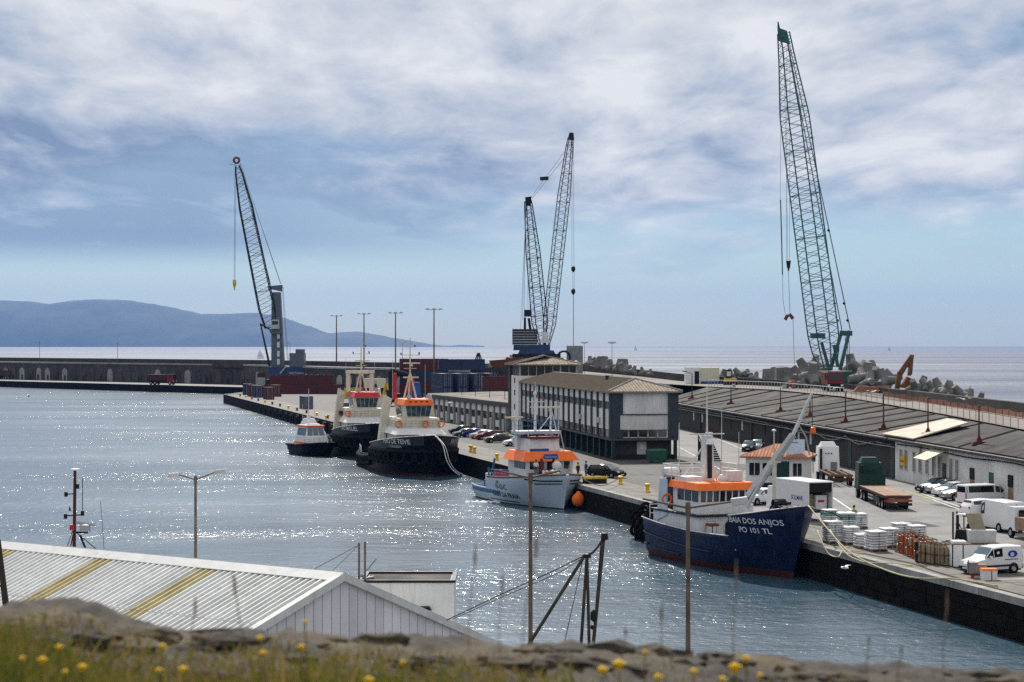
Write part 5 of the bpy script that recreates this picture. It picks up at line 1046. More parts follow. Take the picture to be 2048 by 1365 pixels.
# big blue stack beyond the annex
sx0, sY = 868, 440.
for k in range(4):
    p = at(884+k*30, 785, sY); zt = at(0, 747, sY).z-2.9
    for j in range(2):
        pp = Vector((p.x, sY+k*1.5, zt-2.95*j)); container(['upper', 'middle'][j]+' dark blue container, '+['first', 'second', 'third', 'fourth'][k]+' from the left, beyond the annex roof', pp, QA-.0, 12.2, 'container_blue', 2.9)
    pp = Vector((p.x, sY+k*1.5, zt-5.9)); container('bottom dark red container, '+['first', 'second', 'third', 'fourth'][k]+' from the left, beyond the annex roof', pp, QA, 12.2, 'container_red', 2.9)
p = at(848, 760, 500); 
for j in range(4): container(['lowest', 'second lowest', 'second highest', 'topmost'][j]+' container of the tall stack behind the near tug mast', Vector((p.x, 500, Q+2.9*j)), .06, 12.2, 'container_red' if j != 2 else 'container_blue', 2.88)
for j in range(2): p = at(902+j*44, 742, 470); container(['left', 'right'][j]+' dark blue container lying across the top of the far stack', Vector((p.x, 472, at(0, 741, 470).z)), .05, 5.5 if j else 6.1, 'container_blue', 2.6)
p = at(993, 778, 425); container('red container half hidden behind the control tower', Vector((p.x, 425, at(0, 778, 425).z)), .05, 6.1, 'container_red', 2.6); MB().box(-3,3,-1.2,1.2,-5,-.02).obj('support', 'concrete_dark', bpy.context.scene.objects['shipping_container.%03d' % 0] if False else COL.objects[-1].parent)
ww = thing('white_cabin', 'white site cabin stacked behind the far tug mast', 'cabin', at(750, 778, 560)); ww.location.z = Q; B('body', 'awning_cream', ww, -3, 3, -1.2, 1.2, 3.0, 5.6); B('stilts', 'dark_steel', ww, -2.8, 2.8, -1, 1, 0, 3.0); B('door', 'light_grey', ww, -.4, .5, -1.25, -1.2, 3.1, 5.1)
yf = thing('warning_stand', 'yellow triangular stand beside the far tug', 'stand', gp(773, 800)); yf.location.z = Q
MB().add([(-1.6,0,0),(-.9,0,0),(.15,0,4.6),(-.35,0,4.6)], [(0,1,2,3)]).add([(1.6,0,0),(.9,0,0),(-.15,.02,4.6),(.35,.02,4.6)], [(0,1,2,3)]).box(-.9,.9,-.05,.05,1.5,2.1).obj('stand', 'yellow', yf)
for o in (yf.children[0],): sm = o.modifiers.new('t', 'SOLIDIFY'); sm.thickness = .3
rc_ = thing('dockside_reach_crane', 'dark reach stacker boom with red lifting column behind the near tug', 'vehicle', gp(795, 812)); rc_.location.z = Q
MB().tube((-1.5,0,3), (-1.8,0,8.6), .7, .6, 8).tube((-1.8,0,8.6), (4.5,0,7.0), .8, .6, 8).obj('boom', 'dark_steel', rc_); MB().box(2.4,4.2,-.6,.6,1.5,7.0).obj('lifting_column', 'red_paint', rc_); MB().tbox(-3,5,-1.5,1.5,.8,3,.4,.2).obj('body', 'dark_steel', rc_)
for x in (-2, 3.6): MB().lathe([(0,-.4),(.8,-.4),(.8,.4),(0,.4)], (x,-1.6,.8), 12, 'y').obj('wheel', 'rubber', rc_)
# ---------------------------------------------------------------- tall lamp posts with twin heads
def tall_lamp(label, x, yb, yt, Y, z0, r=.16, arm=1.6, heads=3, group='tall lamp posts on the container quay'):
    X = (x-1024)*Y/FPX; zt = H-(yt-EYE)*Y/FPX
    t = thing('tall_lamp_post', label, 'lamp post', (X, Y, z0), 0, group)
    T('pole', 'brown_pole', t, (0,0,0), (0,0,zt-z0), r, r*.6)
    MB().tube((-arm,0,zt-z0-.1), (arm,0,zt-z0-.1), .07).obj('arm', 'dark_steel', t)
    for k in range(heads): xx = -arm+2*arm*k/max(1, heads-1); MB().tbox(xx-.5, xx+.5, -.3, .3, zt-z0-.1, zt-z0+.22, .12, .08).obj('lamp_head', 'light_grey', t)
tall_lamp('leftmost of the four tall lamp posts on the container quay', 673, 775, 632, 700, Q, .3)
tall_lamp('second tall lamp post from the left on the container quay', 728, 785, 628, 620, Q, .26)
tall_lamp('third tall lamp post from the left on the container quay', 791, 800, 626, 560, Q, .24)
tall_lamp('rightmost of the four tall lamp posts, behind the blue containers', 868, 800, 619, 470, Q, .22)
tall_lamp('small lamp post on the breakwater far left', 79, 724, 684, 850, 10.3, .1, .8, 2, 'small lamp posts on the breakwater')
tall_lamp('small lamp post on the breakwater above the red truck', 235, 727, 686, 790, 10.3, .1, .8, 2, 'small lamp posts on the breakwater')
tall_lamp('small lamp post on the breakwater beside the harbour crane', 580, 730, 685, 690, 10.3, .1, .7, 1, 'small lamp posts on the breakwater')
tall_lamp('small lamp post on the breakwater between both tug masts', 805, 735, 685, 640, 10.3, .09, .8, 2, 'small lamp posts on the breakwater')
tall_lamp('twin headed lamp post behind the control tower roof', 1224, 745, 686, 440, 10.2, .07, .45, 2, 'small lamp posts on the breakwater')
tall_lamp('short lamp post beside the grey box behind the tower', 1169, 735, 686, 500, 10.3, .07, .45, 2, 'small lamp posts on the breakwater')
# ---------------------------------------------------------------- things along the breakwater top
p = at(1150, 732, 495); gb = thing('grey_steel_cabin', 'grey steel box cabin on the breakwater behind the tower roof', 'cabin', (p.x, 495, 10.2)); B('body', 'steel_grey', gb, -2.0, 1.9, -1.5, 1.5, .0, 7.2); B('door', 'dark_steel', gb, -1.9, -1.0, -1.56, -1.5, .1, 2.4)
p = at(1128, 722, 490); MB().torus((0,0,1.6), 1.5, .28, 'y', 14, 6).obj('hoop', 'dark_steel', thing('cable_reel', 'dark cable reel beside the grey steel cabin', 'reel', (p.x, 492, 13.0)))
af = thing('steel_a_frame', 'small black steel A frame standing on the breakwater wall', 'frame', at(957, 735, 560)); af.location.z = 11.4
for a in (-1, -.35, .35, 1): T('leg', 'dark_steel', af, (a*1.5, 0, 0), (a*.25, 0, 4.0), .22, .16)
B('base', 'dark_steel', af, -2.2, 3.5, -.6, .6, -1.4, .3)
rs = thing('rusty_skip', 'rusty steel hulk piled on the breakwater left of the tower', 'scrap', at(1003, 730, 540)); rs.location.z = 11.6
MB().hexa([(-2.5,-1,0),(4,-1,0),(4,1,0),(-2,1,0),(-3.4,-1.2,1.8),(4,-1.2,2.4),(4,1.2,2.4),(-3.4,1.2,1.8)]).obj('hulk', 'rust', rs); B('base', 'concrete_dark', rs, -5, 5, -1, 1, -2, 0)
for k in range(3): tc_ = thing('concrete_block', ['left', 'middle', 'right'][k]+' pale concrete block beside the rusty hulk on the breakwater', 'block', at(985+k*22, 728-k*2, 545), .2*k, 'blocks on the breakwater'); tc_.location.z = 11.3; MB().tbox(-1.2,1.2,-1.2,1.2,0,1.4+(k == 2)*2.2,.2,.2).obj('block', 'concrete', tc_)
# tetrapods
tp = MB()
for d in ((0,0,1), (.94,0,-.33), (-.47,.82,-.33), (-.47,-.82,-.33)): v_ = Vector(d); tp.tube((0,0,0), v_*1.75, .78, .48, 10)
tpm = tp.mesh('tetrapod', 'tetrapod_concrete', 40); 
cb = MB().tbox(-1.25,1.25,-1.25,1.25,-1.2,1.3,.3,.3).mesh('cube', 'tetrapod_concrete')
spots = []
for px, py, Y, sc in ((1600,755,352,1.4),(1612,742,358,1.5),(1625,752,346,1.5),(1640,740,362,1.4),(1630,730,372,1.2),(1704,735,360,1.5),(1718,740,352,1.5),(1732,752,345,1.5),(1745,745,352,1.4),(1758,758,340,1.4),(1770,762,335,1.3),(1722,758,340,1.4),(1740,765,335,1.2),(1782,758,340,1.2),
    (1830,776,300,.95),(1843,773,303,1.0),(1856,775,298,1.0),(1866,779,296,.9),(1880,778,292,1.05),(1893,782,288,1.0),(1908,785,285,1.05),(1922,790,280,1.0),(1940,797,270,.8),(1960,800,268,.7),
    (1445,752,400,.9),(1462,752,400,.9),(1480,752,395,1.1),(1495,752,395,.9),(1510,758,385,.9),(1400,757,410,.7),(1590,765,350,.9),(1578,767,348,.8),(1605,768,346,.8),
    (1220,732,480,1.0),(1236,735,470,.9),(1250,737,462,1.0),(1266,742,455,.8),(1285,744,450,.7),(1300,747,440,.6),(1195,727,500,1.1),(1180,725,505,1.0)): spots.append((px, py, Y, sc, tpm))
for px, py, Y, sc in ((1540,751,388,1.1),(1564,750,380,1.25),(1585,752,378,1.3),(1556,746,384,1.0),(1205,724,490,1.1),(1215,729,486,1.0),(1245,728,478,1.0)): spots.append((px, py, Y, sc, cb))
for k, (px, py, Y, sc, me) in enumerate(spots):
    p = at(px, py, Y); o = link('tetrapod' if me is tpm else 'concrete_cube', me, None, p); o.scale = (sc*.92,)*3; o.rotation_euler = (R.uniform(-.7,.7), R.uniform(-.7,.7), R.uniform(0,6)) if me is tpm else (R.uniform(-.1,.1), R.uniform(-.1,.1), R.uniform(0,1))
    where = 'in the pile around the green crane' if 1580 < px < 1800 else ('behind the parapet right of the excavator' if px > 1800 else ('behind the stone shed roof' if px > 1350 else 'on the breakwater behind the office roof'))
    tag(o, '', 'tetrapod' if me is tpm else 'concrete block', ('tetrapods ' if me is tpm else 'armour blocks ')+where); o['_px'] = px
ORD = 'first second third fourth fifth sixth seventh eighth ninth tenth eleventh twelfth thirteenth fourteenth fifteenth sixteenth seventeenth eighteenth nineteenth twentieth twenty-first twenty-second twenty-third twenty-fourth twenty-fifth twenty-sixth twenty-seventh twenty-eighth twenty-ninth thirtieth'.split()
def ordinals(objs, phrase):
    for k, o in enumerate(objs): o['label'] = phrase.replace('#', ORD[k])
for g_ in set(o['group'] for o in COL.objects if '_px' in o):
    L_ = sorted((o for o in COL.objects if '_px' in o and o['group'] == g_), key=lambda o: o['_px'])
    ordinals(L_, '# '+('grey concrete tetrapod' if 'tetra' in g_ else 'squared concrete armour block')+' from the left '+g_.split(' ', 1 if 'tetra' in g_ else 2)[-1])
rk = MB()
for k in range(300):                                               # rubble of the berm
    i = R.uniform(5.2, 13.6); a = int(i); f = i-a; e = Vector(EX[a]).lerp(Vector(EX[min(a+1, n-1)] if a+1 < len(EX) else EX[-1]), f)
    nn = Vector((1, .2)); off = R.uniform(1.2, 9); s_ = R.uniform(.5, 1.3); c = Vector((e.x+nn.x*off, e.y+nn.y*off, 8.6-max(0, off-4)*.6+R.uniform(-.3,.4)))
    rk.hexa([c+Vector((a_*s_*R.uniform(.6,1), b_*s_*R.uniform(.6,1), c_2*s_*R.uniform(.4,.8))) for a_, b_, c_2 in ((-1,-1,-1),(1,-1,-1),(1,1,-1),(-1,1,-1),(-1,-1,1),(1,-1,1),(1,1,1),(-1,1,1))])
tag(rk.obj('berm_rubble', 'tetrapod_concrete'), 'loose grey rubble heaped along the outside of the breakwater', 'rubble', None, 'stuff')
# excavator
Ye = 318.; ex = thing('excavator', 'orange yellow excavator arm with bucket reaching over the tetrapods', 'excavator', (at(1795, 775, Ye).x, Ye, 9.6))
def E_(x, y): p = at(x, y, Ye); return Vector((p.x-ex.location.x, 0, p.z-ex.location.z))
mat('digger', (.16,.08,.025), .6, var=.35, streak=.4)
for a, b, w0, w1, nm in (((1793,783),(1800,745),.75,.8,'lower_boom'), ((1800,748),(1822,714),.85,.6,'upper_boom'), ((1824,710),(1818,752),.6,.5,'stick')): beam(E_(*a), E_(*b), .6, .5, nm, 'digger', ex, w0, w1)
beam(E_(1806,742), E_(1819,730), .2, .2, 'boom_ram', 'dark_steel', ex); beam(E_(1826,716), E_(1823,750), .18, .18, 'stick_ram', 'dark_steel', ex)
q2 = E_(1817, 765); MB().prism([(q2.x-1.5,q2.z-.8),(q2.x+.4,q2.z-1.1),(q2.x+.6,q2.z+.5),(q2.x-.3,q2.z+.9),(q2.x-.8,q2.z+.1)], -.7, .7, 'y').obj('bucket', 'rust', ex)
MB().tbox(-1.6,1.4,-1.2,1.2,-.2,.9,.2,.1).obj('body', 'digger', ex); MB().box(-1.8,1.8,-1.5,-.9,-.9,-.1).box(-1.8,1.8,.9,1.5,-.9,-.1).obj('track', 'dark_steel', ex)
ob = thing('orange_barrier', 'faded orange plastic hull lying behind the parapet', 'barrier', at(1738, 780, 318)); ob.location.z = 10.1; MB().hexa([(-2.6,-.6,0),(3,-.6,0),(3,.6,0),(-2.6,.6,0),(-1.8,-.5,.9),(3.2,-.5,1.0),(3.2,.5,1.0),(-1.8,.5,.9)]).obj('hull', 'mesh_orange', ob)
wc = thing('white_site_cabin', 'pair of weathered white site cabins with blue base on the breakwater', 'cabin', at(1400, 768, 398)); wc.location.z = 9.9
B('left_cabin', 'white_paint', wc, -3.0, 0, -1.4, 1.4, 0, 3.3); B('right_cabin', 'awning_cream', wc, 0.05, 3.7, -1.5, 1.3, .5, 3.2); B('base', 'blue_paint', wc, .05, 3.7, -1.52, 1.3, 0, .5); B('door', 'dark_opening', wc, -1.2, -.3, -1.45, -1.4, 0, 2.5)
md = thing('mini_digger', 'small yellow and black compact digger on the breakwater road', 'excavator', at(1461, 768, 386)); md.location.z = 9.9
MB().box(-1.2,1.1,-.8,.8,.6,1.3).obj('body', 'yellow', md); MB().tbox(-1.0,.2,-.6,.6,1.3,2.9,.1,.1).obj('cab', 'dark_steel', md); B('cab_window', 'lamp_lens', md, -.8, 0, -.66, -.6, 1.7, 2.6); MB().box(-1.4,1.3,-1.0,-.5,0,.6).box(-1.4,1.3,.5,1,0,.6).obj('track', 'rubber', md); beam((1.0,0,1), (1.4,0,2.2), .3, .2, 'arm', 'dark_steel', md)
# fences along the upper road
for nm, lab, x0, x1, y0, y1, Y0_, Y1_, zf, m in (('steel_railing', 'long grey steel railing along the upper breakwater road', 1525, 1722, 771, 789, 372, 300, 10.2, 'light_grey'),):
    f = thing(nm, lab, 'railing', (0, 0, 0)); mb = MB(); K = 44
    for k in range(K+1):
        t = k/K; Y = Y0_+(Y1_-Y0_)*t; b = road_at(Y); 
        if b is None: continue
        mb.tube((b.x+.3,b.y,b.z), (b.x+.3,b.y,b.z+1.25), .035, n=4)
        if k: mb.tube(pv, (b.x+.3,b.y,b.z+1.25), .05, n=4); mb.tube(pv-Vector((0,0,.9)), (b.x+.3,b.y,b.z+.35), .03, n=4)
        pv = Vector((b.x+.3, b.y, b.z+1.25))
    mb.obj('bars', m, f)
of = thing('orange_mesh_fence', 'sagging orange mesh fence along the upper breakwater road', 'fence', (0, 0, 0)); pv = None
for k in range(38):
    Y = 300-k*3.6; b = road_at(Y)
    if b is None: break
    X = b.x+6.2; tp_ = b.z+.7+.12*math.sin(k*2.1)
    T('post', 'brown_pole', of, (X, Y, b.z), (X, Y, b.z+1.3), .04)
    if pv: MB().add([pv[0], (X, Y, b.z+.1), (X, Y, tp_), pv[1]], [(0,1,2,3)]).obj('mesh_panel', 'mesh_orange', of, fix=False)
    pv = ((X, Y, b.z+.1), (X, Y, tp_))
rr = thing('roof_edge_rail', 'thin rusty rail along the inner edge of the breakwater road', 'railing', (0, 0, 0)); mb = MB(); pv = None
for k in range(40):
    b = road_at(298-k*3.5)
    if b is None: break
    c = Vector((b.x+.25, b.y, b.z+1.0)); mb.tube((c.x,c.y,b.z), c, .03, n=4)
    if pv: mb.tube(pv, c, .035, n=4)
    pv = c
mb.obj('bars', 'red_oxide', rr)
# boats and marks at sea
def sail(label, x, y, Y, h):
    t = thing('sailing_boat', label, 'sailboat', at(x, y, Y), .4); t.location.z = 0
    MB().hexa([(-h*.35,-h*.07,0),(h*.4,-h*.01,0),(h*.4,h*.01,0),(-h*.35,h*.07,0),(-h*.35,-h*.1,h*.08),(h*.5,-h*.01,h*.1),(h*.5,h*.01,h*.1),(-h*.35,h*.1,h*.08)]).obj('hull', 'white_paint', t); MB().add([(0,0,h*.12),(-h*.36,.05,h*.13),(0,0,h)], [(0,1,2)]).add([(h*.03,0,h*.12),(h*.45,.05,h*.12),(h*.03,0,h*.85)], [(0,1,2)]).obj('sail', 'sack_white', t); T('mast', 'light_grey', t, (0,0,0), (0,0,h), h*.008)
sail('small white sailing boat on the sea left of the harbour crane', 520, 697, 2600, 12); sail('tiny dark sailing boat on the horizon right of the crossed booms', 1271, 694, 6500, 16); sail('tiny sailing boat on the horizon right of the green crane', 1778, 694, 6000, 15)
by = thing('channel_buoy', 'small yellow channel buoy floating on the sea at right', 'buoy', gp(1940, 785, 0)); MB().lathe([(0,-.3),(.9,-.3),(.9,.6),(.3,.9),(.2,2.6),(0,2.7)], n=10).obj('float', 'yellow', by)
# ================================================================ VEHICLES
def wheel_mesh(r, w):
    return (MB().lathe([(r*.55,-w/2),(r*.92,-w/2),(r,-w*.3),(r,w*.3),(r*.92,w/2),(r*.55,w/2)], n=16, ax='y').mesh('tyre', 'rubber', 40), MB().lathe([(0,-w*.42),(r*.5,-w*.36),(r*.57,-w*.5),(r*.57,w*.5),(r*.5,w*.36),(0,w*.42)], n=12, ax='y').mesh('rim', 'car_silver', 40))
WM = {}
def wheel(parent, x, y, r, w=.2):
    if (r, w) not in WM: WM[r, w] = wheel_mesh(r, w)
    t, m = WM[r, w]; o = link('wheel', t, parent, (x, y, r)); link('rim', m, o); return o
CARS = {   # stations: x, belt z, roof z, half width at belt, half width at roof
 'hatch': (4.1, [(-2.05,.8,.82,.74,.72),(-1.98,.95,1.0,.8,.74),(-1.55,.98,1.40,.86,.62),(-.5,.97,1.47,.87,.62),(.3,.94,1.42,.87,.62),(1.05,.92,.97,.85,.76),(1.75,.8,.84,.8,.72),(2.02,.62,.66,.7,.62)]),
 'estate': (4.6, [(-2.3,.8,.85,.76,.72),(-2.2,.95,1.02,.82,.74),(-1.95,.98,1.42,.86,.62),(-.6,.98,1.52,.88,.63),(.35,.95,1.46,.88,.63),(1.2,.94,1.0,.86,.76),(2.0,.84,.88,.82,.72),(2.28,.64,.68,.72,.64)]),
 'saloon': (4.5, [(-2.25,.8,.84,.74,.72),(-2.15,.98,1.02,.8,.74),(-1.55,1.0,1.06,.84,.72),(-.9,.97,1.38,.86,.6),(.2,.95,1.42,.87,.6),(1.1,.92,.97,.85,.74),(1.95,.82,.86,.8,.7),(2.22,.62,.66,.7,.62)]),
 'van': (4.05, [(-2.0,1.0,1.72,.8,.72),(-1.95,1.05,1.78,.82,.74),(-.4,1.05,1.82,.83,.73),(.35,1.02,1.74,.83,.7),(1.05,1.0,1.06,.82,.74),(1.75,.86,.92,.78,.7),(2.0,.62,.68,.7,.62)]),
 'minibus': (4.9, [(-2.45,1.1,1.86,.9,.8),(-2.38,1.15,1.95,.94,.82),(.7,1.12,1.96,.95,.82),(1.25,1.08,1.85,.95,.8),(1.95,1.05,1.12,.92,.8),(2.35,.9,.95,.86,.76),(2.45,.6,.66,.8,.7)]),
 'big_van': (5.4, [(-2.7,1.2,2.38,.96,.86),(-2.62,1.2,2.46,.98,.88),(.6,1.2,2.5,.98,.88),(1.25,1.15,2.3,.97,.84),(1.95,1.12,1.2,.95,.84),(2.55,.95,1.0,.88,.78),(2.7,.6,.66,.8,.7)]),
}
def car(name, label, kind, paint, p, head, cat='car', group='cars parked on the quay', side_glass=None, rear_glass=True):
    L, st = CARS[kind]; r = thing(name, label, cat, (p.x, p.y, Q), head, group)
    m = MB(); rows = []
    zl = .3
    for x, zb, zr, wb, wr in st:
        rows.append([(x,-wb*.96,zl),(x,-wb,.5),(x,-wb,zb),(x,-wr,zr-.05),(x,-wr*.8,zr),(x,wr*.8,zr),(x,wr,zr-.05),(x,wb,zb),(x,wb,.5),(x,wb*.96,zl)])
    m.grid(rows); m.add(rows[0], [tuple(range(10))]); m.add(rows[-1], [tuple(range(10))])
    m.obj('body', paint, r, smooth=32)
    MB().box(st[0][0]+.1, st[-1][0]-.1, -st[2][3]*.9, st[2][3]*.9, .18, .32).obj('underbody', 'dark_steel', r)
    MB().box(st[-1][0]-.12, st[-1][0]+.06, -st[-1][3], st[-1][3], .32, .52).obj('front_bumper', 'dark_steel' if kind in ('van','big_van') else paint, r); MB().box(st[0][0]-.06, st[0][0]+.1, -st[0][3], st[0][3], .32, .6).obj('rear_bumper', 'dark_steel' if kind in ('van','big_van') else paint, r)
    roofs = [i for i, s in enumerate(st) if s[2]-s[1] > .25]; i0, i1 = roofs[0], roofs[-1]
    def gl(a, b, fa=.12, fb=.88, e=.012):
        for sg in (-1, 1):
            q_ = []
            for (s, f) in ((a, .06), (b, .94)):
                pass
            P_ = lambda s, f: Vector((s[0], sg*(s[3]+(s[4]-s[3])*f+e), s[1]+(s[2]-.05-s[1])*f))
            A, Bq, C, D_ = P_(a, fa), P_(b, fa), P_(b, fb), P_(a, fb)
            A, Bq = A.lerp(Bq, .05), Bq.lerp(A, .05); D_, C = D_.lerp(C, .05), C.lerp(D_, .05)
            MB().add([A, Bq, C, D_], [(0,1,2,3)]).obj('side_window', 'glass', r, fix=False)
    for k, (a, b) in enumerate(zip(st[i0:i1], st[i0+1:i1+1])):
        if side_glass is None or k in side_glass: gl(a, b)
    a, b = st[i1], st[i1+1]
    tri = [(Vector((a[0]+.02, sg*a[3]*1.012, a[1]+.06)), Vector((b[0]-.12, sg*b[3]*1.0, b[2]+.03)), Vector((a[0]+.04, sg*(a[4]+.03), a[2]-.1))) for sg in (-1, 1)]
    for t in tri: MB().add(t, [(0,1,2)]).obj('quarter_window', 'glass', r, fix=False)
    MB().add([(b[0]-.05,-b[4]*.95,b[2]+.035),(b[0]-.05,b[4]*.95,b[2]+.035),(a[0]+.07,a[4]*.92,a[2]-.03),(a[0]+.07,-a[4]*.92,a[2]-.03)], [(0,1,2,3)]).obj('windscreen', 'glass_blue', r, fix=False)
    a, b = st[i0], st[max(0, i0-1)]
    if rear_glass:
        if i0 == 0: MB().add([(a[0]-.012,-a[4]*.85,a[1]+.12),(a[0]-.012,a[4]*.85,a[1]+.12),(a[0]-.012,a[4]*.8,a[2]-.1),(a[0]-.012,-a[4]*.8,a[2]-.1)], [(0,1,2,3)]).obj('rear_window', 'glass', r, fix=False)
        else: MB().add([(b[0]+.04,-b[4]*.85,b[2]+.035),(b[0]+.04,b[4]*.85,b[2]+.035),(a[0]-.04,a[4]*.85,a[2]-.02),(a[0]-.04,-a[4]*.85,a[2]-.02)], [(0,1,2,3)]).obj('rear_window', 'glass', r, fix=False)
    e = st[-1]; f = st[-2]
    for sg in (-1, 1):
        MB().tbox(f[0]+.02, e[0]+.01, sg*e[3]*.75-.14, sg*e[3]*.75+.14, e[1]-.02, f[1]-.0, .02, .02).obj('headlight', 'lamp_lens', r)
        MB().box(st[0][0]-.03, st[0][0]+.05, sg*st[0][3]*.88-.09, sg*st[0][3]*.88+.09, .68, .68+(.22 if kind not in ('van','big_van','minibus') else .5)).obj('tail_light', 'tail_red', r)
        MB().box(i1 and st[i1][0]+.25, st[i1][0]+.4, sg*(st[i1][3]+.02)-(.0 if sg > 0 else .16), sg*(st[i1][3]+.02)+(.16 if sg > 0 else 0), st[i1][1]+.05, st[i1][1]+.2).obj('wing_mirror', paint, r)
    MB().box(e[0]+.06, e[0]+.075, -.26, .26, .36, .47).obj('number_plate', 'white_paint', r)
    wr = .33 if kind != 'big_van' else .36
    for x in (-L*.305, L*.315):
        for sg in (-1, 1):
            wheel(r, x, sg*(st[2][3]-.08), wr, .2)
            MB().lathe([(wr*1.02,-.02),(wr*1.16,-.02),(wr*1.16,.02),(wr*1.02,.02)], (x, sg*(st[2][3]-.0), wr), 16, 'y').obj('wheel_arch', 'dark_steel', r)
    return r
hq = QA  # away from the camera along the quay
def hd_(ax, ay): return math.atan2(ay, ax)
k1_ = car('delivery_van', 'white delivery van with blue round emblem parked at the quay edge', 'van', 'car_white', gp(1981, 1146), hd_(-.9, -.42), 'van', 'vans on the quay', (2,), False)
em = MB().lathe([(0,0),(.3,0),(.3,.012),(0,.012)], (-1.15,.845,1.28), 18, 'y').obj('emblem', 'car_blue', k1_); em.scale = (1.25,1,.75); em.location = (.29,0,.32)
MB().lathe([(0,0),(.15,0),(.15,.02),(0,.02)], (-1.1,.845,1.25), 12, 'y').obj('emblem_wave', 'pale_blue_paint', k1_); B('lettering', 'trim_blue', k1_, -1.6, -.5, .835, .845, .9, .95); B('side_moulding', 'dark_steel', k1_, -1.5, 1.3, .825, .86, .48, .6)
bv = car('box_van', 'tall white van with blue logo on its rear doors seen from behind', 'big_van', 'car_white', gp(2004, 1066)+Vector((.3, 2.2, 0)), QA+.05, 'van', 'vans on the quay', (2,), False)
MB().box(-2.76,-2.7,-.75,.05,1.75,2.15).obj('rear_window', 'glass', bv); MB().box(-2.775,-2.76,-.62,-.08,1.82,2.08).obj('logo_plate', 'white_paint', bv); MB().box(-2.78,-2.72,-.55,-.1,1.5,1.66).obj('logo', 'car_blue', bv); MB().box(-2.73,-2.7,.0,.02,.6,2.35).obj('door_seam', 'dark_steel', bv)
B('green_mark', 'rubbish_green', bv, -2.74, -2.69, -.7, -.4, .95, 1.1); MB().hexa([(1.2,.95,.6),(1.25,.95,.6),(.9,2.0,.6),(.85,2.0,.6),(1.2,.95,2.0),(1.25,.95,2.0),(.9,2.0,2.0),(.85,2.0,2.0)]).obj('open_door', 'car_white', bv)
car('hatchback_car', 'black hatchback parked beside the white fishing vessel', 'estate', 'car_black', gp(1215, 957)+Vector((0, 1.6, 0)), hd_(.72, -.7))
row = [((1868,988),'estate','car_black','dark estate car first in the row beside the white shed'), ((1882,990),'hatch','car_silver','silver hatchback second in the row beside the white shed'), ((1898,996),'hatch','car_white','white hatchback third in the row beside the white shed'), ((1914,1003),'hatch','car_silver','silver hatchback fourth in the row behind the small brown trailer')]
for (x, y), kd, pt, lb in row: car('parked_car', lb, kd, pt, gp(x, y)+Vector((.8, 1.8, 0)), hd_(-.93, -.36), group='cars beside the white shed')
car('minibus', 'white minibus with dark side glass parked beside the white shed', 'minibus', 'car_white', gp(1966, 1012)+Vector((.4, 1.5, 0)), hd_(.93, .36), 'minibus', 'vans on the quay')
car('parked_car', 'pale car with roof rails parked behind the tall white van', 'estate', 'car_white', gp(1975, 1035)+Vector((.4, 1.8, 0)), hd_(.93, .36), group='cars beside the white shed')
lb_ = thing('flatbed_pickup', 'brown sided pickup truck bed cut off at the right edge', 'truck', gp(2050, 1085)+Vector((1.2, 2, 0)), QA, 'trucks on the quay')
B('bed', 'bed_wood', lb_, -2.6, 1, -1.1, 1.1, .8, 1.7); MB().tbox(1.1,2.8,-1.0,1.0,.6,2.4,.2,.1).obj('cab', 'car_white', lb_); B('rear_glass', 'glass', lb_, 1.06, 1.1, -.7, .7, 1.7, 2.2)
for x in (-1.6, 1.9):
    for sg in (-1, 1): wheel(lb_, x, sg*.9, .42, .25)
for k, ((x, y), kd, pt, lb) in enumerate((((924,876),'hatch','car_grey','grey hatchback farthest in the row before the annex'), ((940,876),'hatch','car_blue','bright blue hatchback in the row before the annex'), ((958,879),'hatch','car_silver','silver hatchback behind the dark red estate before the annex'), ((971,881),'estate','car_red','dark red estate car in the row before the annex'), ((990,887),'saloon','car_grey','dark grey saloon in the row before the annex'), ((1027,894),'hatch','car_white','white hatchback behind the fishing vessel mast'), ((1050,898),'hatch','car_silver','silver car half hidden by the fishing vessel platform'), ((915,869),'hatch','car_black','black car in the shade of the annex wall'))):
    car('parked_car', lb, kd, pt, gp(x, y)+Vector((.5, 2.0, 0)), hd_(-.95, -.3), group='cars before the annex')
for k, (x, y) in enumerate(((1503,905), (1605,903), (1628,906), (1520,903))):
    car('parked_car', ['dark car with blue windscreen left of the guard booth', 'silver car just right of the booth sign board', 'white car between the booth and the white tractor unit', 'silver car behind the booth roof edge'][k], 'estate', ('car_black','car_silver','car_white','car_silver')[k], gp(x, y)+Vector((0, 3, 0)), hd_(-.2, -.97), group='cars behind the guard booth')
car('pickup_van', 'white car parked between the blue ship and the guard booth', 'estate', 'car_white', gp(1540, 1012)+Vector((-.6, 2.0, 0)), hd_(-.75, -.65), group='cars on the gate side')
# box truck with open rear
bt = thing('box_truck', 'white box truck with open rear showing stacked goods', 'truck', gp(1612, 1045)+Vector((.3, 3.4, 0)), QA+.12, 'trucks on the quay')
B('box_side', 'car_white', bt, -3, 3, 1.1, 1.2, .9, 3.3); B('box_side', 'car_white', bt, -3, 3, -1.2, -1.1, .9, 3.3); B('box_roof', 'car_white', bt, -3.05, 3, -1.22, 1.22, 3.3, 3.4); B('box_floor', 'dark_steel', bt, -3, 3, -1.2, 1.2, .75, .9); B('bulkhead', 'dark_opening', bt, 2.9, 3, -1.1, 1.1, .9, 3.3)
B('rolled_door', 'dark_steel', bt, -2.95, -2.2, -1.08, 1.08, 2.5, 3.28); B('goods_stack', 'sack_white', bt, -2.5, -.6, -.85, .2, .92, 2.2); B('goods_label', 'red_paint', bt, -2.53, -2.5, -.6, .0, 1.6, 1.8); B('goods_stack', 'gas_beige', bt, -2.2, -.4, .3, 1.0, .92, 2.3)
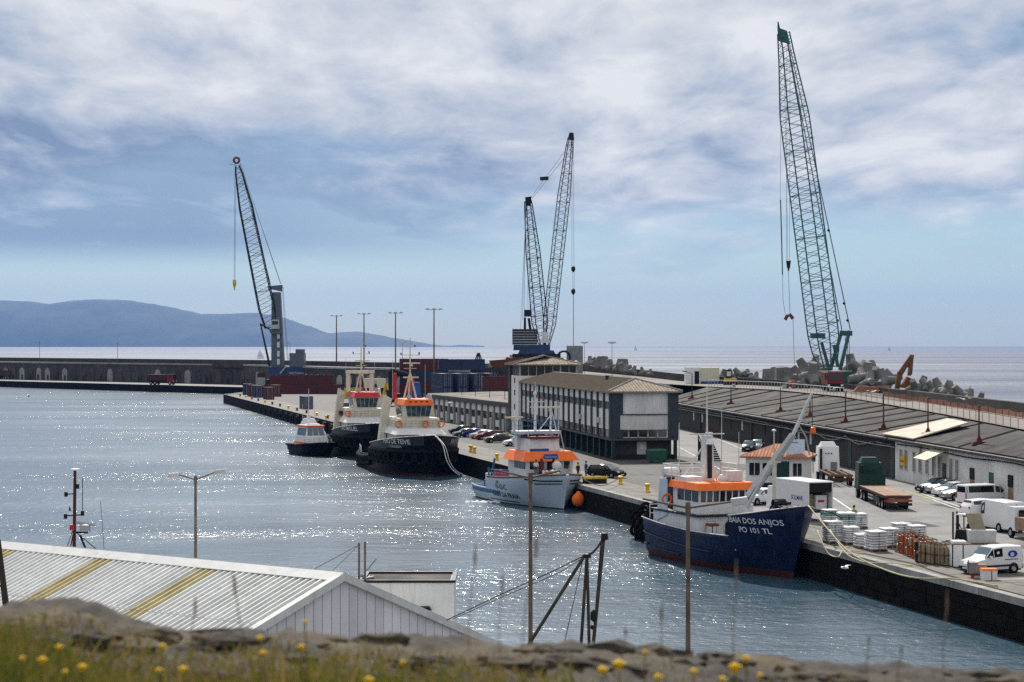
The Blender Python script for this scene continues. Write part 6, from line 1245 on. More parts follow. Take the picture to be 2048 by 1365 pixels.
MB().tbox(3.1,4.9,-1.1,1.1,.6,2.6,.2,.1).obj('cab', 'car_white', bt)
flat_text('SOLMAR', .55, 'car_blue', bt, (-1.0, 1.21, 1.75), (math.pi/2, 0, math.pi))
for x in (-1.8, 3.8):
    for sg in (-1, 1): wheel(bt, x, sg*1.0, .45, .28)
# tractor and flatbed trailer, heading away
def tractor(r, x, paint, sleeper):
    c = MB().tbox(x, x+2.3, -1.22, 1.22, .9, sleeper, .12, .1).obj('cab', paint, r, smooth=False)
    MB().tbox(x+.3, x+2.0, -.9, .9, sleeper, sleeper+.5, .35, .2).obj('roof_fairing', paint, r)
    B('rear_grille', 'steel_grey', c, x-.05, x, -.9, -.2, 1.2, 2.0)
    MB().tube((x-.25,.9,.9), (x-.25,.9,sleeper-.2), .14, n=8).obj('exhaust_stack', 'dark_steel', r)
    B('chassis', 'dark_steel', r, x-3.6, x+2.0, -.5, .5, .6, .95)
    for xx in (x-2.9, x-1.6, x+1.3):
        for sg in (-1, 1): wheel(r, xx, sg*1.02, .5, .34)
    for k in (-.3, 0, .3): B('badge', 'dark_steel', c, x-.03, x, k-.08, k+.08, sleeper-.8, sleeper-.68)
fl = thing('flatbed_lorry', 'dark green lorry with long empty flatbed trailer seen from behind', 'truck', gp(1797, 1022), QA-.235, 'trucks on the quay')
fl.rotation_euler.z = math.atan2(193.9-181, (33.3+1.27)-35.0+.45)
Lf = 13.2
for k in range(8): B('deck_board', 'bed_wood', fl, 0, Lf, -1.27+k*.318, -1.27+k*.318+.31, 1.32, 1.4)
B('deck_frame', 'red_oxide', fl, 0, Lf, -1.2, 1.2, 1.1, 1.32); B('tail_beam', 'mesh_orange', fl, -.04, .1, -1.0, 1.0, .78, 1.08); B('rear_bumper', 'dark_steel', fl, .0, .15, -1.25, 1.25, .45, .68)
for sg in (-1, 1): B('tail_light', 'tail_red', fl, -.06, .04, sg*1.1-.15, sg*1.1+.15, .8, 1.0); B('side_rail', 'dark_steel', fl, 3, 9, sg*1.18-.03, sg*1.18+.03, .5, 1.0)
for k in range(2): B('side_guard', 'light_grey', fl, 6.2, 8.6, 1.2, 1.24, .55+k*.3, .65+k*.3)
B('headboard', 'truck_green', fl, Lf-.1, Lf, -1.25, 1.25, 1.4, 2.5)
for x in (1.8, 3.1, 4.4):
    for sg in (-1, 1): wheel(fl, x, sg*1.0, .5, .36)
tractor(fl, Lf+.9, 'truck_green', 3.5)
wt_ = thing('tractor_unit', 'white lorry tractor unit with bare skeletal trailer beside the booth', 'truck', gp(1688, 975)+Vector((0, 1, 0)), 0, 'trucks on the quay'); wt_.rotation_euler.z = math.atan2(1, .02)
for y in (-.5, .5): B('frame_rail', 'brown_pole', wt_, 0, 9.5, y-.08, y+.08, 1.0, 1.3)
for k in range(7): B('cross_member', 'rust', wt_, .3+k*1.45, .5+k*1.45, -1.2, 1.2, 1.02, 1.2)
for y in (-1.15, 1.15): B('frame_edge', 'bed_wood', wt_, .5, 9.2, y-.04, y+.04, 1.16, 1.26)
for x in (1.2, 2.5):
    for sg in (-1, 1): wheel(wt_, x, sg*1.0, .5, .36)
B('rear_bumper', 'red_oxide', wt_, -.1, .05, -1.2, 1.2, .6, .9); tractor(wt_, 10.4, 'car_white', 3.7)
# red lorries on the far quay and breakwater
def tipper(label, p, rz, body, cab, s=1.0):
    r = thing('tipper_lorry', label, 'truck', p, rz, 'red lorries'); r.scale = (s, s, s)
    MB().hexa([(-3.6,-1.1,1.2),(2.1,-1.1,1.2),(2.1,1.1,1.2),(-3.6,1.1,1.2),(-3.9,-1.3,2.9),(2.2,-1.3,2.9),(2.2,1.3,2.9),(-3.9,1.3,2.9)]).obj('tipper_body', body, r)
    c = MB().tbox(2.4,4.3,-1.2,1.2,.8,3.0,.12,.1).obj('cab', cab, r); MB().add([(4.33,-1.0,1.9),(4.33,1.0,1.9),(4.24,.95,2.75),(4.24,-.95,2.75)], [(0,1,2,3)]).obj('windscreen', 'glass', c, fix=False); B('grille', 'dark_steel', c, 4.3, 4.34, -.9, .9, .9, 1.4); B('headlight', 'lamp_lens', c, 4.3, 4.36, -1.1, -.75, 1.0, 1.25); B('headlight', 'lamp_lens', c, 4.3, 4.36, .75, 1.1, 1.0, 1.25)
    for sg in (-1, 1): B('side_window', 'glass', c, 2.9, 3.8, sg*1.17-.03, sg*1.17+.03, 1.9, 2.6)
    B('chassis', 'dark_steel', r, -3.4, 4.2, -.5, .5, .6, 1.2)
    for x in (-2.6, -1.3, 3.3):
        for sg in (-1, 1): wheel(r, x, sg*1.0, .5, .34)
tipper('red tipper lorry with brown body facing the camera under the green crane', Vector((at(1672, 775, 326).x, 330, 9.75)), hd_(-.05, -1), 'rust', 'car_red', 1.15)
tipper('red tipper lorry on the far left quay before the wall', gp(322, 770), hd_(.92, -.3), 'red_oxide', 'car_red', 1.35)
tipper('second dark red lorry body standing behind the far left one', gp(287, 765)+Vector((0,4,0)), hd_(-.9, .35), 'container_red', 'dark_red', 1.3)
tipper('red lorry half cut by the left edge of the far quay', gp(12, 759), hd_(-.8, .6), 'container_red', 'car_red', 1.35)
# forklift
fk = thing('forklift', 'dark forklift with white overhead guard behind the white freezer box', 'forklift', gp(1942, 1092)+Vector((0, 1.2, 0)), hd_(-.8, .6))
MB().tbox(-1.1,.8,-.55,.55,.25,1.1,.1,.05).obj('body', 'dark_steel', fk); MB().tube((.5,-.5,1.1),(.5,-.5,2.2),.05).tube((.5,.5,1.1),(.5,.5,2.2),.05).tube((-.7,-.5,1.1),(-.6,-.5,2.2),.05).tube((-.7,.5,1.1),(-.6,.5,2.2),.05).obj('guard_posts', 'dark_steel', fk); B('overhead_guard', 'white_paint', fk, -.75, .65, -.6, .6, 2.2, 2.28)
MB().tube((1.0,-.35,.1),(1.0,-.35,2.4),.07).tube((1.0,.35,.1),(1.0,.35,2.4),.07).box(1.0,1.9,-.4,-.28,.1,.16).box(1.0,1.9,.28,.4,.1,.16).obj('mast_and_forks', 'dark_steel', fk)
for x in (-.7, .5):
    for sg in (-1, 1): wheel(fk, x, sg*.5, .3, .2)
mc_ = thing('motorcycle', 'parked motorcycle against the white shed wall', 'motorcycle', gp(1843, 967), .9)
for x in (-.7, .7): MB().torus((x,0,.32), .26, .07, 'y', 14, 6).obj('wheel', 'rubber', mc_, smooth=True)
MB().hexa([(-.6,-.12,.5),(.5,-.12,.45),(.5,.12,.45),(-.6,.12,.5),(-.8,-.14,.85),(.35,-.12,.95),(.35,.12,.95),(-.8,.14,.85)]).tube((.7,0,.35),(.4,0,1.05),.04).tube((.4,-.35,1.05),(.4,.35,1.05),.03).obj('body', 'car_black', mc_)

# ================================================================ PEOPLE
def person(label, p, face, top, legs, h=1.75, pose='stand', hat=None, bare=False):
    r = thing('person', label, 'person', p, face); k = h/1.75
    J = {'pel': (0,0,.95), 'waist': (0,0,1.1), 'chest': (0,0,1.33), 'neck': (0,0,1.5), 'head0': (.01,0,1.58), 'head1': (.02,0,1.72)}
    st = .12 if pose == 'walk' else .0
    for s, n_ in ((1, 'l'), (-1, 'r')):
        J[n_+'hip'] = (0, s*.1, .9); J[n_+'knee'] = (.03+s*st, s*.11, .5); J[n_+'ank'] = (-.02+s*st*1.6, s*.11, .09); J[n_+'toe'] = (.16+s*st*1.6, s*.12, .03)
        J[n_+'sho'] = (0, s*.2, 1.42); J[n_+'elb'] = (-.02+(.0 if pose != 'work' else .12), s*.26, 1.15); J[n_+'wri'] = (.06+(.2 if pose == 'work' else 0), s*.25, .92+(.12 if pose == 'work' else 0))
        w = Vector(J[n_+'wri']); J[n_+'palm'] = w+Vector((.02, 0, -.07))
        for f in range(4): J[f'{n_}f{f}'] = w+Vector((.055-.03*f, 0, -.145+.008*abs(f-1.5)))
        J[n_+'th'] = w+Vector((.07, -s*.02, -.09))
    if pose == 'sit':
        for s, n_ in ((1, 'l'), (-1, 'r')): J[n_+'knee'] = (.42, s*.13, .92); J[n_+'ank'] = (.45, s*.13, .5); J[n_+'toe'] = (.62, s*.13, .45); J[n_+'wri'] = (.32, s*.2, 1.12); w = Vector(J[n_+'wri']); J[n_+'palm'] = w+Vector((.07,0,0)); J[n_+'th'] = w+Vector((.08,-s*.03,.03)); [J.__setitem__(f'{n_}f{f}', w+Vector((.14, s*(.03-.02*f), -.02))) for f in range(4)]; J[n_+'elb'] = (.06, s*.26, 1.16)
    E = [('pel','waist'),('waist','chest'),('chest','neck'),('neck','head0'),('head0','head1')]
    rad = {'pel':.13,'waist':.125,'chest':.15,'neck':.055,'head0':.085,'head1':.095}
    for n_ in 'lr':
        E += [('pel',n_+'hip'),(n_+'hip',n_+'knee'),(n_+'knee',n_+'ank'),(n_+'ank',n_+'toe'),('chest',n_+'sho'),(n_+'sho',n_+'elb'),(n_+'elb',n_+'wri'),(n_+'wri',n_+'palm'),(n_+'palm',n_+'th')]+[(n_+'palm',f'{n_}f{f}') for f in range(4)]
        rad.update({n_+'hip':.095,n_+'knee':.062,n_+'ank':.045,n_+'toe':.04,n_+'sho':.065,n_+'elb':.045,n_+'wri':.03,n_+'palm':.033,n_+'th':.01}); rad.update({f'{n_}f{f}':.009 for f in range(4)})
    names = list(J); me = bpy.data.meshes.new('body'); me.from_pydata([Vector(J[n_])*k for n_ in names], [(names.index(a), names.index(b)) for a, b in E], [])
    tmp = bpy.data.objects.new('tmp', me); COL.objects.link(tmp); tmp.modifiers.new('s', 'SKIN'); sub = tmp.modifiers.new('d', 'SUBSURF'); sub.levels = 1; sub.render_levels = 1
    for i, n_ in enumerate(names): me.skin_vertices[0].data[i].radius = (rad[n_]*k,)*2; me.skin_vertices[0].data[i].use_root = (n_ == 'pel')
    dg = bpy.context.evaluated_depsgraph_get(); dg.update(); bm_e = bpy.data.meshes.new_from_object(tmp.evaluated_get(dg)); bpy.data.objects.remove(tmp)
    bm_e.materials.clear()
    for x in (top, legs, 'skin', 'cloth_dark'): bm_e.materials.append(M[x])
    pts = [Vector(J[n_])*k for n_ in names]
    for f in bm_e.polygons:
        c = f.center; nn = names[min(range(len(pts)), key=lambda i: (pts[i]-c).length)]
        f.material_index = 2 if nn in ('head0','head1','neck') or nn[1:] in ('wri','palm','th','f0','f1','f2','f3') or (bare and nn[1:] == 'elb') else (3 if nn[1:] in ('ank','toe') else (1 if nn == 'pel' or nn[1:] in ('hip','knee') else 0)); f.use_smooth = True
    link('body', bm_e, r)
    hd = Vector(J['head1'])*k
    MB().lathe([(0,.125),(.06,.115),(.1,.06),(.108,-.02),(.1,-.06)], hd+Vector((-.02,0,.0)), 10).obj('hair' if not hat else 'cap', hat or 'hair', r, smooth=True)
    for s in (-1, 1): MB().lathe([(0,-.012),(.012,0),(0,.012)], hd+Vector((.09,s*.035,-.03)), 6).obj('eye', 'dark_steel', r); MB().lathe([(0,-.03),(.02,0),(0,.03)], hd+Vector((.0,s*.1,-.05)), 6).obj('ear', 'skin', r)
    MB().tube(hd+Vector((.085,0,-.03)), hd+Vector((.115,0,-.065)), .012, .018, 6).obj('nose', 'skin', r); MB().box(hd.x+.075,hd.x+.095,-.025,.025,hd.z-.105,hd.z-.095).obj('mouth', 'dark_red', r)
    return r
person('person in yellow shirt and dark trousers walking behind the white sacks', gp(1708, 1056), hd_(-.3, 1), 'cloth_yellow', 'cloth_dark', 1.78, 'walk', None, True)
person('person in dark work clothes standing beside the gas bottle cage', gp(1833, 1127), hd_(1, .2), 'cloth_dark', 'cloth_dark', 1.82)
person('person in black shirt at the white freezer box', gp(1915, 1085), hd_(.9, .3), 'cloth_dark', 'trouser_beige', 1.75, 'work', None, True)
person('person in blue jacket standing at the quay beside the fishing vessel', gp(1172, 954), hd_(-.8, -.5), 'cloth_blue', 'cloth_blue', 1.75)
person('person in dark jacket aboard the fishing vessel side', gp(1156, 957), hd_(.6, -.8), 'cloth_dark', 'cloth_dark', 1.72)
person('person in orange top at the guard booth door', gp(1556, 974), hd_(.9, -.2), 'cloth_orange', 'cloth_blue', 1.75, 'walk')
person('person in yellow high visibility vest before the annex wall', gp(1015, 884), hd_(.5, -.8), 'cloth_hivis', 'cloth_dark', 1.75)
person('driver in dark clothes sitting in the forklift', gp(1942, 1092)+Vector((.1, 1.2, .1)), hd_(-.8, .6), 'cloth_dark', 'cloth_dark', 1.72, 'sit')
person('person in orange vest standing on the breakwater road left of the red lorry', Vector((at(1587, 772, 340).x, 340, 10.1)), hd_(.3, -.9), 'cloth_orange', 'cloth_orange', 1.8)
person('deckhand in white on the foredeck of the fishing vessel', Vector((0,0,0))+gp(1072, 952, 3.3), hd_(.2, -1), 'sack_white', 'cloth_dark', 1.7, 'work')

# ================================================================ CARGO AND QUAY FURNITURE
def sacks(label, x, y, w, h, green=False, rows=None):
    p = gp(x, y); r = thing('sack_pallet', label, 'sack pallet', p+Vector((0, w/2, 0)), QA+R.uniform(-.15, .15), 'pallets of white sacks')
    pm = MB()
    for k in range(5): pm.box(-w/2+k*w/5, -w/2+k*w/5+w/7, -w/2, w/2, .11, .14)
    for k in range(3): pm.box(-w/2, w/2, -w/2+k*w*.44, -w/2+k*w*.44+w*.1, 0, .11)
    pm.obj('pallet', 'pallet_wood', r); n = rows or max(3, int(h/.17)); t = h/n
    for k in range(n):
        for i in range(2):
            for j in range(2):
                s = R.uniform(.92, 1.04); dx, dy = R.uniform(-.04, .04), R.uniform(-.04, .04); a = w*.26*s; c = Vector((-w/4+i*w/2+dx, -w/4+j*w/2+dy, .14+t*(k+.5)))
                rows_ = []
                for u, zz in ((.55,-.5),(.95,-.3),(1.02,0),(.95,.3),(.55,.5)): rows_.append([(c.x+a*u*cx_, c.y+a*u*cy_, c.z+zz*t*1.05) for cx_, cy_ in ((-1,-.8),(-.8,-1),(.8,-1),(1,-.8),(1,.8),(.8,1),(-.8,1),(-1,.8),(-1,-.8))])
                m = MB().grid(rows_); m.add(rows_[-1][:8], [tuple(range(8))]); m.obj('sack', 'sack_green' if (green and k in (n-2, n-3)) else 'sack_white', r, smooth=50)
    return r
for x, y, w, h, g, lb in ((1661,1052,1.1,1.2,True,'pallet of white sacks with green band nearest the ship bow'), (1668,1088,1.25,1.55,False,'pallet of white sacks at the quay edge beside the mooring rope'), (1696,1066,1.35,1.45,True,'tall pallet of white sacks with green band in the middle row'), (1720,1058,1.2,1.1,False,'far pallet of white sacks behind the middle row'), (1704,1090,1.15,1.2,False,'pallet of white and blue sacks with red print'), (1727,1098,1.05,.95,False,'low pallet of grey white sacks between two taller ones'), (1755,1104,1.3,1.35,False,'broad pallet of white sacks left of the gas bottle cages'), (1781,1096,1.2,1.3,False,'white sack pallet partly behind the gas bottle cages'), (1805,1082,1.2,1.2,False,'white sack pallet in the back row behind the cages'), (1835,1084,1.2,1.1,False,'rightmost white sack pallet in the back row')):
    sacks(lb, x, y, w, h, g)
gasm = MB().lathe([(0,0),(.15,0),(.155,.08),(.155,.78),(.13,.88),(.06,.93),(.06,1.0),(0,1.0)], n=10).mesh('gas_bottle', 'gas_beige', 40); gaso = MB().lathe([(0,0),(.15,0),(.155,.08),(.155,.4),(.13,.48),(.06,.52),(.08,.6),(0,.6)], n=10).mesh('gas_bottle', 'gas_orange', 40); gasb = MB().lathe([(0,0),(.15,0),(.155,.08),(.155,.4),(.13,.48),(.06,.52),(.08,.6),(0,.6)], n=10).mesh('gas_bottle', 'gas_beige', 40)
def cage(label, p, rz, nx, ny, kind):
    r = thing('gas_bottle_cage', label, 'gas cage', p, rz, 'gas bottle cages'); w, d = nx*.34+.1, ny*.34+.1; hh = 1.45
    f = MB()
    for x in (0, w):
        for y in (0, d): f.tube((x,y,0), (x,y,hh), .035, n=4)
    for z in (.06, .72, hh):
        for a, b in (((0,0),(w,0)), ((w,0),(w,d)), ((w,d),(0,d)), ((0,d),(0,0))): f.tube((*a,z), (*b,z), .03, n=4)
    f.obj('frame', 'rust', r)
    for i in range(nx):
        for j in range(ny):
            if kind == 'tall': o = link('gas_bottle', gasm, r, (.2+i*.34, .2+j*.34, .1)); o.scale = (1,1,1.3)
            else:
                for z in (.1, .78): link('gas_bottle', gaso if R.random() < .62 else gasb, r, (.2+i*.34, .2+j*.34, z))
    return r
pc = gp(1790, 1104); dv = (gp(1836, 1122)-pc).normalized(); crz = math.atan2(dv.y, dv.x)
for k, (x, y) in enumerate(((1790,1104), (1807,1111), (1824,1118))): cage(['left', 'middle', 'right'][k]+' double tier cage of orange and beige gas bottles', gp(x, y), crz, 3, 4, 'double')
for k, (x, y) in enumerate(((1843,1128), (1862,1131), (1881,1133))): cage(['left', 'middle', 'right'][k]+' single tier cage of tall beige gas bottles', gp(x, y)+Vector((0, .2, 0)), .12, 2, 3, 'tall')
fz = thing('freezer_box', 'large white insulated box with lidded top beside the white delivery van', 'box', gp(1905, 1136), -.04)
B('body', 'white_paint', fz, 0, 3.3, 0, 1.6, .08, 1.55); B('base', 'dark_steel', fz, .05, 3.25, .05, 1.55, 0, .08); B('rim', 'rust', fz, -.02, 3.32, -.02, 1.62, 1.55, 1.6); MB().box(-.03,.04,-.03,.04,.1,1.55).box(.68,.74,-.03,.0,.1,1.55).obj('edge_strip', 'dark_steel', fz); B('lid', 'white_paint', fz, .1, 1.0, .3, 1.4, 1.6, 1.75)
tb = thing('grey_tub', 'grey plastic fish tub standing on the white insulated box', 'tub', gp(1905, 1136)+Vector((1.3, .5, 1.62)), -.05); MB().tbox(0,1.7,0,1.0,0,.85,-.08,-.06).obj('tub', 'light_grey', tb); MB().hexa([(.2,.9,.85),(1.2,.9,.85),(1.2,.95,.85),(.2,.95,.85),(-.1,1.2,1.9),(.9,1.2,1.9),(.9,1.25,1.9),(-.1,1.25,1.9)]).obj('open_lid', 'gas_beige', tb)
cr_ = thing('orange_lid_crate', 'white plastic crate with orange lid in front of the delivery van', 'crate', gp(1965, 1161), .0); B('body', 'sack_white', cr_, 0, .95, 0, .7, 0, .62); MB().tbox(-.03,.98,-.03,.73,.62,.72,.03,.03).obj('lid', 'orange_paint', cr_); B('strap', 'bed_wood', cr_, .55, .62, -.02, 0, 0, .62)
tr = thing('hand_trolley', 'grey and red loaded hand trolley before the delivery van bonnet', 'trolley', gp(1940, 1157), .1); B('load', 'steel_grey', tr, 0, .55, 0, .6, .3, 1.0); B('load_box', 'bed_wood', tr, .58, 1.15, .05, .6, .3, .85); MB().box(0,1.2,0,.6,.2,.28).tube((0,.3,.2),(0,.3,1.15),.03).obj('frame', 'red_oxide', tr)
for x in (.2, 1.0): MB().lathe([(0,-.05),(.12,-.05),(.12,.05),(0,.05)], (x,.05,.12), 10, 'y').obj('wheel', 'red_paint', tr)
bol = None
BOL = [(1878,1121,1.0,'red bollard with yellow top beside the gas bottle cages'), (1241,969,1.0,'yellow bollard right of the black hatchback'), (1295,985,1.0,'yellow bollard beside the black tyre fenders'), (994,921,1.0,'yellow bollard left of the fishing vessel'), (949,907,1.0,'yellow bollard near the bow rope of the near tug'), (942,905,1.15,'tall yellow post cluster beside the near tug'), (652,839,.9,'yellow bollard near the pilot boat mast')]
bm1 = MB().lathe([(0,0),(.32,0),(.3,.12),(.2,.2),(.2,.5),(.34,.62),(.34,.72),(.2,.8),(0,.8)], n=12)
bmy = bm1.mesh('bollard', 'yellow', 40); bmr = bm1.mesh('bollard', 'red_oxide', 40); bmk = bm1.mesh('bollard', 'rust', 40)
for x, y, s, lb in BOL:
    r = thing('bollard', lb, 'bollard', gp(x, y), 0, 'yellow bollards on the quay'); o = link('post', bmr if x == 1878 else bmy, r); o.scale = (s*.9, s*.9, s*1.15)
    if x == 1878: MB().lathe([(0,.98),(.3,.95),(.32,.8)], n=12).obj('top', 'yellow', r)
for k in range(14):
    u = 232+k*16.5; r = thing('small_bollard', ORD[13-k]+' small rusty bollard from the far end of the container quay', 'bollard', uv(u, .9), 0, 'small bollards along the container quay'); o = link('post', bmk if k % 3 else bmy, r); o.scale = (1.05, 1.05, .9)
for k in range(26):                                                # black rubber fenders along the far quay face
    u = 205+k*10.4; r = thing('quay_fender', ORD[25-k]+' black rubber fender from the far end of the container quay', 'fender', uv(u, -.55, .2), QA, 'black fenders along the container quay')
    MB().tbox(-2.6,2.6,-.5,.6,-.5,2.0,.3,.1).obj('block', 'rubber', r); MB().torus((0,.6,.9), .6, .25, 'y', 12, 6).obj('tyre', 'rubber', r, smooth=True)
# tyre wrapped floating fenders off the blue ship's stern
for k, (u, v, s) in enumerate(((32.5,-2.0,1.9), (25.5,-1.8,1.45))):
    r = thing('floating_fender', ['larger black floating fender wrapped in tyres behind the blue ship', 'smaller black floating fender wrapped in tyres at the blue ship stern'][k], 'fender', uv(u, v, 1.1), QA, 'floating fenders')
    MB().lathe([(0,-2.6*s/1.9),(s*.6,-2.4*s/1.9),(s*.88,-1.6*s/1.9),(s*.9,1.6*s/1.9),(s*.6,2.4*s/1.9),(0,2.6*s/1.9)], n=16, ax='x').obj('core', 'rubber', r, smooth=True)
    for i in range(5):
        for j in range(9):
            a = j*2*math.pi/9+i*.3; x = (-1.7+i*.85)*s/1.9; o = MB().torus((0,0,0), .42, .17, 'x', 10, 5).obj('tyre', 'rubber', r, smooth=True); o.location = (x, s*.93*math.cos(a), s*.93*math.sin(a)); o.rotation_euler = (a, 0, math.pi/2*0+.5*(j % 2))
ob_ = thing('orange_mooring_buoy', 'bright orange round buoy hanging between the fishing vessel and the quay', 'buoy', uv(64.6, -.75, 1.15)); MB().lathe([(0,.95),(.16,.85),(.26,.72),(.6,.38),(.68,0),(.56,-.42),(.28,-.66),(0,-.72)], n=16).obj('float', 'orange_paint', ob_, smooth=True); MB().torus((0,0,1.15), .12, .04, 'x', 10, 5).obj('eye', 'dark_steel', ob_)
dn = thing('wooden_dunnage', 'yellow and dark equipment crate on the quay beside the fishing vessel', 'crate', gp(1189, 967), .2); B('box', 'dark_steel', dn, -1.2, 1.2, -.5, .5, 0, .55); MB().box(-1.3,1.3,-.6,-.45,.5,.72).box(-1.3,1.3,.45,.6,.5,.72).tube((1.25,-.5,0),(1.25,-.5,.9),.05).obj('frame', 'yellow', dn)
# ropes
def rope(name, label, pts, r, m='rope'):
    out = []
    P_ = [Vector(p) for p in pts]
    for i in range(len(P_)-1):
        p0, p1, p2, p3 = P_[max(0,i-1)], P_[i], P_[i+1], P_[min(len(P_)-1,i+2)]
        for k in range(6):
            t = k/6; out.append(.5*((2*p1)+(p2-p0)*t+(2*p0-5*p1+4*p2-p3)*t*t+(3*p1-p0-3*p2+p3)*t**3))
    out.append(P_[-1]); o = MB().path(out, r, 5).obj(name, m, None, smooth=True); tag(o, label, 'rope', 'mooring ropes'); return o
rope('mooring_rope', 'long pale bow rope from the blue ship sagging to the quay edge', [at(1617,1012,149), at(1655,1058,143), at(1700,1105,137), at(1765,1138,131), at(1830,1156,126.5), uv(-23.5,.1,2.75), uv(-27,1.2,2.68)], .055)
rope('mooring_rope', 'second pale rope hanging from the blue ship bow to the quay', [at(1635,1062,147), at(1655,1105,143.5), at(1676,1114,141.5), uv(-5.5,.05,2.72), uv(-7,.9,2.66)], .045)
rope('mooring_rope', 'pale rope looping from the sacks down the quay face', [at(1660,1060,146), at(1690,1105,140.5), at(1720,1122,138), at(1745,1126,136.5), uv(-14,.05,2.74), uv(-15,1.0,2.66)], .045)
rope('mooring_rope', 'dark rope lying along the quay edge towards the bollard', [uv(-5,.9,2.66), uv(-9,1.2,2.66), uv(-14,1.6,2.66), uv(-19,1.0,2.66), uv(-26,.7,2.66), uv(-33,.6,2.66)], .035, 'dark_rope')
rope('mooring_rope', 'double grey rope from the near tug bow to the water', [at(870,872,262), at(885,890,260), at(893,920,258), at(905,940,258), at(920,951,258)], .06, 'light_grey')
rope('mooring_rope', 'grey rope from the near tug bow to the quay', [at(872,872,262), at(890,893,258), at(900,925,257), at(912,942,258), at(925,949,259)], .055, 'light_grey')
rope('mooring_rope', 'rope from the fishing vessel bow to the quay bollard', [loc(ws, (0,0,0)) if False else at(1168,960,212), at(1205,972,206), gp(1241,968)+Vector((0,0,.7))], .04, 'dark_rope')
# gulls
def gull(label, p, s, rz, up=.25):
    t = thing('gull', label, 'bird', p, rz, 'gulls'); MB().lathe([(0,-.24*s),(.05*s,-.2*s),(.085*s,0),(.06*s,.14*s),(.05*s,.2*s),(0,.26*s)], n=8, ax='x').obj('body', 'gull', t, smooth=True)
    for sg in (-1, 1): MB().add([(.08*s,sg*.05*s,.02*s),(-.1*s,sg*.05*s,.02*s),(-.08*s,sg*.35*s,up*.45*s),(.1*s,sg*.35*s,up*.5*s),(-.12*s,sg*.7*s,up*.4*s),(-.04*s,sg*.7*s,up*.42*s)], [(0,1,2,3),(3,2,4,5)]).obj('wing', 'gull', t, fix=False)
    MB().tube((.25*s,0,0),(.31*s,0,-.01*s),.018*s,.006*s,5).obj('bill', 'yellow', t)
gull('gull flying low before the dark quay wall at right', at(1690, 1136, 118), 1.0, 2.6); gull('gull flying over the harbour water far left', at(57, 793, 500), 2.2, .4, .5); gull('gull flying above the breakwater parapet right of the excavator', at(1745, 784, 240), 1.4, 2.0); gull('gull gliding in front of the annex wall', at(900, 806, 300), 1.6, .1, .1); gull('gull gliding before the parapet above the pale roof', at(1928, 799, 220), 1.3, 1.0); gull('gull flying in front of the red lorry radiator', at(1668, 777, 240), 1.2, 1.8)
# low signs and cones on the side road
for k, (x, y) in enumerate(((1432,862), (1460,866))):
    r = thing('road_barrier', ['left', 'right'][k]+' low orange mesh barrier on the road before the stone shed', 'barrier', gp(x, y+10), -.25); B('panel', 'mesh_orange', r, -2.2, 2.2, -.04, .04, .3, 1.25)
    for a in (-2.1, 2.1): T('foot', 'dark_steel', r, (a,-.4,0), (a,0,1.3), .05)
# ================================================================ FOREGROUND
GABLE_A, GABLE_S = 38.8, .442
sq = MB().add([(-110,-20,Q),(7,-20,Q),(7,95,Q),(-110,104,Q)], [(0,1,2,3)]).add([(7,95,Q),(-110,104,Q),(-110,104,-2),(7,95,-2)], [(0,1,2,3)], 1).add([(7,-20,Q),(7,95,Q),(7,95,-2),(7,-20,-2)], [(0,1,2,3)], 1)
struct('shore_quay', sq, ['asphalt', 'quay_stone'], fix=False)
P0 = Vector((-6.257, 74.46, 9.0)); rd = Vector((-22.16+6.257, 86.5-74.46, 0)).normalized(); GA = math.radians(GABLE_A); gd = Vector((math.cos(GA), math.sin(GA), 0)); SL = GABLE_S
ws_ = thing('boat_shed', 'large white corrugated metal boat shed with yellowed roof sheets in the foreground', 'shed', (0, 0, 0))
HWL, HWR = 9.5, 9.5
def rp(k, t, side, dz=0): return P0+rd*k+gd*(t*side)+Vector((0, 0, -SL*t+dz))
def sheet_mesh(k0, side, m, hw):
    mb = MB(); prof = [(0,0),(.07,0),(.105,.085),(.19,.085),(.225,0),(.333,0)]
    pts = []
    for i in range(3):
        for a, z in prof[:-1]: pts.append((k0+i*.333+a, z))
    pts.append((k0+.998, 0)); mb.grid([[rp(a, .12, side, z) for a, z in pts], [rp(a, hw, side, z) for a, z in pts]])
    o = mb.obj('roof_sheet', m, ws_, fix=False); o.location.z = R.uniform(-.012, .012)
    for tt in (hw*.36, hw*.7):                                  # end lap of the sheet with its fixings
        lp_ = MB().grid([[rp(a, tt, side, z+.018) for a, z in pts], [rp(a, tt+.16, side, z+.012) for a, z in pts]]); lp_.obj('sheet_lap', m, o, fix=False)
    return o
for side, hw in ((-1, HWL), (1, HWR)):
    for k in range(30):
        c = rp(k+.5, .1, side); px = 1024+FPX*c.x/c.y
        ye = side < 0 and (abs(px-38) < 18 or abs(px-221) < 20 or abs(px-425) < 20)
        sheet_mesh(k+.12, side, 'roof_yellow' if ye else 'roof_metal', hw)
rc = MB()
for sgn in (-1, 1): rc.grid([[rp(0, 0, sgn, .14), rp(31, 0, sgn, .14)], [rp(0, .5, sgn, .1), rp(31, .5, sgn, .1)]])
o = rc.obj('ridge_cap', 'roof_metal', ws_, fix=False); so2 = o.modifiers.new('t', 'SOLIDIFY'); so2.thickness = .03
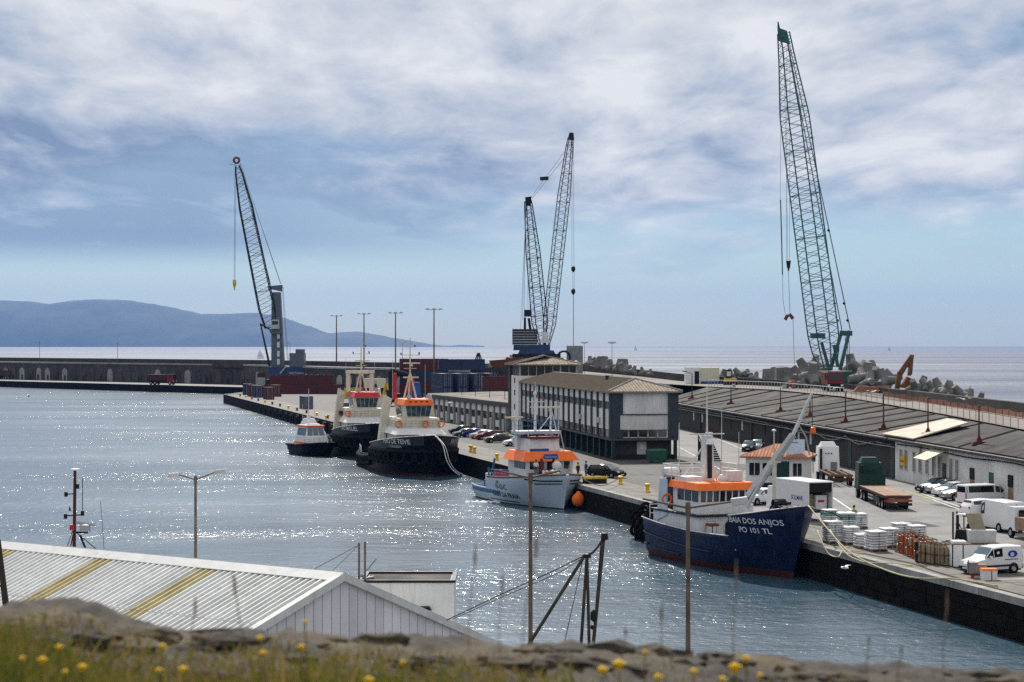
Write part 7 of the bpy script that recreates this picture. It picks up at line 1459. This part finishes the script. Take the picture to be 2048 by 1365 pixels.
for side, hw in ((-1, HWL), (1, HWR)):
    m = MB(); a, b, w = rp(-.04, 0, side, .12), rp(-.04, hw, side, .12), rd*.28; z = Vector((0,0,-.3))
    m.hexa([a, b, b+w, a+w, a+z, b+z, b+w+z, a+w+z]); m.obj('verge_trim', 'roof_metal', ws_)
    n_ = 24
    for k in range(n_):
        t0, t1 = hw*k/n_+.015, hw*(k+1)/n_-.015
        p, q_ = rp(.18, t0, side, -.1), rp(.18, t1, side, -.1); m = MB(); d = rd*.06
        m.hexa([Vector((p.x,p.y,Q)), Vector((q_.x,q_.y,Q)), Vector((q_.x,q_.y,Q))+d, Vector((p.x,p.y,Q))+d, p, q_, q_+d, p+d]); m.obj('gable_panel', 'gable_metal', ws_)
    p, q_ = rp(.26, 0, side, -.15), rp(.26, hw, side, -.15); MB().hexa([Vector((p.x,p.y,Q)), Vector((q_.x,q_.y,Q)), Vector((q_.x,q_.y,Q))+rd*.05, Vector((p.x,p.y,Q))+rd*.05, p, q_, q_+rd*.05, p+rd*.05]).obj('gable_backing', 'slate_trim', ws_)
    p, q_ = rp(.2, hw-.1, side, -.1), rp(30, hw-.1, side, -.1); MB().add([p, q_, Vector((q_.x,q_.y,Q)), Vector((p.x,p.y,Q))], [(0,1,2,3)]).obj('side_wall', 'gable_metal', ws_, fix=False)
# white flat roofed house behind it
Yb = 90.; x0, x1 = (722-1024)*Yb/FPX, (908-1024)*Yb/FPX; zt = H-(1166-EYE)*Yb/FPX
wh_ = thing('white_flat_house', 'plain white flat roofed block behind the boat shed gable', 'building', (0, 0, 0))
B('wall', 'plaster_white', wh_, x0, x1, Yb, Yb+3.5, Q, zt); MB().box(x0-.06, x1+.06, Yb-.06, Yb+.16, zt, zt+.12).box(x0-.06, x1+.06, Yb+3.3, Yb+3.56, zt, zt+.12).box(x0-.06, x0+.14, Yb+.16, Yb+3.3, zt, zt+.12).box(x1-.14, x1+.06, Yb+.16, Yb+3.3, zt, zt+.12).obj('roof_rim', 'dark_steel', wh_); B('roof_deck', 'concrete_dark', wh_, x0+.2, x1-.2, Yb+.2, Yb+3.3, zt-.04, zt+.03)
a = at(850, 1217, Yb); MB().hexa([(a.x-.22,Yb-.2,a.z-.08),(a.x+.3,Yb-.2,a.z-.08),(a.x+.3,Yb,a.z-.08),(a.x-.22,Yb,a.z-.08),(a.x-.2,Yb-.3,a.z+.06),(a.x+.2,Yb-.3,a.z+.06),(a.x+.2,Yb,a.z+.1),(a.x-.2,Yb,a.z+.1)]).obj('wall_lamp', 'dark_steel', wh_)
pp = thing('roof_posts', 'two thin rusty posts with stays on the white flat house', 'posts', (0, 0, 0))
for x, y in ((718,1086), (730,1084)): p, q_ = at(x, 1168, Yb+.5), at(x, y, Yb+.5); T('post', 'brown_pole', pp, p, q_, .05)
MB().tube(at(733,1142,Yb+.5), at(753,1118,Yb+.5), .025).tube(at(724,1160,Yb+.5), at(748,1155,Yb+.5), .08).tube(at(722,1150,Yb+.5), at(735,1160,Yb+.5), .07).obj('bracket', 'steel_grey', pp); MB().tube(at(718,1090,Yb+.5), at(660,1147,84), .015).tube(at(718,1090,Yb+.5), at(620,1143,85), .015).obj('stay', 'dark_steel', pp)
# derrick
Yd = 62.; dk = thing('derrick', 'dark timber derrick of leaning poles standing at the shore', 'derrick', (0, 0, 0))
def leg(a, b, r0, r1, nm='leg', m='brown_dark'):
    p, q_ = at(*a, Yd), at(*b, Yd); d = (p-q_); k = (Q-q_.z)/d.z if nm == 'leg' else 1; T(nm, m, dk, q_+d*k, q_, r0, r1, n=8)
mat('brown_dark', (.055,.045,.035), .8, var=.4, scale=2)
leg((1060,1286),(1171,1109),.065,.055); leg((1163,1276),(1174,1109),.06,.05); leg((1178,1276),(1174,1109),.06,.05); leg((1188,1274),(1208,1072),.068,.055, 'leg')
MB().lathe([(0,.12),(.1,.1),(.12,-.1),(0,-.14)], at(1209,1073,Yd), 8).tube(at(1165,1112,Yd), at(1182,1112,Yd), .07).obj('head_block', 'dark_steel', dk)
MB().path([at(1171,1112,Yd), at(1185,1106,Yd), at(1195,1095,Yd), at(1207,1076,Yd)], .035, 5).path([at(893,1241,70), at(1000,1190,67), at(1110,1141,64), at(1168,1112,Yd)], .018, 4).obj('chain', 'brown_dark', dk)
MB().path([at(905,1239,70), at(1010,1192,67), at(1118,1146,64), at(1170,1114,Yd)], .012, 4).tube(at(1166,1118,Yd), at(1128,1290,Yd), .012, n=4).tube(at(1202,1085,Yd), at(1190,1230,Yd), .015, n=4).obj('stay', 'dark_steel', dk); MB().lathe([(0,.2),(.09,.12),(.1,-.12),(0,-.2)], at(1187,1232,Yd), 8).lathe([(0,.1),(.06,0),(0,-.1)], at(1184,1255,Yd), 8).obj('pulley_block', 'dark_steel', dk)
# twin arm street lamps
def street_lamp(label, x, y, Y, arms, yaw=0, heads=True):
    p = at(x, y, Y); r = thing('street_lamp', label, 'street lamp', (p.x, Y, Q), 0, 'twin arm street lamps'); h = p.z-Q
    T('pole', 'brown_pole', r, (0,0,0), (0,0,h), .1, .055, n=8); MB().lathe([(0,.12),(.06,.1),(.075,0),(.075,-.25)], (0,0,h), 8).obj('cap', 'brown_pole', r)
    for (ex, ey) in arms:
        e = at(ex, ey, Y)-Vector((p.x, Y, Q)); T('arm', 'brown_pole', r, (0,0,h-.06), e, .035, .03); s = 1 if e.x > 0 else -1
        if heads and not (heads == 'right' and s < 0):
            o = MB().tbox(-.02,.5,-.15,.15,-.09,.09,.04,.03).obj('lamp_head', 'light_grey', r); o.location = e; o.rotation_euler = (0, -.12 if s > 0 else .05, 0 if s > 0 else math.pi)
            MB().box(.05,.43,-.11,.11,-.12,-.09).obj('lens', 'lamp_lens', o)
    return r
street_lamp('twin arm street lamp before open water above the boat shed roof', 391, 957, 88, ((358,950),(430,945)))
street_lamp('twin arm street lamp standing in front of the white fishing vessel', 1061, 952, 64, ((990,941),(1120,942)), 0, False)
street_lamp('twin arm street lamp standing in front of the blue ship', 1376, 1012, 56, ((1285,998),(1462,1004)), 0, 'right')
# mast of a boat hidden behind the shed
hbv = thing('moored_boat', 'small boat behind the boat shed showing only its rusty radar mast', 'boat', (at(150, 1100, 108).x+2, 108, 0), math.pi)
hh_ = Hull(12, 4, [(0,1.6),(.5,1.5),(1,2.2)], .4, 1.8, 3.0, .45); hh_.build(hbv, ['hull_black','boot_red'], .3); MB().tbox(3,7,-1.3,1.3,1.0,3.6,.2,.1).obj('cabin', 'white_paint', hbv)
def mp(x, y): p = at(x, y, 108); return loc(hbv, p)
mz = mp(150, 942); m0 = mp(147, 1100); T('mast', 'red_oxide', hbv, (m0.x,m0.y,3.4), mz, .11, .08, n=8)
mb = MB(); mb.lathe([(0,.06),(.28,.02),(.28,-.02),(0,-.06)], mp(150,939), 10); mb.obj('antenna_disc', 'white_paint', hbv)
mb = MB(); mb.tube(mp(132,989), mp(150,988), .03).tube(mp(132,1032), mp(166,1030), .035).tube(mp(165,957), mp(165,1030), .02).tube(mp(150,1065), mp(176,1066), .05).tube(mp(141,1095), mp(148,1060), .03).tube(mp(152,1065), mp(200,1105), .025).tube(mp(145,1062), mp(133,1098), .02).tube(mp(160,1070), mp(172,1100), .06); mb.obj('mast_spreader', 'dark_steel', hbv)
for x, y in ((132,988), (155,972), (131,1032), (165,1026)): q_ = mp(x, y); MB().box(q_.x-.08, q_.x+.08, q_.y-.08, q_.y+.08, q_.z-.16, q_.z+.1).obj('signal_lamp', 'dark_steel', hbv)
q_ = mp(145, 1055); MB().box(q_.x-.13,q_.x+.13,q_.y-.13,q_.y+.13,q_.z-.14,q_.z+.14).obj('red_lamp', 'red_paint', hbv); a, b = mp(152,1045), mp(190,1050); MB().tube(a, b, .08).lathe([(0,.2),(.3,.1),(.3,-.25),(0,-.3)], mp(170,1054), 10).obj('radar', 'light_grey', hbv)
MB().add([mp(139,1012), mp(143,1022), mp(137,1022)], [(0,1,2)]).obj('pennant', 'red_oxide', hbv, fix=False)
MB().tube(mp(201,1002), mp(209,1110), .012, n=4).obj('whip_antenna', 'dark_steel', hbv)
lp = thing('leaning_pole', 'dark steel pole with rungs at the left edge above the wall', 'pole', (0,0,0)); T('pole', 'brown_dark', lp, at(12,1200,30)+Vector((.35,0,-4.5)) if False else at(14,1230,30), at(-4,1080,30), .05, .04); p_ = at(14,1230,30); T('lower_pole', 'brown_dark', lp, (p_.x,30,Q), p_, .06, .05); T('rung', 'dark_steel', lp, at(2,1172,30), at(-14,1168,30), .02)

# ---------------------------------------------------------------- fort parapet with grass and flowers
SIL = [(-200,1202),(0,1200),(60,1196),(150,1193),(200,1205),(225,1214),(250,1228),(330,1240),(400,1252),(520,1254),(600,1256),(700,1262),(800,1264),(900,1276),(1000,1284),(1100,1287),(1160,1277),(1230,1280),(1300,1290),(1400,1299),(1500,1303),(1600,1312),(1700,1320),(1800,1326),(1900,1334),(2048,1340),(2300,1350)]
def sil(x):
    for (a, b), (c, d) in zip(SIL, SIL[1:]):
        if a <= x <= c: return b+(d-b)*(x-a)/(c-a)
YW = 4.6
def stone_mat():
    m = bpy.data.materials.new('fort_stone'); m.use_nodes = True; t = m.node_tree; n = NT(t); b = t.nodes['Principled BSDF']
    g = n.n('ShaderNodeNewGeometry').outputs['Position']
    a = n.noise(g, 9, 8, .65); c2 = n.noise(g, 26, 5, .6); c3 = n.noise(g, 4, 4, .5)
    c = n.mix(n.ramp(a, [(.35, 0), (.65, 1)]), (.012,.0095,.0075), (.048,.036,.027))
    c = n.mix(n.math('MULTIPLY', n.ramp(c2, [(.55, 0), (.65, 1)]), .6), c, (.075,.062,.05)); c = n.mix(n.math('MULTIPLY', n.ramp(c3, [(.5, 0), (.62, 1)]), .55), c, (.10,.075,.03))
    t.links.new(c, b.inputs['Base Color']); b.inputs['Roughness'].default_value = .95
    bn = n.n('ShaderNodeBump', ins={'Strength': 1.0, 'Distance': .02, 'Height': a}); t.links.new(bn.outputs[0], b.inputs['Normal']); M['fort_stone'] = m
stone_mat()
def wall_z(x, Y):
    px = 1024+FPX*x/YW; z = H-(sil(max(-199, min(2299, px)))-EYE)*YW/FPX
    nz = mnoise.fractal(Vector((x*7, Y*7, 2)), 1, 2, 4)+.55*mnoise.fractal(Vector((x*34, Y*34, 9)), .8, 2, 4)+.5*abs(mnoise.noise(Vector((x*16, Y*16, 3))))
    return z-.012+.018*nz-.05*max(0, YW-.12-Y)
pw = MB(); rows = []
for Y in [5.6, 5.55, 5.0, 4.75]: rows.append([(x, Y, wall_z(x, YW)-(.5 if Y > 5.1 else (.12 if Y > 4.8 else .03))-(9 if Y > 5.57 else 0)) for x in [-1.35+i*.012 for i in range(226)]])
for j in range(46): Y = 4.62-j*.035; rows.append([(x, Y, wall_z(x, Y)) for x in [-1.35+i*.012 for i in range(226)]])
pw.grid(rows); fw = tag(pw.obj('fort_parapet', 'fort_stone', None, smooth=True, fix=False), 'rough weathered stone parapet of the fort along the bottom edge', 'wall')
RS = random.Random(3)
for k in range(58):                                                # loose stones bedded in the wall top
    px = -60+k*38+RS.uniform(-14, 14); Y = RS.choice((4.55, 4.45, 4.35, 4.25, 4.1)); x = (px-1024)*Y/FPX; s_ = RS.uniform(.022, .055)*(1.5 if px < 300 and Y > 4.5 else 1)
    b = MB(); rows = []
    for i in range(7):
        th = math.pi*i/6; row = []
        for j in range(11):
            ph = 2*math.pi*j/10; d = Vector((math.sin(th)*math.cos(ph)*1.9, math.sin(th)*math.sin(ph), math.cos(th)*.5)); d *= s_*(1+.6*mnoise.noise(d*1.9+Vector((k*5, 0, 0)))+.3*mnoise.noise(d*5+Vector((k, 3, 0)))); row.append(tuple(d))
        rows.append(row)
    o = b.grid(rows).obj('stone', 'fort_stone', fw, fix=False); o.location = (x, Y, wall_z(x, Y)-s_*.22); o.rotation_euler.z = RS.uniform(-.5, .5)
def blade_mat(name, c0, c1):
    m = bpy.data.materials.new(name); m.use_nodes = True; t = m.node_tree; n = NT(t); b = t.nodes['Principled BSDF']
    g = n.n('ShaderNodeNewGeometry').outputs['Position']
    c = n.mix(n.ramp(n.noise(g, 14, 3, .6), [(.3, 0), (.7, 1)]), c0, c1); t.links.new(c, b.inputs['Base Color']); b.inputs['Roughness'].default_value = .7
    tr_ = n.n('ShaderNodeBsdfTranslucent'); t.links.new(c, tr_.inputs[0]); mx = n.n('ShaderNodeMixShader', ins={0: .4}); t.links.new(b.outputs[0], mx.inputs[1]); t.links.new(tr_.outputs[0], mx.inputs[2]); t.links.new(mx.outputs[0], t.nodes['Material Output'].inputs[0]); M[name] = m
blade_mat('grass_green', (.05,.075,.006), (.15,.14,.012)); blade_mat('grass_dry', (.12,.085,.02), (.24,.17,.06)); blade_mat('petal', (.75,.5,.01), (.85,.62,.02)); blade_mat('seed', (.22,.13,.10), (.34,.24,.17))
def blade(mb, x, y, z, h, w, bend, ang, mi=0):
    d = Vector((math.cos(ang), math.sin(ang), 0)); s = Vector((1, .15, 0))*w; b = Vector((x, y, z)); pts = []
    for t in (0, .45, .8, 1): c = b+Vector((0,0,h*t*(1-.15*bend*t)))+d*(h*bend*t*t); pts.append((c-s*(1-t*.85), c+s*(1-t*.85)))
    for (a, b2), (c, e) in zip(pts, pts[1:]): mb.add([a, b2, e, c], [(0,1,2,3)], mi)
gr = MB(); RG = random.Random(5)
for k in range(36000):
    y = RG.uniform(3.35, 4.5); x = RG.uniform(-.285, .285)*y
    f = (4.5-y)/1.15; den = mnoise.noise(Vector((x*2.6, y*2.6, 5)))*.5+.5; px = 1024+FPX*x/y
    left = 1.0 if px < 1150 else .3
    if RG.random() > (.06+1.25*f)*(.35+den)*left: continue
    h = RG.uniform(.022, .075)*(.22+1.25*f)*(.7+.8*den)*(1 if px < 1150 else .75)
    blade(gr, x, y, wall_z(x, y)-.004, h, RG.uniform(.001, .0028), RG.uniform(.2, .9), RG.uniform(0, 6.28), 0 if RG.random() < .25+.65*f*den*1.5 else 1)
for k in range(420):                                               # broader weed leaves and stems standing clear of the grass
    y = RG.uniform(3.4, 3.95); x = RG.uniform(-.285, .285)*y; px = 1024+FPX*x/y
    if px > 1150 and RG.random() < .7: continue
    blade(gr, x, y, wall_z(x, y)-.004, RG.uniform(.05, .125)*(1 if px < 1150 else .6), RG.uniform(.0025, .0055), RG.uniform(.05, .6), RG.uniform(0, 6.28), 0 if RG.random() < .7 else 1)
tag(gr.obj('grass', ['grass_green', 'grass_dry'], fix=False), 'blurred green and dry grass growing on the fort parapet', 'grass', None, 'stuff')
def fl_pos(px, py, Y): return at(px, py, Y)
FLW = [(85,1322,1.2),(118,1296,1.0),(165,1336,1.1),(130,1345,.8),(45,1318,.8),(325,1294,1.0),(318,1342,.9),(366,1340,1.1),(520,1277,.9),(526,1308,1.0),(603,1296,1.1),(610,1245,.7),(738,1362,1.2),(805,1326,.8),(1238,1330,1.5),(1205,1342,1.3),(1316,1355,1.0),(1387,1344,1.0),(1470,1337,1.6),(1492,1318,1.0),(1445,1360,1.0),(1520,1352,.8),(1290,1305,.7)]
for k, (px, py, s) in enumerate(sorted(FLW)):
    Y = 3.62 if py > 1300 else 3.75; p = at(px, py, Y); r = thing('yellow_flower', ORD[k]+' out of focus yellow wildflower from the left on the parapet', 'flower', p, RG.uniform(0, 6), 'yellow wildflowers on the parapet')
    m = MB(); q2 = .0085*s
    for i in range(9):
        a = i*2*math.pi/9; c = Vector((math.cos(a), math.sin(a), .35)); t_ = Vector((-math.sin(a), math.cos(a), 0)); m.add([t_*q2*.12, c*q2*.7+t_*q2*.33, c*q2*1.15, c*q2*.7-t_*q2*.33, -t_*q2*.12], [(0,1,2,3,4)])
    m.obj('petals', 'petal', r, fix=False); MB().lathe([(0,.007*s),(.005*s,.005*s),(.0055*s,0),(.003*s,-.006*s),(0,-.007*s)], n=8).obj('flower_head', 'petal', r)
    MB().tube((0,0,0), (RG.uniform(-.01,.01),0,min(-.02, wall_z(p.x, Y)-p.z)), .0012, n=4).obj('stem', 'grass_green', r)
STK = [(938,1085,1262,14,'tall blurred grass stalk rising left of the lamp pole'),(1000,1150,1270,5,'thin grass stalk leaning beside the tall one'),(1042,1060,1275,35,'leaning blurred grass stalk in front of the lamp pole'),(1330,1215,1300,-8,'short seed stalk left of the right lamp pole'),(1736,1282,1325,2,'round pinkish seed head on the right parapet'),(1797,1300,1330,6,'small dark seed head on the right parapet'),(1887,1180,1330,8,'faint tall stalk before the quay wall at right'),(1245,1265,1300,6,'short stalk beside the derrick feet'),(1468,1120,1305,5,'faint tall stalk before the blue ship hull'),(495,1150,1262,-30,'bent grass stalk drooping over the white roof'),(385,1200,1262,6,'thin stalk over the yellow roof sheet')]
for px, y0, y1, ln, lb in STK:
    Y = 3.7; p = at(px, y1+40, Y); q_ = at(px+ln, y0, Y); r = thing('grass_stalk', lb, 'grass stalk', p, 0, 'tall grass stalks'); d = q_-p
    MB().path([(0,0,0), d*.4+Vector((-.004,0,0)), d*.8, d], .0013, 4).obj('stem', 'seed' if px > 900 else 'grass_dry', r); hl_ = .022 if y1-y0 > 60 else .009
    MB().lathe([(0,-hl_),(.0018,-hl_*.5),(.0028,0),(.0016,hl_*.7),(0,hl_)], d*.86 if y1-y0 > 60 else d, 6).obj('seed_head', 'seed', r)
